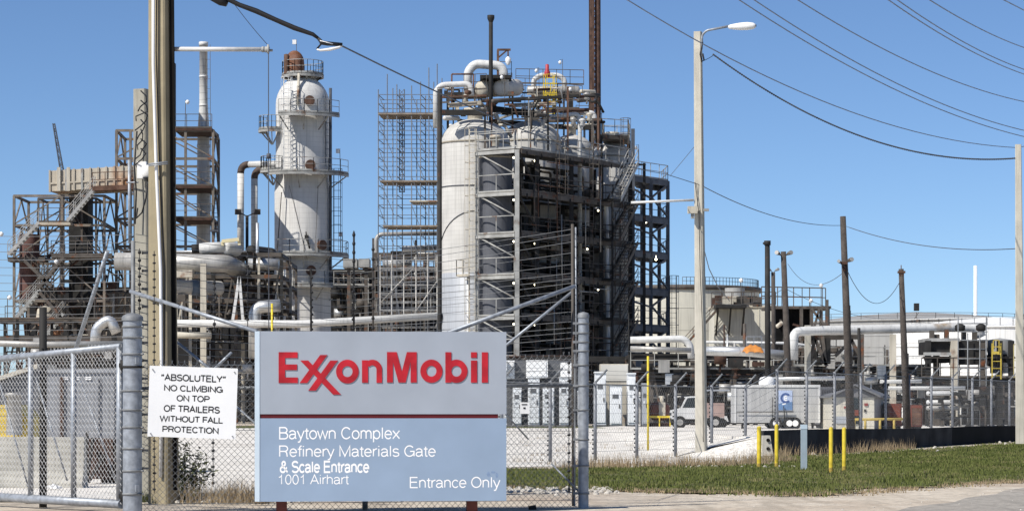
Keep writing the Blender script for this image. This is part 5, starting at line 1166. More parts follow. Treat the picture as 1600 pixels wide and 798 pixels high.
tr_ = random.Random(4)
for i in range(26):
    px = tr_.uniform(695, 935); y0 = tr_.uniform(120, 160) if px < 910 else tr_.uniform(160, 180); D = tr_.uniform(174, 190)
    mb = MB(); mb.beam(P(px, y0+8, D), P(px, 235, D), tr_.uniform(.09, .17)); mb.build('column', tr_.choice([steel_dk, steel, steel, beige, steel_lt, rusty]), tops)
for i in range(84):
    px = tr_.uniform(692, 930); y = tr_.uniform(138, 205); D = tr_.uniform(175, 190); mb = MB(); k = tr_.random(); s_ = S(D)
    if k < .35: mb.drum(P(px, y, D), P(px+tr_.uniform(8, 26), y-tr_.uniform(-1, 2), D+1), tr_.uniform(1.5, 3.8)*s_, 10)
    elif k < .6: mb.pipe([P(px, y, D), P(px+tr_.uniform(8, 22), y, D), P(px+tr_.uniform(8, 22), y+tr_.uniform(10, 26), D)], tr_.uniform(1.2, 2.6)*s_, 8)
    elif k < .8: mb.box(P(px, y, D), (tr_.uniform(4, 11)*s_, .5, tr_.uniform(4, 10)*s_))
    else: mb.lathe([(.05, -.3), (.22, -.2), (.12, 0), (.25, .12), (.25, .2), (.05, .3)], P(px, y, D), 10); mb.tube(P(px, y, D), P(px, y+12, D), .07, n=6)
    mb.build('fitting', tr_.choice([steel_dk, steel, beige, alu_dull, rusty, steel_dk, white_paint, rust_dk]), tops)
for x0, y0, x1, y1, D in ((684, 142, 702, 141, 174), (725, 122, 760, 120, 176), (806, 126, 835, 127, 183), (884, 135, 910, 138, 186), (745, 132, 800, 118, 185), (790, 200, 850, 206, 182), (700, 145, 745, 143, 174), (850, 150, 905, 150, 185), (800, 168, 880, 166, 180), (900, 168, 940, 170, 189)):
    mb = MB(); mb.rail([P(x0, y0+20, D), P(x1, y1+20, D)], 1.1, .03, .8); mb.build('railing', steel, tops)
mb = MB(); mb.tube(P(706, 116, 176), P(740, 116, 176), .06, n=5); mb.tube(P(706, 116, 176), P(706, 165, 176), .06, n=5); mb.tube(P(740, 116, 176), P(740, 150, 176), .06, n=5); mb.build('hoist_frame', rusty, tops)
mb = MB(); mb.beam(P(778, 78, 180), P(778, 128, 180), .16); mb.beam(P(777, 78, 180), P(798, 78, 180), .14); mb.beam(P(779, 90, 180), P(792, 79, 180), .1); mb.tube(P(794, 79, 180), P(794, 92, 180), .06, n=5); mb.build('davit', rusty, tops)
mb = MB(); mb.lathe([(.09, -.35), (.2, -.15), (.2, .1), (.05, .25)], P(794, 94, 180), 8); mb.build('lamp', white_clean, tops)
# big overhead drum with dome
d_ = thing('overhead_drum', 'beige horizontal drum with a pale domed end above the second reactor vessel', 'drum', P(790, 150, 181))
mb = MB(); mb.drum(P(752, 140, 180), P(800, 137, 183), 13*S(181), 20); mb.build('shell', beige, d_)
mb = MB(); mb.drum(P(783, 138, 180), P(806, 137, 183), 13.4*S(181), 20); mb.build('dome', mat('drum_pale', (.62, .58, .52), .6, 0, .1, 1, streak=.6), d_)
mb = MB(); mb.slab([P(750, 0, 179)[:2], P(799, 0, 179)[:2], P(799, 0, 182)[:2], P(750, 0, 182)[:2]], P(0, 125, 180).z, P(0, 120, 180).z); mb.build('top_plate', steel_dk, d_)
mb = MB(); mb.rail([P(778, 121, 180), P(799, 121, 180), P(799, 121, 182)], 1.1, .03, .8); mb.build('railing', steel, d_)
d_ = thing('overhead_drum', 'grey horizontal drum under the yellow ladder and the white loop pipe', 'drum', P(870, 150, 190))
mb = MB(); mb.drum(P(826, 141, 190), P(903, 141, 190), 6.5*S(190), 18); mb.build('shell', alu_dull, d_)
for px in (840, 866, 892): mb = MB(); mb.beam(P(px, 141, 190), P(px, 185, 190), .3); mb.build('saddle', steel_dk, d_)
mb = MB(); mb.rail([P(806, 131, 188.5), P(912, 133, 188.5)], 1.1, .032, 1.0); mb.build('railing', steel, d_)
yl = thing('yellow_ladder', 'yellow caged ladder with a red fitting above it on top of the reactors', 'ladder', P(860, 185, 187))
mb = MB(); mb.ladder(P(859, 182, 187), P(859, 118, 187), (1, 0, 0), .62, True, (0, -1, 0), .06); mb.build('ladder', yellow, yl)
mb = MB(); mb.slab([P(849, 0, 186)[:2], P(871, 0, 186)[:2], P(871, 0, 187)[:2], P(849, 0, 187)[:2]], P(0, 148, 187).z, P(0, 147, 187).z); mb.rail([P(849, 148, 186), P(871, 148, 186), P(871, 148, 187)], .8, .045, .5); mb.rail([P(849, 160, 186), P(871, 160, 186)], .5, .045, .5); mb.build('platform', yellow, yl)
mb = MB(); mb.lathe([(.1, -.5), (.22, -.45), (.22, -.1), (.13, .1), (.13, .45), (.03, .5)], P(855, 111, 187.5), 10); mb.build('red_fitting', mat('valve_red', (.40, .04, .05), .5, 0, .1, 3), yl)
# far right top platform
pl = thing('top_platform', 'small railed steel platform at the right end above the reactor vessels', 'platform', P(965, 235, 189))
cs = [P(940, 210, 187.5), P(981, 212, 188.5), P(984, 212, 192), P(944, 210, 192)]
mb = MB(); mb.slab([c[:2] for c in cs], cs[0].z-.3, cs[0].z); mb.build('deck', steel, pl)
mb = MB(); mb.rail([c+UP*(cs[0].z-c.z) for c in cs]+[cs[0]], 1.15, .035, .9); mb.build('railing', steel_lt, pl)
for c in cs: mb = MB(); mb.beam((c.x, c.y, TOP), (c.x, c.y, cs[0].z), .16); mb.build('column', steel_dk, pl)
mb = MB(); mb.ladder(P(977, 235, 188), P(977, 186, 188), (1, 0, 0), .5, True, (0, -1, 0), .03); mb.build('ladder', steel, pl)
# lattice mast
def lattice(root, pa, pb, w, m, wid=.09, nseg=14, name='lattice', w1=None):
    mb = MB(); pa = Vector(pa); pb = Vector(pb); w1 = w if w1 is None else w1
    cs = lambda t: [pa.lerp(pb, t)+Vector((sx*(w+(w1-w)*t)/2, sy*(w+(w1-w)*t)/2, 0)) for sx, sy in ((-1, -1), (1, -1), (1, 1), (-1, 1))]
    for k in range(4): mb.beam(cs(0)[k], cs(1)[k], wid)
    for i in range(nseg):
        a = cs(i/nseg); b = cs((i+1)/nseg)
        for k in range(4):
            mb.beam(a[k], a[(k+1) % 4], wid*.6); mb.beam(a[k], b[(k+1) % 4], wid*.6) if i % 2 else mb.beam(a[(k+1) % 4], b[k], wid*.6)
    return mb.build(name, m, root)
lm = thing('lattice_mast', 'tall rusty lattice mast with pipes rising out of the frame behind the reactors', 'mast', G(931, 195, YZ))
lattice(lm, G(931, 195, YZ), P(929, -60, 195), .75, rust_dk, .12, 44)
mb = MB(); mb.tube(G(935, 194.6, YZ), P(933, -60, 194.6), .2, n=10); mb.tube(G(926, 194.6, YZ), P(924, -60, 194.6), .11, n=8); mb.tube(G(929, 194.3, YZ), P(927, -60, 194.3), .09, n=6); mb.build('riser', rust_dk, lm)
for px, y, D in ((838, 111, 186), (875, 98, 188), (784, 121, 178), (891, 140, 186), (816, 152, 180), (916, 151, 190), (949, 252, 186), (994, 231, 188)):
    mb = MB(); q = P(px, y, D); mb.lathe([(.03, .15), (.11, .08), (.12, -.02), (.09, -.1), (.02, -.14)], q, 10); o = mb.build('bulb', white_clean)
    r_ = thing('flood_lamp', {838: 'small white lamp left of the red fitting above the reactors', 875: 'highest small white lamp right of the red fitting', 784: 'small white lamp on the drum beside the davit', 891: 'small white lamp right of the yellow ladder', 816: 'small white lamp between drum and yellow ladder', 916: 'small white lamp just left of the lattice mast', 949: 'small white lamp on the top deck by the stair flights', 994: 'small white lamp on a pole at the right end of the top deck'}[px], 'lamp', (q.x, q.y, q.z-1.1), 'small white lamps on the plant')
    bpy.data.objects.remove(o); mb.build('bulb', white_clean, r_)
    m2 = MB(); m2.path([q+UP*.18, q+Vector((.18, 0, .24)), q+Vector((.2, 0, -1.1)), q+Vector((.2, 0, -2.2))], .028, 4); m2.build('pole', steel, r_)

# ================================================================== WHITE COLUMN TOWER
TD = 213; ts = S(TD); tc = P(473, 0, TD); tcx = tc.x
def TZ(y): return EYE+(HY-y)*ts
tw_ = thing('distillation_tower', 'white cylindrical process tower with ring platforms and a rusty dome', 'tower', (tcx, TD, YZ))
rT = 44*ts; up_r = 42*ts
prof = [(rT, YZ), (rT, TZ(300)), (up_r, TZ(280)), (up_r, TZ(165))]+[(up_r*math.cos(t), TZ(165)+(TZ(119)-TZ(165))*math.sin(t)) for t in [math.pi/2*k/9 for k in range(1, 9)]]+[(.5, TZ(119))]
mb = MB(); mb.lathe(prof, (tcx, TD, 0), 48); mb.build('shell', mat('tower_white', (.62, .61, .585), .6, 0, .09, .5, streak=1.2, band=.42, bandcol=1.2, rust=.1, rustcol=(.35, .27, .18)), tw_)
mb = MB(); mb.lathe([(.75, TZ(122)), (.8, TZ(100))]+[(.8*math.cos(t), TZ(100)+1.05*math.sin(t)) for t in [math.pi/2*k/6 for k in range(1, 7)]], (tcx-12*ts, TD-.4, 0), 20); mb.build('rusty_dome', mat('dome_rust', (.20, .10, .065), .8, 0, .4, 2, rust=.5), tw_)
mb = MB(); mb.lathe([(.2, TZ(118)), (.2, TZ(88)), (.01, TZ(87))], (tcx-24*ts, TD-1.0, 0), 10); mb.build('vent_pipe', rusty, tw_)
def ringplat(y, r1, a0, a1, cx=tcx, cy=TD, r0=None, m=steel_lt, hr=1.07):
    z = TZ(y); r0 = r0 or rT*.99; mb = MB(); mb.ring((cx, cy, z), r0, r1, .12, math.radians(a0), math.radians(a1), 28); o = mb.build('platform', m, tw_)
    mb = MB(); n = max(5, int((a1-a0)/18)); pts = [(cx+(r1-.06)*math.cos(math.radians(a0+(a1-a0)*i/n)), cy+(r1-.06)*math.sin(math.radians(a0+(a1-a0)*i/n)), z+.06) for i in range(n+1)]
    mb.rail(pts, hr, .032, .9); mb.ring((cx, cy, z-.1), r1-.1, r1, .28, math.radians(a0), math.radians(a1), 28); mb.build('railing', steel_lt, o)
    mb = MB()
    for i in range(0, n+1, 2):
        t = math.radians(a0+(a1-a0)*i/n); e = Vector((math.cos(t), math.sin(t), 0)); mb.beam(Vector((cx, cy, z-.1))+e*(r1-.1), Vector((cx, cy, z-1.2))+e*r0, .08)
    mb.build('bracket', steel_lt, o); return o
ringplat(118, 33*ts, 0, 360, r0=.3)
ringplat(184, rT+1.6, 244, 325)
ringplat(205, 1.15, 120, 330, cx=tcx-46*ts, cy=TD-.9, r0=.05)
ringplat(274, rT+1.7, 230, 345)
ringplat(268, 1.1, 110, 320, cx=tcx-44*ts, cy=TD-1.0, r0=.05)
ringplat(399, rT+1.5, 240, 385)
ringplat(447, rT+1.5, 262, 385)
mb = MB(); mb.ladder((tcx-20*ts, TD-rT-.25, TZ(274)), (tcx-20*ts, TD-rT-.25, TZ(128)), (1, 0, 0), .62, True, (0, -1, 0), .05); mb.build('caged_ladder', white_paint, tw_)
mb = MB(); mb.ladder((tcx+54*ts, TD-.3, TZ(397)), (tcx+54*ts, TD-.3, TZ(265)), (1, 0, 0), .6, True, (0, -1, 0), .04, .7); mb.build('caged_ladder', steel_bl, tw_)
mb = MB(); mb.ladder((tcx+41*ts, TD-1.3, TZ(270)), (tcx+41*ts, TD-1.3, TZ(150)), (1, 0, 0), .4, False, None, .04, .5); mb.tube((tcx+44.5*ts, TD-.9, TZ(445)), (tcx+44.5*ts, TD-.9, TZ(140)), .13, n=8); mb.build('riser', steel_bl, tw_)
mb = MB(); mb.path([(tcx-4*ts, TD-rT*1.03, TZ(170)), (tcx-3*ts, TD-rT*.8, TZ(120))], .12, 8); mb.build('vent_pipe', beige, tw_)
for px, y in ((486, 163), (487, 262), (503, 385), (488, 425)):
    dx = (px-473)*ts; dy = -math.sqrt(max(.1, rT**2-dx*dx)); nrm_ = Vector((dx, dy, 0)).normalized(); c = Vector((tcx+dx, TD+dy, TZ(y)))
    mb = MB(); mb.tube(c-nrm_*.2, c+nrm_*.28, .36, n=18); mb.tube(c+nrm_*.28, c+nrm_*.36, .42, n=18); mb.build('manhole', rusty, tw_)
mb = MB(); q = P(479, 370, TD-rT); mb.box(q, (.3, .3, .3)); mb.tube(q, P(484, 388, TD-rT-.3), .09, n=6); mb.tube(q, P(478, 362, TD-rT-.2), .05, n=5); mb.build('valve', steel_dk, tw_)
for a, b, r in (((433, 395), (440, 300), .05), ((452, 290), (480, 405), .02), ((497, 290), (492, 400), .025)):
    mb = MB(); mb.tube(P(*a, TD-rT*1.0), P(*b, TD-rT*1.02), r, n=4); mb.build('conduit', steel, tw_)
mb = MB(); mb.pipe([P(455, 400, TD-3), P(449, 400, TD-3), P(448, 436, TD-3.2), P(440, 438, TD-3.2), P(392, 441, TD-3.2)], 4.2*ts, 10, 1.8); solo(mb, 'silver_pipe', alu, 'shiny silver pipe with two bends left of the white tower base', 'pipe', tuple(P(392, 441, TD-3.2)))
for px, y, lb in ((460, 66, 'tiny white lamp on a stalk above the rusty tower dome'), (528, 236, 'small white lamp on a stalk right of the middle tower platform'), (532, 366, 'small white lamp by the lower right ladder of the tower')):
    q = P(px, y, TD); r_ = thing('flood_lamp', lb, 'lamp', (q.x, q.y, q.z-2), 'small white lamps on the plant'); mb = MB(); mb.box(q, (.32, .2, .36)); mb.build('bulb', white_clean, r_); m2 = MB(); m2.path([q, q+Vector((.16, 0, .2)), q+Vector((.2, 0, -2.2))], .03, 4); m2.build('pole', steel, r_)
pe = thing('twin_risers', 'pair of tall white insulated risers with dark elbows left of the white tower', 'pipe', P(386, 400, 216))
for px, yt, D in ((376, 258, 216), (397.5, 266, 217)):
    mb = MB(); mb.tube(P(px, 398, D), P(px, yt+13, D), 5.3*S(D), n=14); mb.build('riser', white_ins, pe)
    a = P(px, yt+13, D); e = P(px+13, yt-1, D); pts = [a+(P(px, yt-1, D)-a)*(2*t*(1-t)) + (e-a)*t*t for t in [k/6 for k in range(7)]]
    mb = MB(); mb.path(pts, 5.4*S(D), 14); mb.build('elbow', mat('elbow_brown', (.075, .05, .04), .7, 0, .3, 3), pe)
    mb = MB(); mb.tube(e, P(436, yt-2, TD+.4), 5.0*S(D), n=14); mb.build('run', white_ins, pe)
for px, y in ((371, 331), (401, 331)): mb = MB(); q = P(px+1, y, 215.4); mb.box(q, (.5, .3, .45), .3); mb.tube(q, P(386, 338, 215.4), .05, n=5); mb.build('floodlight', steel, pe)
mb = MB(); mb.tube(P(386, 338, 215.2), P(386, 520, 205.2), .14, n=8); mb.build('lamp_post', steel_dk, pe)

# ================================================================== LEFT STRUCTURES
def frame(root, x0, x1, D, dep, ys, ybot, m, w=.22, braces=True, mids=(), x_off=0):
    zt = P(0, ys[0], D).z; zb = P(0, ybot, D).z if ybot else YZ
    X0 = P(x0, 0, D).x; X1 = P(x1, 0, D).x; cols = [(X0, D), (X1, D), (X1+x_off, D+dep), (X0+x_off, D+dep)]+[(P(q, 0, D).x, D) for q in mids]
    for c in cols: mb = MB(); mb.beam((c[0], c[1], zb), (c[0], c[1], zt), w); mb.build('column', m, root)
    zs = [P(0, y, D).z for y in ys]+[zb]
    mb = MB()
    for z in zs[:-1]:
        for i in range(4): a, b = cols[i], cols[(i+1) % 4]; mb.beam((*a, z), (*b, z), w*.8, w)
    mb.build('girders', m, root)
    if braces:
        for j in range(len(zs)-1):
            for i in range(4):
                a, b = cols[i], cols[(i+1) % 4]; mid_ = ((a[0]+b[0])/2, (a[1]+b[1])/2); mb = MB(); mb.beam((*mid_, zs[j]-.1), (*a, zs[j+1]+.1), w*.55); mb.beam((*mid_, zs[j]-.1), (*b, zs[j+1]+.1), w*.55); mb.build('brace', m, root)
LD = 200
lf = thing('furnace_structure', 'weathered brown steel furnace frame with crossing stairs and decks at the far left', 'structure', G(90, LD, YZ))
frame(lf, 22, 163, LD, 6, (306, 352, 405, 470), 545, steel_warm, .19, mids=(97,))
frame(lf, 60, 150, LD+1.5, 4, (310, 400, 470), 545, steel, .15, mids=(128,))
for x0, x1, y in ((58, 110, 347), (12, 70, 404), (80, 175, 398), (8, 30, 500)):
    mb = MB(); a = P(x0, y, LD-1.2); b = P(x1, y, LD-1.2); mb.slab([(a.x, a.y), (b.x, a.y), (b.x, a.y+1.6), (a.x, a.y+1.6)], a.z-.22, a.z); mb.build('deck', rust_panel if y == 347 else steel, lf)
    mb = MB(); mb.rail([(a.x, a.y, a.z), (b.x, a.y, a.z)], 1.1, .035, 1.0); mb.build('railing', steel, lf)
for a, b, m in (((14, 398), (62, 348), alu_dull), ((106, 346), (148, 296), alu_dull), ((22, 502), (64, 452), steel_lt), ((82, 448), (40, 408), steel), ((100, 402), (60, 452), steel), ((60, 540), (100, 490), steel_lt), ((100, 500), (62, 455), steel)):
    mb = MB(); mb.stair(P(*a, LD-1.6), P(*b, LD-1.6), .9, (0, 1, 0)); mb.build('stair_flight', m, lf)
fr_ = random.Random(31)
for i in range(40):
    px = fr_.uniform(60, 180); y = fr_.uniform(385, 530); D = LD+fr_.uniform(-.5, 4); mb = MB(); k = fr_.random(); s_ = S(D)
    if k < .3: mb.box(P(px, y, D), (fr_.uniform(6, 20)*s_, .6, fr_.uniform(3, 14)*s_))
    elif k < .6: mb.pipe([P(px, y, D), P(px+fr_.uniform(10, 30), y, D), P(px+fr_.uniform(10, 30), y+fr_.uniform(8, 30), D)], fr_.uniform(1, 3)*s_, 8)
    else: mb.beam(P(px, y, D), P(px+fr_.uniform(-25, 25), y+fr_.uniform(10, 40), D), .14)
    mb.build('equipment', fr_.choice([steel_dk, steel, rust_dk, steel_dk, alu_dull, beige]), lf)
mb = MB(); a = P(105, 300, LD+2); b = P(135, 540, LD+2); mb.box(((a.x+b.x)/2, LD+4, (a.z+b.z)/2), (b.x-a.x, 2.5, a.z-b.z)); mb.build('dark_shaft', steel_dk, lf)
mb = MB(); mb.lathe([(.8, 0), (.8, 5.2)], P(46, 470, LD+1), 18); mb.build('brown_drum', mat('brown_drum', (.12, .06, .05), .8, 0, .2, 2), lf)
mb = MB(); mb.box(P(77, 505, LD+.5), (30*S(LD), 1.5, 7*S(LD))); mb.box(P(77, 520, LD+.5), (33*S(LD), 1.5, 9*S(LD))); mb.build('rusty_hopper', mat('orange_rust', (.30, .15, .08), .8, 0, .3, 1.5), lf)
mb = MB(); mb.lathe([(16*S(LD), 0), (14*S(LD), .7), (9*S(LD), 1.0)], P(72, 497, LD+.6), 14); mb.build('hopper_cap', beige, lf)
dc = thing('rusty_duct', 'big ribbed rust streaked duct on top of the furnace frame at the left', 'duct', P(140, 300, LD))
mb = MB(); x0 = P(77, 0, LD).x; x1 = P(222, 0, LD).x; zt = P(0, 267, LD).z; zb = P(0, 299, LD).z; mb.add([(x0, LD, zb), (x1, LD-1, zb+.35), (x1, LD-1, zt+.35), (x0, LD, zt), (x0+.3, LD+4, zb), (x1, LD+4, zb+.35), (x1, LD+4, zt+.35), (x0+.3, LD+4, zt)], [(0, 1, 2, 3), (7, 6, 5, 4), (3, 2, 6, 7), (0, 4, 5, 1), (1, 5, 6, 2), (4, 0, 3, 7)]); mb.build('shell', rust_panel, dc)
for i in range(12):
    px = 78+i*12.6; t = i/11; mb = MB(); q = P(px, 283, LD-t); mb.box((q.x, LD-t-.05, (zt+zb)/2+.35*t), (.14, .14, zt-zb+.1)); mb.build('rib', rust_panel if i not in (2, 4) else steel_lt, dc)
mb = MB(); mb.beam((x0, LD-.05, (zt+zb)/2-.2), (x1, LD-1.05, (zt+zb)/2+.15), .1, .12); mb.build('stiffener', rust_panel, dc)
for px in (92, 107): mb = MB(); q = P(px, 280, LD-.25); mb.box(q, (5*S(LD), .2, 37*S(LD))); mb.build('flange', beige, dc)
mb = MB(); a = P(146, 296, LD-1.5); b = P(225, 293, LD-1.5); mb.beam(a, b, 1.2, .3); mb.build('walkway', rusty, dc)
mb = MB(); mb.rail([a+Vector((0, -.5, .1)), b+Vector((0, -.5, .1))], 1.15, .04, 1.0); mb.build('railing', rusty, dc)
t2 = thing('braced_tower', 'braced steel tower with decks around a slim white stack, left of the white pipes', 'tower', G(255, 205, YZ))
frame(t2, 182, 333, 205, 6.5, (204, 248, 292, 342, 385), 500, steel_warm, .2, mids=(290, 204), x_off=-.3)
for y in (200, 290, 340): 
    mb = MB(); a = P(272, y, 204.8); b = P(331, y, 204.8); mb.slab([(a.x, a.y), (b.x, a.y), (b.x, a.y+5), (a.x, a.y+5)], a.z-.2, a.z); mb.build('deck', rust_dk, t2); mb = MB(); mb.rail([(a.x, a.y, a.z), (b.x, a.y, a.z)], 1.1, .035, 1.1); mb.build('railing', steel, t2)
mb = MB(); mb.rail([P(330, 360, 205.2), P(342, 360, 205.2)], 1.1, .035, .6); mb.beam(P(330, 361, 205.2), P(342, 361, 205.2), 1, .15); mb.ladder(P(336, 395, 205.2), P(336, 300, 205.2), (1, 0, 0), .5, False, None, .035); mb.build('side_platform', steel_bl, t2)
ws = thing('white_stack', 'slim white tapered stack rising through the braced steel tower', 'stack', G(318, 210, YZ)); q = G(318, 210, YZ)
mb = MB(); s_ = S(210); mb.lathe([(11*s_, 0), (11*s_, P(0, 340, 210).z-YZ), (9.5*s_, P(0, 205, 210).z-YZ), (6.6*s_, P(0, 165, 210).z-YZ), (6.2*s_, P(0, 72, 210).z-YZ), (7.2*s_, P(0, 72, 210).z-YZ), (7.2*s_, P(0, 66, 210).z-YZ), (5.5*s_, P(0, 66, 210).z-YZ), (5.4*s_, P(0, 80, 210).z-YZ)], q, 20); mb.build('shell', white_ins, ws)
for y in (76, 120, 165, 228, 262, 300): mb = MB(); r = 6.6 if y < 170 else 9.9; mb.lathe([(r*s_, -.09), (r*s_*1.05, -.09), (r*s_*1.05, .09), (r*s_, .09)], P(318, y, 210), 18); mb.build('band', white_paint, ws)
mb = MB(); mb.ladder(P(326, 330, 209.6), P(325, 70, 209.6), (1, 0, 0), .35, False, None, .025, .8); mb.build('ladder', steel, ws)
rc = thing('rusty_chimney', 'square rusty brown chimney mostly hidden behind the tall concrete pole', 'chimney', G(253, 206, YZ)); q = G(253, 206, YZ)
mb = MB(); h = P(0, 98, 206).z-YZ; mb.box(q+Vector((-.5, 1, h/2)), (19*S(206), 1.6, h)); mb.build('shaft', rusty, rc)
mb = MB(); mb.box(q+Vector((.55, .4, h/2)), (18*S(206), 1.0, h*1.0)); mb.build('dark_shaft', steel_dk, rc)
cr = thing('crane_boom', 'thin distant lattice crane boom leaning left in the sky', 'crane', P(97, 268, 420)); lattice(cr, P(97, 268, 420), P(84, 193, 420), .55, steel_bl, .13, 14, 'boom', .3)
q = P(97, 268, 420); lattice(cr, (q.x, q.y, .4), q, .6, steel_bl, .13, 22, 'mast')
for px, y, D in ((15, 465, 190), (293, 160, 205), (2, 366, 190), (88, 409, 197)):
    q = P(px, y, D); r_ = thing('flood_lamp', {15: 'small white lamp on a pole at the far left by the furnace stairs', 293: 'small white lamp on a pole left of the slim white stack', 2: 'small white lamp at the very left edge of the picture', 88: 'small white lamp in the middle of the furnace frame'}[px], 'lamp', (q.x, q.y, q.z-2), 'small white lamps on the plant'); mb = MB(); mb.lathe([(.03, .2), (.16, .1), (.18, -.02), (.02, -.18)], q, 10); mb.build('bulb', white_clean, r_); m2 = MB(); m2.path([q, q+Vector((-.15, 0, .18)), q+Vector((-.2, 0, -6.5 if px == 15 else -2.2))], .035, 4); m2.build('pole', steel, r_)
# ================================================================== PIPE RACKS
def rack(name, label, x0, x1, ys, ybot, D, dep, seed, npipe, mats, colm, spacing=36, colw=.3, rmin=1.2, rmax=4, valves=10, rail_y=None):
    r_ = random.Random(seed); root = thing(name, label, 'pipe rack', G((x0+x1)/2, D, YZ)); s_ = S(D)
    n = max(2, round((x1-x0)/spacing)); zb = YZ if ybot is None else P(0, ybot, D).z
    for i in range(n+1):
        px = x0+(x1-x0)*i/n
        for k, dd in enumerate((0, dep)):
            q = P(px, ys[0]+r_.uniform(-3, 4), D); mb = MB(); mb.beam((q.x, D+dd, zb), (q.x, D+dd, q.z), colw*r_.uniform(.7, 1.1)); mb.build('column', colm[(i+k) % len(colm)], root)
        if i % 2: mb = MB(); a = P(px, ys[0], D); mb.beam((a.x, D-.05, a.z-.3), (a.x+spacing*s_*.55*r_.choice((-1, 1)), D-.05, max(zb, a.z-5)), .12); mb.build('brace', colm[i % len(colm)], root)
    mb = MB()
    for y in ys:
        z = P(0, y, D).z
        for dd in (0, dep): mb.beam((P(x0, 0, D).x, D+dd, z), (P(x1, 0, D).x, D+dd, z), .2, .3)
        for i in range(n+1): x = P(x0+(x1-x0)*i/n, 0, D).x; mb.beam((x, D, z-.02), (x, D+dep, z-.02), .18, .26)
    mb.build('beams', colm[0], root)
    for i in range(npipe):
        y = r_.choice(ys)-r_.uniform(1, 5) if r_.random() < .5 else r_.uniform(ys[0], (ybot or 640)-4)
        xa = r_.uniform(x0, x0+(x1-x0)*.6); xb = r_.uniform(max(xa+20, x0+(x1-x0)*.3), x1); dd = D+r_.uniform(-.4, dep+.6); rr = r_.uniform(rmin, rmax)*(.5 if r_.random() < .62 else 1)*s_
        z = P(0, y, D).z; a = Vector((P(xa, 0, D).x, dd, z)); b = Vector((P(xb, 0, D).x, dd, z)); pts = [a, b]
        if r_.random() < .55: pts.append(b+Vector((0, 0, r_.choice((-1, 1, -1))*r_.uniform(.8, 3))))
        if r_.random() < .4: pts.insert(0, a+Vector((0, r_.uniform(-.6, 1.5), -r_.uniform(.8, 2.6))))
        for p in pts: p.z = max(p.z, zb+.1)
        mb = MB(); mb.pipe(pts, rr, 9); mb.build('pipe', r_.choice(mats), root)
    for i in range(valves):
        q = P(r_.uniform(x0, x1), r_.uniform(ys[0]+4, (ybot or 640)-6), D-r_.uniform(.1, .8)); mb = MB(); k = r_.random()
        if k < .4: mb.lathe([(.06, -.3), (.2, -.22), (.1, 0), (.1, .25), (.28, .27), (.28, .33), (.04, .36)], q, 10)
        elif k < .7: mb.box(q, (r_.uniform(.3, .9), .4, r_.uniform(.25, .8)))
        else: mb.tube(q-Vector((.35, 0, 0)), q+Vector((.35, 0, 0)), r_.uniform(.2, .38), n=12); mb.tube(q, q-Vector((0, 0, .8)), .06, n=5)
        mb.build('valve', r_.choice(mats+[steel_dk, steel_dk]), root)
    if rail_y:
        mb = MB(); a = P(x0, rail_y, D); b = P(x1, rail_y, D); mb.rail([(a.x, D-.3, a.z), (b.x, D-.3, b.z)], 1.1, .035, 1.4); mb.build('railing', steel_lt, root)
    return root
mixm = [alu_dull, alu, steel, steel_dk, steel_dk, steel_dk, white_ins, steel_dk, rust_dk, steel, steel_dk]
drk = [steel_dk, steel_dk, steel, alu_dull, rust_dk]
rack('pipe_rack', 'dense pipe rack with mixed pipes between the concrete poles and the white tower', 262, 440, (398, 432, 470, 505), None, 190, 5, 1, 62, mixm, [steel, beige, steel_dk], 34, .26, 1.0, 4.0, 26)
rack('pipe_rack', 'narrow dark pipe rack just left of the white tower base', 396, 454, (412, 448, 486), None, 196, 5, 2, 26, drk+[alu, beige], [steel, steel_dk, steel_lt], 28, .22, 1.0, 3.2, 12)
rack('pipe_rack', 'dark pipe rack between the white tower base and the scaffold', 522, 600, (424, 448, 486), None, 196, 5, 22, 34, drk+[alu, alu_dull], [steel_dk, steel, steel_lt], 26, .2, 1.0, 3.2, 16, 446)
rack('pipe_rack', 'crowded pipe rack below the tall scaffold, left of the biggest reactor vessel', 585, 690, (398, 420, 440, 462, 490), None, 186, 5, 3, 58, mixm+[rusty], [steel, scaff_m, steel_dk], 26, .22, 1.2, 3.6, 22)
rack('pipe_rack', 'low rusty pipe rack at the bottom of the furnace frame at the left', -10, 215, (500, 528), None, 180, 4, 4, 36, drk+[rusty, alu_dull, beige], [steel, steel_dk], 38, .24, 1.0, 3.4, 18)
rack('pipe_rack', 'low dark pipe rack under the reactor structure', 690, 990, (560, 600), None, 163, 3, 5, 20, drk, [steel_dk, steel], 42, .24, .9, 2.6, 14)
rack('pipe_rack', 'dark pipe rack behind the street lamp pole', 985, 1245, (556, 580, 608), None, 158, 5, 6, 56, drk+[steel_dk, alu], [steel_dk, steel], 33, .28, 1.0, 3.2, 30, 577)
rack('pipe_rack', 'pipe rack with thin pipes below the long white overhead pipe', 1240, 1345, (545, 574, 604), None, 150, 5, 7, 50, drk+[alu, steel_dk], [steel, steel_dk, steel_dk], 40, .26, 1.0, 3.0, 26, 572)
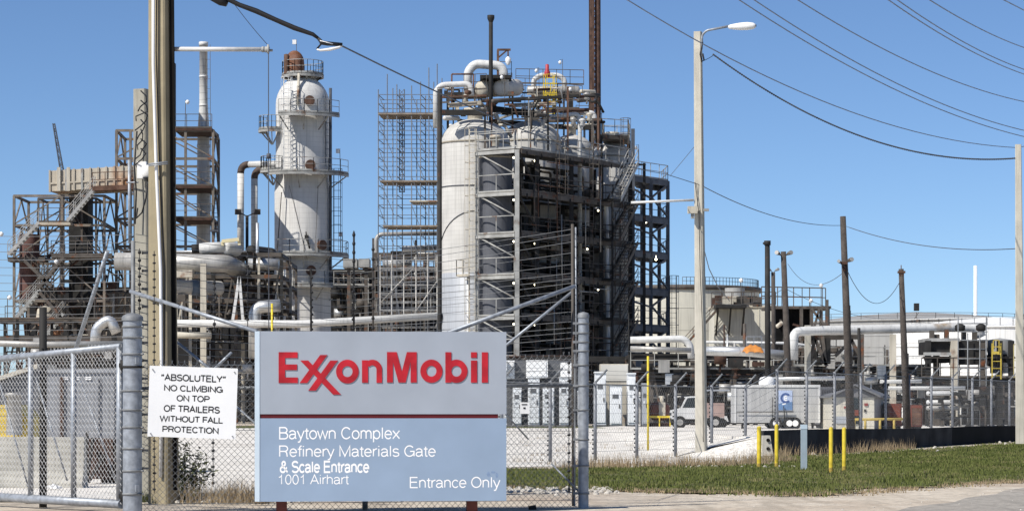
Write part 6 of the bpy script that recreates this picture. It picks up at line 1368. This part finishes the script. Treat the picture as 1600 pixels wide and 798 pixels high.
# big named pipes of the middle area
def bigpipe(name, pts, r, m, label, br=2.0, n=16): return pxpipe(name, pts, pts[0][2], r, m, label, 'pipe', None, n, br)
bigpipe('silver_main', [(180, 408, 186), (355, 412, 186), (378, 424, 194)], 14, alu_dull, 'thickest grey silver pipe entering from behind the concrete pole', 1.3)
bigpipe('silver_main_end', [(388, 413, 192), (436, 413, 192)], 9.5, alu, 'short bright silver pipe joining the white tower', 1.3)
hx = thing('heat_exchanger', 'white horizontal heat exchanger drum lying on the pipe rack left of the white tower', 'drum', P(345, 395, 187))
mb = MB(); mb.tube(P(312, 388, 187), P(352, 386, 187), 8.5*S(187), n=18); mb.drum(P(352, 386, 187), P(370, 390, 188), 11*S(187), 18); mb.build('shell', white_ins, hx)
mb = MB(); mb.tube(P(300, 389, 187), P(312, 388, 187), 7.2*S(187), n=18); mb.build('dark_head', steel_dk, hx)
for px in (322, 345): mb = MB(); mb.beam(P(px, 388, 187), P(px, 404, 187), .5, .3); mb.build('saddle', steel, hx)
mb = MB(); mb.beam(P(347, 377, 186), P(374, 374, 186), .4, .25); mb.beam(P(348, 377, 186), P(348, 384, 186), .2); mb.beam(P(374, 375, 186), P(374, 383, 186), .2); mb.build('lifting_beam', mat('pale_yellow', (.60, .53, .33), .6, 0, .1, 1), hx)
hd = thing('dark_drum', 'long dark horizontal drum just left of the white tower shell', 'drum', P(410, 400, 200)); mb = MB(); mb.drum(P(392, 392, 200), P(424, 396, 203), 9*S(200), 16); mb.build('shell', steel_dk, hd); mb = MB(); mb.box(P(408, 405, 201), (1.2, .6, .5)); mb.build('saddle', steel, hd)
ld = thing('low_drum', 'stained pale drum with a blue grey band, right of the concrete poles', 'drum', P(312, 460, 187))
mb = MB(); mb.drum(P(276, 448, 187), P(345, 450, 188), 11*S(187), 18); mb.build('shell', white_vessel, ld); mb = MB(); mb.tube(P(300, 449, 187.1), P(312, 449, 187.3), 11.4*S(187), n=18); mb.build('band', mat('band_blue', (.10, .14, .20), .5, 0, .1, 2), ld)
mb = MB(); mb.beam(P(284, 460, 187), P(284, 470, 187), .6); mb.beam(P(332, 460, 187), P(332, 470, 187), .6); mb.build('saddle', steel, ld)
bigpipe('white_ground_pipe', [(262, 505, 176), (470, 506, 176), (690, 493, 176)], 6, white_ins, 'long low white pipe crossing behind the top of the entrance sign', 1.5)
bigpipe('beige_beam_pipe', [(268, 523, 170), (330, 524, 170)], 5, beige, 'short beige pipe low behind the concrete pole')
bigpipe('silver_elbow', [(398, 560, 185), (398, 480, 185), (438, 477, 185)], 10, alu, 'big silver elbow pipe turning down in front of the white tower', 1.4)
bigpipe('dark_ground_pipe', [(-40, 535, 150), (60, 538, 150), (200, 537, 150)], 5, alu_dull, 'grey pipe running low behind the gate at the left')
bigpipe('white_bend', [(148, 546, 172), (150, 512, 172), (172, 497, 172), (182, 520, 172)], 8, alu, 'bright bent pipe behind the gate near the gate post', 1.3)
bigpipe('white_side_pipe', [(628, 389, 182), (684, 387, 182)], 5, white_ins, 'short white pipe beside the dark riser below the scaffold')
bigpipe('silver_side_pipe', [(598, 411, 182), (640, 411, 182)], 4.5, alu, 'short shiny pipe at the foot of the scaffold')
mb = MB(); mb.beam(P(318, 412, 184), G(318, 184, YZ), .42); solo(mb, 'beige_column', beige, 'stout beige column standing below the thickest silver pipe', 'column', tuple(G(318, 184, YZ)))
mb = MB(); mb.beam(P(264, 428, 185), P(302, 428, 185), 1.2, 11*S(185)); solo(mb, 'concrete_beam', beige, 'beige concrete beam below the thickest silver pipe', 'beam', tuple(P(283, 434, 185)))
mb = MB(); mb.beam(P(374, 432, 184), P(363, 505, 184), .2); mb.beam(P(374, 432, 184), P(380, 505, 184), .2); solo(mb, 'a_frame_leg', white_paint, 'pale inverted V strut standing in the pipe rack', 'strut', tuple(P(370, 505, 184)))
cb_ = thing('control_cabin', 'grey overhead cabin boxes right of the white tower base', 'cabin', P(560, 425, 192))
for a, b in (((536, 404), (558, 418)), ((560, 404), (577, 417))): mb = MB(); p = P(*a, 192); q = P(*b, 192); mb.box(((p.x+q.x)/2, 193, (p.z+q.z)/2), (q.x-p.x, 2, p.z-q.z)); mb.build('box', steel_lt, cb_)
for px in (545, 572): mb = MB(); mb.beam(P(px, 416, 192.5), G(px, 192.5, YZ), .25); mb.build('column', steel, cb_)
gs = thing('arched_duct', 'pale arched duct standing left of the scaffold', 'duct', G(584, 188, YZ)); mb = MB(); mb.pipe([G(588, 188, YZ), P(588, 372, 188), P(594, 366, 188), P(690, 364, 188)], 3.4*S(188), 10); mb.build('duct', alu_dull, gs)
ls_ = thing('low_scaffold', 'pale lower scaffold wrapped around the pipes left of the dark riser', 'scaffold', G(640, 176.5, YZ))
for px in (594, 612, 631, 650, 668, 683):
    for dd in (176.5, 178.8): mb = MB(); mb.tube(G(px, dd, YZ), P(px, 398, dd), .04, n=5); mb.build('standard', alu_dull, ls_)
for dd in (176.5, 178.8):
    mb = MB()
    for y in range(406, 560, 13): z = P(0, y, 176.5).z; mb.tube((P(594, 0, 176.5).x, dd, z), (P(683, 0, 176.5).x, dd, z), .032, n=4)
    mb.build('ledgers', alu_dull, ls_)
mb = MB(); mb.tube(P(597, 470, 176.4), P(645, 420, 176.4), .035, n=5); mb.build('brace', alu_dull, ls_)
mb = MB(); mb.tube(P(640, 500, 176.4), P(682, 440, 176.4), .035, n=5); mb.build('brace', alu_dull, ls_)
rack('pipe_rack', 'low pipe rack between the small cream building and the air cooler', 1345, 1448, (574, 600, 622), None, 150, 4, 17, 40, drk+[alu, alu_dull], [steel_dk, steel], 34, .2, 1.0, 2.6, 20, 572)
# dark boxes added to block the sky, standing in for dense equipment
def backdrop(label, x0, x1, yt, D, dep, m, roof=steel_dk):
    a = P(x0, yt, D); b = P(x1, yt, D); c = ((a.x+b.x)/2, D+dep/2); h = a.z-YZ; root = thing('plant_backdrop', label, 'backdrop', (*c, YZ))
    mb = MB(); mb.box((*c, YZ+h/2), (b.x-a.x, dep, h)); mb.build('wall', backdrop_dark, root)
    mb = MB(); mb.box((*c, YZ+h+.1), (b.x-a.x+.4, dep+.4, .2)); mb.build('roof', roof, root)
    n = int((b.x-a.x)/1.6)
    for i in range(min(n, 40)): mb = MB(); mb.box((a.x+(i+.5)*(b.x-a.x)/n, D-.06, YZ+h/2), (.16, .12, h-.3)); mb.build('backdrop_rib', backdrop_dark, root)
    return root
backdrop('long added dark shed behind the pipe racks and the white tower', 225, 690, 424, 222, 6, steel_dk)
backdrop('added dark shed behind the furnace frame at the left', 40, 225, 452, 222, 6, steel_dk)
backdrop('low added dark shed behind the reactor structure', 690, 1000, 520, 214, 5, steel_dk)
backdrop('low added dark shed in front of the cream tanks', 985, 1240, 590, 176, 4, steel_dk)
backdrop('low added dark shed under the elevated air cooler at the right', 1440, 1610, 604, 160, 3, steel_dk)
backdrop('low added dark shed below the long white overhead pipe', 1240, 1345, 585, 172, 4, steel_dk)

# scaffold
sf = thing('scaffold', 'tall thin tube scaffold left of the biggest reactor vessel', 'scaffold', G(640, 178, YZ))
xs_ = [P(px, 0, 178).x for px in (591, 605, 620, 643, 657, 670, 683)]; ds_ = (178, 181)
ztp = [P(0, y, 178).z for y in (140, 116, 132, 134, 128, 106, 100)]
for i, x in enumerate(xs_):
    for j, d in enumerate(ds_): mb = MB(); mb.tube((x+.25*j, d, YZ), (x+.25*j, d, ztp[i]-.6*j), .038, n=5); mb.build('standard', scaff_m, sf)
ly = [148, 162, 176, 190, 204, 218, 232, 246, 260, 276, 290, 305, 320, 336, 352, 368, 384, 402, 420, 440, 460, 480]
mb = MB(); mb2 = MB()
for k, y in enumerate(ly):
    z = P(0, y, 178).z; e = 0 if k % 3 else 1
    for j, d in enumerate(ds_): mb.tube((xs_[0], d, z), (xs_[-1], d, z), .03, n=4)
    for x in xs_[::2]: mb.tube((x, ds_[0], z), (x+.25, ds_[1], z), .028, n=4)
for k in range(0, len(ly)-4, 3):
    for i in (0, 3, 5): mb2.tube((xs_[i], 177.95, P(0, ly[k], 178).z), (xs_[i]+2*.55, 177.95, P(0, ly[k+4], 178).z), .03, n=4)
mb.build('ledgers', scaff_m, sf); mb2.build('braces', scaff_m, sf)
for y, x0, x1 in ((177, 591, 684), (282, 594, 684), (313, 640, 684), (352, 598, 690)):
    mb = MB(); a = P(x0, y, 178); b = P(x1, y, 178); mb.slab([(a.x, 177.9), (b.x, 177.9), (b.x+.2, 181), (a.x+.2, 181)], a.z-.1, a.z); mb.build('planks', mat('planks', (.24, .20, .16), .9, 0, .3, 3) if y != 313 else beige, sf)
lattice(sf, P(628, 300, 179.5), P(628, 140, 179.5), 0.35, scaff_m, .05, 18, 'hoist_mast')

# ================================================================== TANKS AND RIGHT SIDE
def tank(label, cx, D, rpx, ytop, yroof, m, mroof, wind=True, name='storage_tank'):
    s_ = S(D); q = G(cx, D, YZ); r = rpx*s_; root = thing(name, label, 'tank', q); zt = P(0, ytop, D).z; zr = P(0, yroof, D).z
    mb = MB(); mb.lathe([(r, YZ), (r, zt)], (q.x, q.y, 0), 72); mb.build('shell', m, root)
    mb = MB(); mb.lathe([(r*1.01, zt), (r*.5, (zt+zr)/2+(zr-zt)*.15), (.01, zr)], (q.x, q.y, 0), 72); mb.build('roof', mroof, root)
    mb = MB(); mb.lathe([(r*1.0, zt-.25), (r*1.012, zt-.25), (r*1.012, zt+.05), (r*1.0, zt+.06)], (q.x, q.y, 0), 72)
    for z in [YZ+(zt-YZ)*k/6 for k in range(1, 6)]: mb.lathe([(r*1.0, z-.03), (r*1.003, z-.03), (r*1.003, z+.03), (r, z+.03)], (q.x, q.y, 0), 72)
    mb.build('rim', m, root); return root, q, r, zt, zr
root, q, r, zt, zr = tank('big cream storage tank behind the street lamp pole', 1058, 330, 128, 452, 448, cream, cream)
mb = MB(); n = 30; mb.rail([(q.x+r*.99*math.cos(t), q.y+r*.99*math.sin(t), zt+.06) for t in [math.pi*(1.5+.45*k/n) for k in range(n+1)]], 1.0, .04, 2.5, toe=False); mb.build('railing', steel, root)
mb = MB(); mb.beam((q.x-r*.75, q.y-r*.72, zt-.2), (q.x+r*.75, q.y-r*.72, zt-.2), .3, .3) if False else mb.lathe([(r*1.013, zt-.5), (r*1.02, zt-.5), (r*1.02, zt+.1), (r*1.013, zt+.1)], (q.x, q.y, 0), 72); mb.build('dark_rim', steel, root)
cbh = thing('cream_house', 'boxy cream plant house with side stair and railed roof, right of the street lamp', 'building', G(1165, 302, YZ))
a = P(1116, 480, 298); b = P(1211, 480, 298); hz = a.z
mb = MB(); mb.box(((a.x+b.x)/2, 302, (hz+YZ)/2), (b.x-a.x, 8, hz-YZ)); mb.build('wall', cream, cbh)
for px in (1135, 1160, 1186): mb = MB(); q2 = P(px, 0, 298); mb.box((q2.x, 297.97, (hz+YZ)/2), (.1, .08, hz-YZ-.2)); mb.build('seam', cream, cbh)
mb = MB(); mb.box(((a.x+b.x)/2, 302, hz+.12), (b.x-a.x+.3, 8.3, .24)); mb.build('roof', beige, cbh)
mb = MB(); mb.stair(P(1070, 540, 296.5), P(1122, 482, 296.5), 1.0, (0, 1, 0)); mb.build('stair_flight', steel, cbh)
mb = MB(); p0 = P(1118, 476, 295); p1_ = P(1166, 476, 295); mb.slab([(p0.x, 294.5), (p1_.x, 294.5), (p1_.x, 298), (p0.x, 298)], hz-.2, hz+.2); mb.build('platform', steel_dk, cbh)
for px in (1122, 1142, 1163): mb = MB(); q2 = P(px, 0, 294.8); mb.beam((q2.x, 294.8, hz-.2), (q2.x, 297.8, hz-3.2), .2); mb.build('bracket', steel_dk, cbh)
mb = MB(); mb.rail([P(1112, 477, 294.6), P(1190, 476, 294.6)], 1.5, .06, 1.2); mb.build('railing', steel, cbh)
mb = MB(); mb.rail([P(1112, 477, 299), P(1212, 476, 299)], 1.5, .06, 1.2); mb.build('railing', steel, cbh)
for i in range(18):
    px = fr_.uniform(1118, 1185); q2 = P(px, fr_.uniform(462, 474), fr_.uniform(295.5, 300)); mb = MB(); h_ = q2.z-hz+.1; mb.box((q2.x, q2.y, hz+h_/2), (fr_.uniform(.4, 1.4), .8, h_)); mb.build('roof_equipment', fr_.choice([steel_dk, steel, beige, rust_dk, steel_dk]), cbh)
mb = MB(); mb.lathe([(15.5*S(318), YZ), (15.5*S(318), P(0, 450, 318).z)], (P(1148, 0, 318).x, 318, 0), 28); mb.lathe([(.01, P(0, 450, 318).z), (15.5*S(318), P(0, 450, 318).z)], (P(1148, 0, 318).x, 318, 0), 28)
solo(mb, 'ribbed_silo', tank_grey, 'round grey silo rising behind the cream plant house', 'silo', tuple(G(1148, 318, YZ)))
dk = thing('cooler_house', 'dark open sided cooler house with railings on its roof, right of the cream tanks', 'building', G(1250, 285, YZ))
a = P(1212, 482, 285); b = P(1270, 560, 285)
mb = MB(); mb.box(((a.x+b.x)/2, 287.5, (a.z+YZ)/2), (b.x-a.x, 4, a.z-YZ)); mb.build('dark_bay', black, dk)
mb = MB(); mb.box(((a.x+b.x)/2+.4, 287, a.z+.1), (b.x-a.x+3, 6.4, .3)); mb.build('roof', steel, dk)
mb = MB(); mb.rail([P(1190, 479, 284), P(1290, 481, 284)], 2.2, .07, 2.0, toe=False); mb.rail([P(1190, 478, 289), P(1285, 480, 289)], 2.2, .06, 2.0, toe=False); mb.build('railing', steel, dk)
for px in (1208, 1226, 1252, 1268, 1283, 1292): mb = MB(); mb.beam(G(px, 283.8, YZ), P(px, 482 if px < 1290 else 468, 283.8), .35); mb.build('column', steel, dk)
for i in range(14): px = fr_.uniform(1214, 1290); y = fr_.uniform(490, 555); mb = MB(); mb.beam(P(px, y, 283.5), P(px+fr_.uniform(-14, 14), y+fr_.uniform(-14, 14), 283.5), .22); mb.build('pipework', fr_.choice([rust_dk, steel, rust_dk, steel_dk]), dk)
mb = MB(); mb.drum(P(1214, 510, 283), P(1222, 504, 283), 3.3*S(283), 10); mb.build('tan_drum', beige, dk)
mb = MB(); mb.beam(P(1280, 482, 283.5), P(1270, 520, 283.5), .25); mb.beam(P(1268, 482, 283.5), P(1290, 510, 283.5), .25); mb.build('brace', steel, dk)
for px, y, lb in ((1158, 438, 'tiny lamp on a stalk above the corrugated drum of the cream tank'), (1267, 470, 'tiny white lamp on the cooler house railing'), (1283, 446, 'tiny white lamp on a tall stalk above the cooler house'), (1208, 467, 'round white lamp beside the capped dark pole')):
    q2 = P(px, y, 284); r_ = thing('flood_lamp', lb, 'lamp', (q2.x, q2.y, q2.z-2), 'small white lamps on the plant'); mb = MB(); mb.lathe([(.03, .26), (.22, .12), (.24, -.05), (.03, -.25)], q2, 8); mb.build('bulb', white_clean, r_); m2 = MB(); m2.tube(q2, q2-UP*2.4, .05, n=4); m2.build('pole', steel, r_)
root, q, r, zt, zr = tank('grey roofed storage tank coloured for shade, left of the big white tank', 1432, 480, 185, 505, 487, tank_grey, tank_grey)  # wall shade is put into the grey colour
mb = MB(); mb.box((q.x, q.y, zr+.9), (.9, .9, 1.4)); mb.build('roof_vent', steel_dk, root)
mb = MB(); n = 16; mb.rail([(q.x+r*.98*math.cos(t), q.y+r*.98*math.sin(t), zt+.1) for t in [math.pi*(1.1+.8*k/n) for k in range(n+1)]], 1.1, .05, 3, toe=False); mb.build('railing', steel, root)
mb = MB(); pts = [(q.x+(r+.6)*math.cos(t), q.y+(r+.6)*math.sin(t), z) for t, z in [(math.radians(236+26*k/8), YZ+1+(zt-YZ-1)*k/8) for k in range(9)]]
for a, b in zip(pts, pts[1:]): mb.beam(a, b, 1, .4); mb.tube(Vector(a)+UP*1.2, Vector(b)+UP*1.2, .08, n=4)
mb.build('spiral_stair', steel, root)
root, q, r, zt, zr = tank('big white storage tank at the right edge of the plant', 1553, 380, 156, 514, 495, tank_white, tank_white)
mb = MB(); n = 20; mb.rail([(q.x+r*.98*math.cos(t), q.y+r*.98*math.sin(t), zt+.1) for t in [math.pi*(1.1+.8*k/n) for k in range(n+1)]], 1.1, .05, 3, toe=False); mb.build('railing', tank_white, root)
q2 = G(1524, 470, YZ); mb = MB(); zt_ = P(0, 415, 470).z; mb.lathe([(3.1*S(470), 0), (2.7*S(470), zt_-YZ), (.01, zt_-YZ+.05)], q2, 16); r_ = thing('white_flue', 'thin bright white flue standing behind the big white tank', 'flue', q2); mb.build('shaft', white_clean, r_)
# big white overhead pipe with supports
op = thing('overhead_pipeline', 'thick white overhead pipe with a drop leg crossing to the right on posts', 'pipe', P(1390, 520, 150))
mb = MB(); mb.pipe([P(1240, 562, 146), P(1240, 518, 146), P(1300, 515.5, 147), P(1500, 511, 150), P(1527, 511, 150), P(1534, 526, 150)], 7.2*S(147), 16, 1.7); mb.build('pipe', white_ins, op)
mb = MB(); mb.beam(P(1250, 528, 147.6), P(1345, 526, 149), .3, .28); mb.build('beam', steel, op)
for px, m in ((1262, conc_grey), (1345, steel), (1395, beige), (1463, steel)): mb = MB(); mb.beam(P(px, 522 if px > 1262 else 508, 147.3), G(px, 147.3, YZ), .33); mb.build('post', m, op)
for a, b in (((1273, 530), (1266, 566)), ((1274, 530), (1292, 572)), ((1332, 530), (1305, 556)), ((1330, 530), (1345, 560)), ((1285, 525), (1290, 570))): mb = MB(); mb.beam(P(*a, 147.6), P(*b, 147.6), .18); mb.build('brace', steel, op)
mb = MB(); mb.box(P(1290, 548, 148), (13*S(148), .8, 40*S(148))); mb.build('dark_column', steel_dk, op)
bigpipe('silver_crossing_pipe', [(1100, 548, 152), (1165, 549, 152), (1240, 556, 152)], 7.5, alu, 'thick silver pipe crossing behind the street lamp pole to the drop leg', 1.5)
bigpipe('white_low_pipe', [(985, 531, 156), (1068, 529, 156), (1078, 538, 156), (1080, 560, 156)], 5.5, white_ins, 'white pipe bending down left of the street lamp pole', 1.8)
bigpipe('grey_low_pipe', [(985, 544, 155), (1080, 547, 155)], 4, alu_dull, 'grey pipe just under the bent white pipe left of the street lamp pole')
bigpipe('white_rail_pipe', [(1100, 534, 165), (1236, 536, 165), (1300, 545, 165)], 2.2, white_ins, 'thin white pipe in front of the cream tanks')
bigpipe('silver_low_pipe', [(1196, 592, 140), (1330, 590, 140)], 3.2, alu, 'silver pipe low behind the white trailer')
bigpipe('white_short_pipe', [(1236, 548, 158), (1300, 547, 158)], 4.4, white_ins, 'short white pipe right of the drop leg')
bigpipe('white_far_pipe', [(1375, 596, 132), (1440, 595, 132)], 3, white_ins, 'white pipe low right of the small cream building')
bigpipe('white_far_pipe', [(1388, 606, 130), (1508, 606, 130)], 3, white_ins, 'lower white pipe leading to the exchangers at the right')
ot = thing('orange_tarp', 'orange tarpaulin bundle lying on the silver pipe right of the street lamp', 'tarpaulin', P(1176, 549, 151.5))
mb = MB(); rr_ = random.Random(2); pts = []
for j in range(7):
    for i in range(13):
        t = i/12; u = j/6; q = P(1160+33*t, 549, 151.3+1.2*(u-.5)); z = math.sin(math.pi*min(1, max(0, t)))**.5*math.sin(math.pi*u)**.6*11*S(152)+rr_.uniform(-.05, .08); q.z += z-.05; pts.append(q)
mb.add(pts, [(j*13+i, j*13+i+1, j*13+14+i, j*13+13+i) for j in range(6) for i in range(12)], True); mb.build('sheet', orange, ot)
mb = MB(); mb.rail([P(1166, 540, 152), P(1190, 540, 152)], .55, .03, .5, mid=False, toe=False); mb.build('frame', galv, ot)
# air cooler structure right
ac = thing('air_cooler', 'elevated air cooler with dark fan bays on legs, in front of the big white tank', 'cooler', G(1520, 146, YZ)); AD = 146
def AB(x0, y0, x1, y1, D, dep, m, name): a = P(x0, y0, D); b = P(x1, y1, D); mb = MB(); mb.box(((a.x+b.x)/2, D+dep/2, (a.z+b.z)/2), (b.x-a.x, dep, a.z-b.z)); return mb.build(name, m, ac)
AB(1448, 530, 1487, 553, AD, 3, steel_dk, 'fan_bay'); AB(1497, 532, 1540, 568, AD, 3, steel_dk, 'fan_bay'); AB(1449, 528, 1500, 533, AD-.3, 3.4, alu_dull, 'header_box'); AB(1455, 556, 1486, 566, AD+.4, 2, steel_dk, 'fan_ring')
AB(1444, 550, 1490, 555, AD-.4, .3, steel_lt, 'girder'); AB(1440, 590, 1588, 595, AD-.3, 4, steel_dk, 'walkway')
mb = MB(); q = P(1562, 531, AD+1); mb.lathe([(20*S(AD), 0), (20*S(AD), -.55), (15*S(AD), -1.5), (15*S(AD), -1.9)], q, 28); mb.lathe([(.01, .12), (20*S(AD), 0)], q, 28); mb.build('fan_shroud', tank_grey, ac)
AB(1549, 553, 1574, 566, AD, 2, steel_dk, 'fan_ring')
for px, m in ((1450, steel_dk), (1491, beige), (1535, steel), (1562, steel_dk), (1580, steel_dk)): mb = MB(); mb.beam(G(px, AD-.2, YZ), P(px, 532, AD-.2), .42 if px == 1491 else .3); mb.build('leg', m, ac)
for px in (1450, 1545, 1578): mb = MB(); mb.beam(P(px-6, 556, AD-.3), P(px, 572, AD-.3), .14); mb.beam(P(px+6, 556, AD-.3), P(px, 572, AD-.3), .14); mb.build('knee_brace', steel_dk, ac)
mb = MB(); mb.rail([P(1440, 590, AD-.4), P(1588, 590, AD-.4)], 1.15, .035, .95); mb.build('railing', steel, ac); mb = MB(); mb.rail([P(1440, 590, AD+3.4), P(1588, 590, AD+3.4)], 1.15, .035, 1.2); mb.build('railing', steel, ac)
mb = MB(); mb.ladder(P(1557, 592, AD-.8), P(1557, 536, AD-.8), (1, 0, 0), .5, False, None, .045); mb.rail([P(1552, 552, AD-1), P(1561, 552, AD-1)], .75, .03, .3); mb.build('yellow_ladder', mat('yellow_faded', (.5, .38, .06), .6, 0, .2, 3), ac)
for px in (1588,): mb = MB(); mb.rail([P(px-4, 590, AD-.5), P(px+4, 590, AD-.5)], 1.9, .04, .3); mb.build('gate_frame', mat('yellow_pale', (.38, .32, .15), .6, 0, .2, 3), ac)
for px in (1497, 1512, 1531, 1541): mb = MB(); mb.tube(G(px, AD-1, YZ), P(px, 494 if px in (1497, 1541) else 520, AD-1), .035, n=5); mb.build('scaffold_tube', galv_dull, ac)
for y in (505, 518, 531, 545, 560, 575): mb = MB(); mb.tube(P(1496, y, AD-1), P(1543, y, AD-1), .03, n=5); mb.build('scaffold_tube', galv_dull, ac)
for a, b in (((1457, 516), 8), ((1480, 514), 11), ((1507, 518), 7), ((1524, 518), 7)): AB(a[0]-3, a[1], a[0]+3, 532, AD+.5, .5, steel, 'nozzle')
for px in (1500, 1533): mb = MB(); q = P(px, 518, AD); mb.lathe([(.12, 0), (.3, .1), (.3, .35), (.12, .45)], q, 10); mb.build('flange', steel_dk, ac)
hxs = thing('exchanger_bank', 'bank of white horizontal exchangers stacked under the elevated air cooler', 'exchanger', G(1475, 142, YZ))
for y in (614, 628, 637): mb = MB(); mb.drum(P(1449, y, 142), P(1496, y, 142), 3.6*S(142), 14); mb.build('shell', white_paint if y < 630 else alu_dull, hxs)
for px, y in ((1505, 615), (1505, 630), (1526, 615), (1526, 634)): mb = MB(); mb.drum(P(px-6, y, 143), P(px+8, y, 143), 7*S(143), 16); mb.build('channel_head', alu_dull, hxs)
for px in (1454, 1472, 1490, 1518, 1535): mb = MB(); mb.beam(G(px, 142.4, YZ), P(px, 606, 142.4), .2); mb.build('frame', steel, hxs)
rr_ = random.Random(8)
for i in range(26):
    px = rr_.uniform(1445, 1590); y = rr_.uniform(610, 655); mb = MB(); q = P(px, y, 141.5); k = rr_.random()
    if k < .4: mb.pipe([q, q+Vector((rr_.uniform(.3, 1), 0, 0)), q+Vector((rr_.uniform(.3, 1), 0, -rr_.uniform(.4, 1)))], rr_.uniform(.05, .12), 8)
    elif k < .7: mb.box(q, (rr_.uniform(.2, .6), .4, rr_.uniform(.2, .6)))
    else: mb.tube(q, (q.x, q.y, YZ), .06, n=6)
    mb.build('fitting', rr_.choice([steel, steel_dk, alu_dull, steel_dk, steel_dk]), hxs)
rack('pipe_rack', 'dark low pipework under the elevated air cooler at the right edge', 1395, 1600, (598, 622), None, 152, 3, 9, 18, drk+[alu_dull], [steel_dk, steel], 36, .24, 1.0, 3.0, 16)
# distant tree line far behind
mb = MB(); rt = random.Random(12)
for i in range(7000):
    x = rt.uniform(-260, 260); D = 900+rt.uniform(-20, 60); h = 9+5*math.sin(x*.05)+rt.uniform(-2, 4); z = rt.uniform(0, h); c = Vector((x, D, z)); u = Vector((rt.gauss(0, 1), rt.gauss(0, .5), rt.gauss(0, 1))).normalized()*rt.uniform(.4, 1.1); v = u.orthogonal().normalized()*rt.uniform(.4, 1.0); mb.add([c-u, c+v, c+u, c-v], [(0, 1, 2, 3)])
o = mb.build('distant_woods', mat('far_foliage', (.05, .06, .045), .9, 0, .3, .2)); o['kind'] = 'stuff'
for o in bpy.data.objects:
    if '_w' in o: del o['_w']
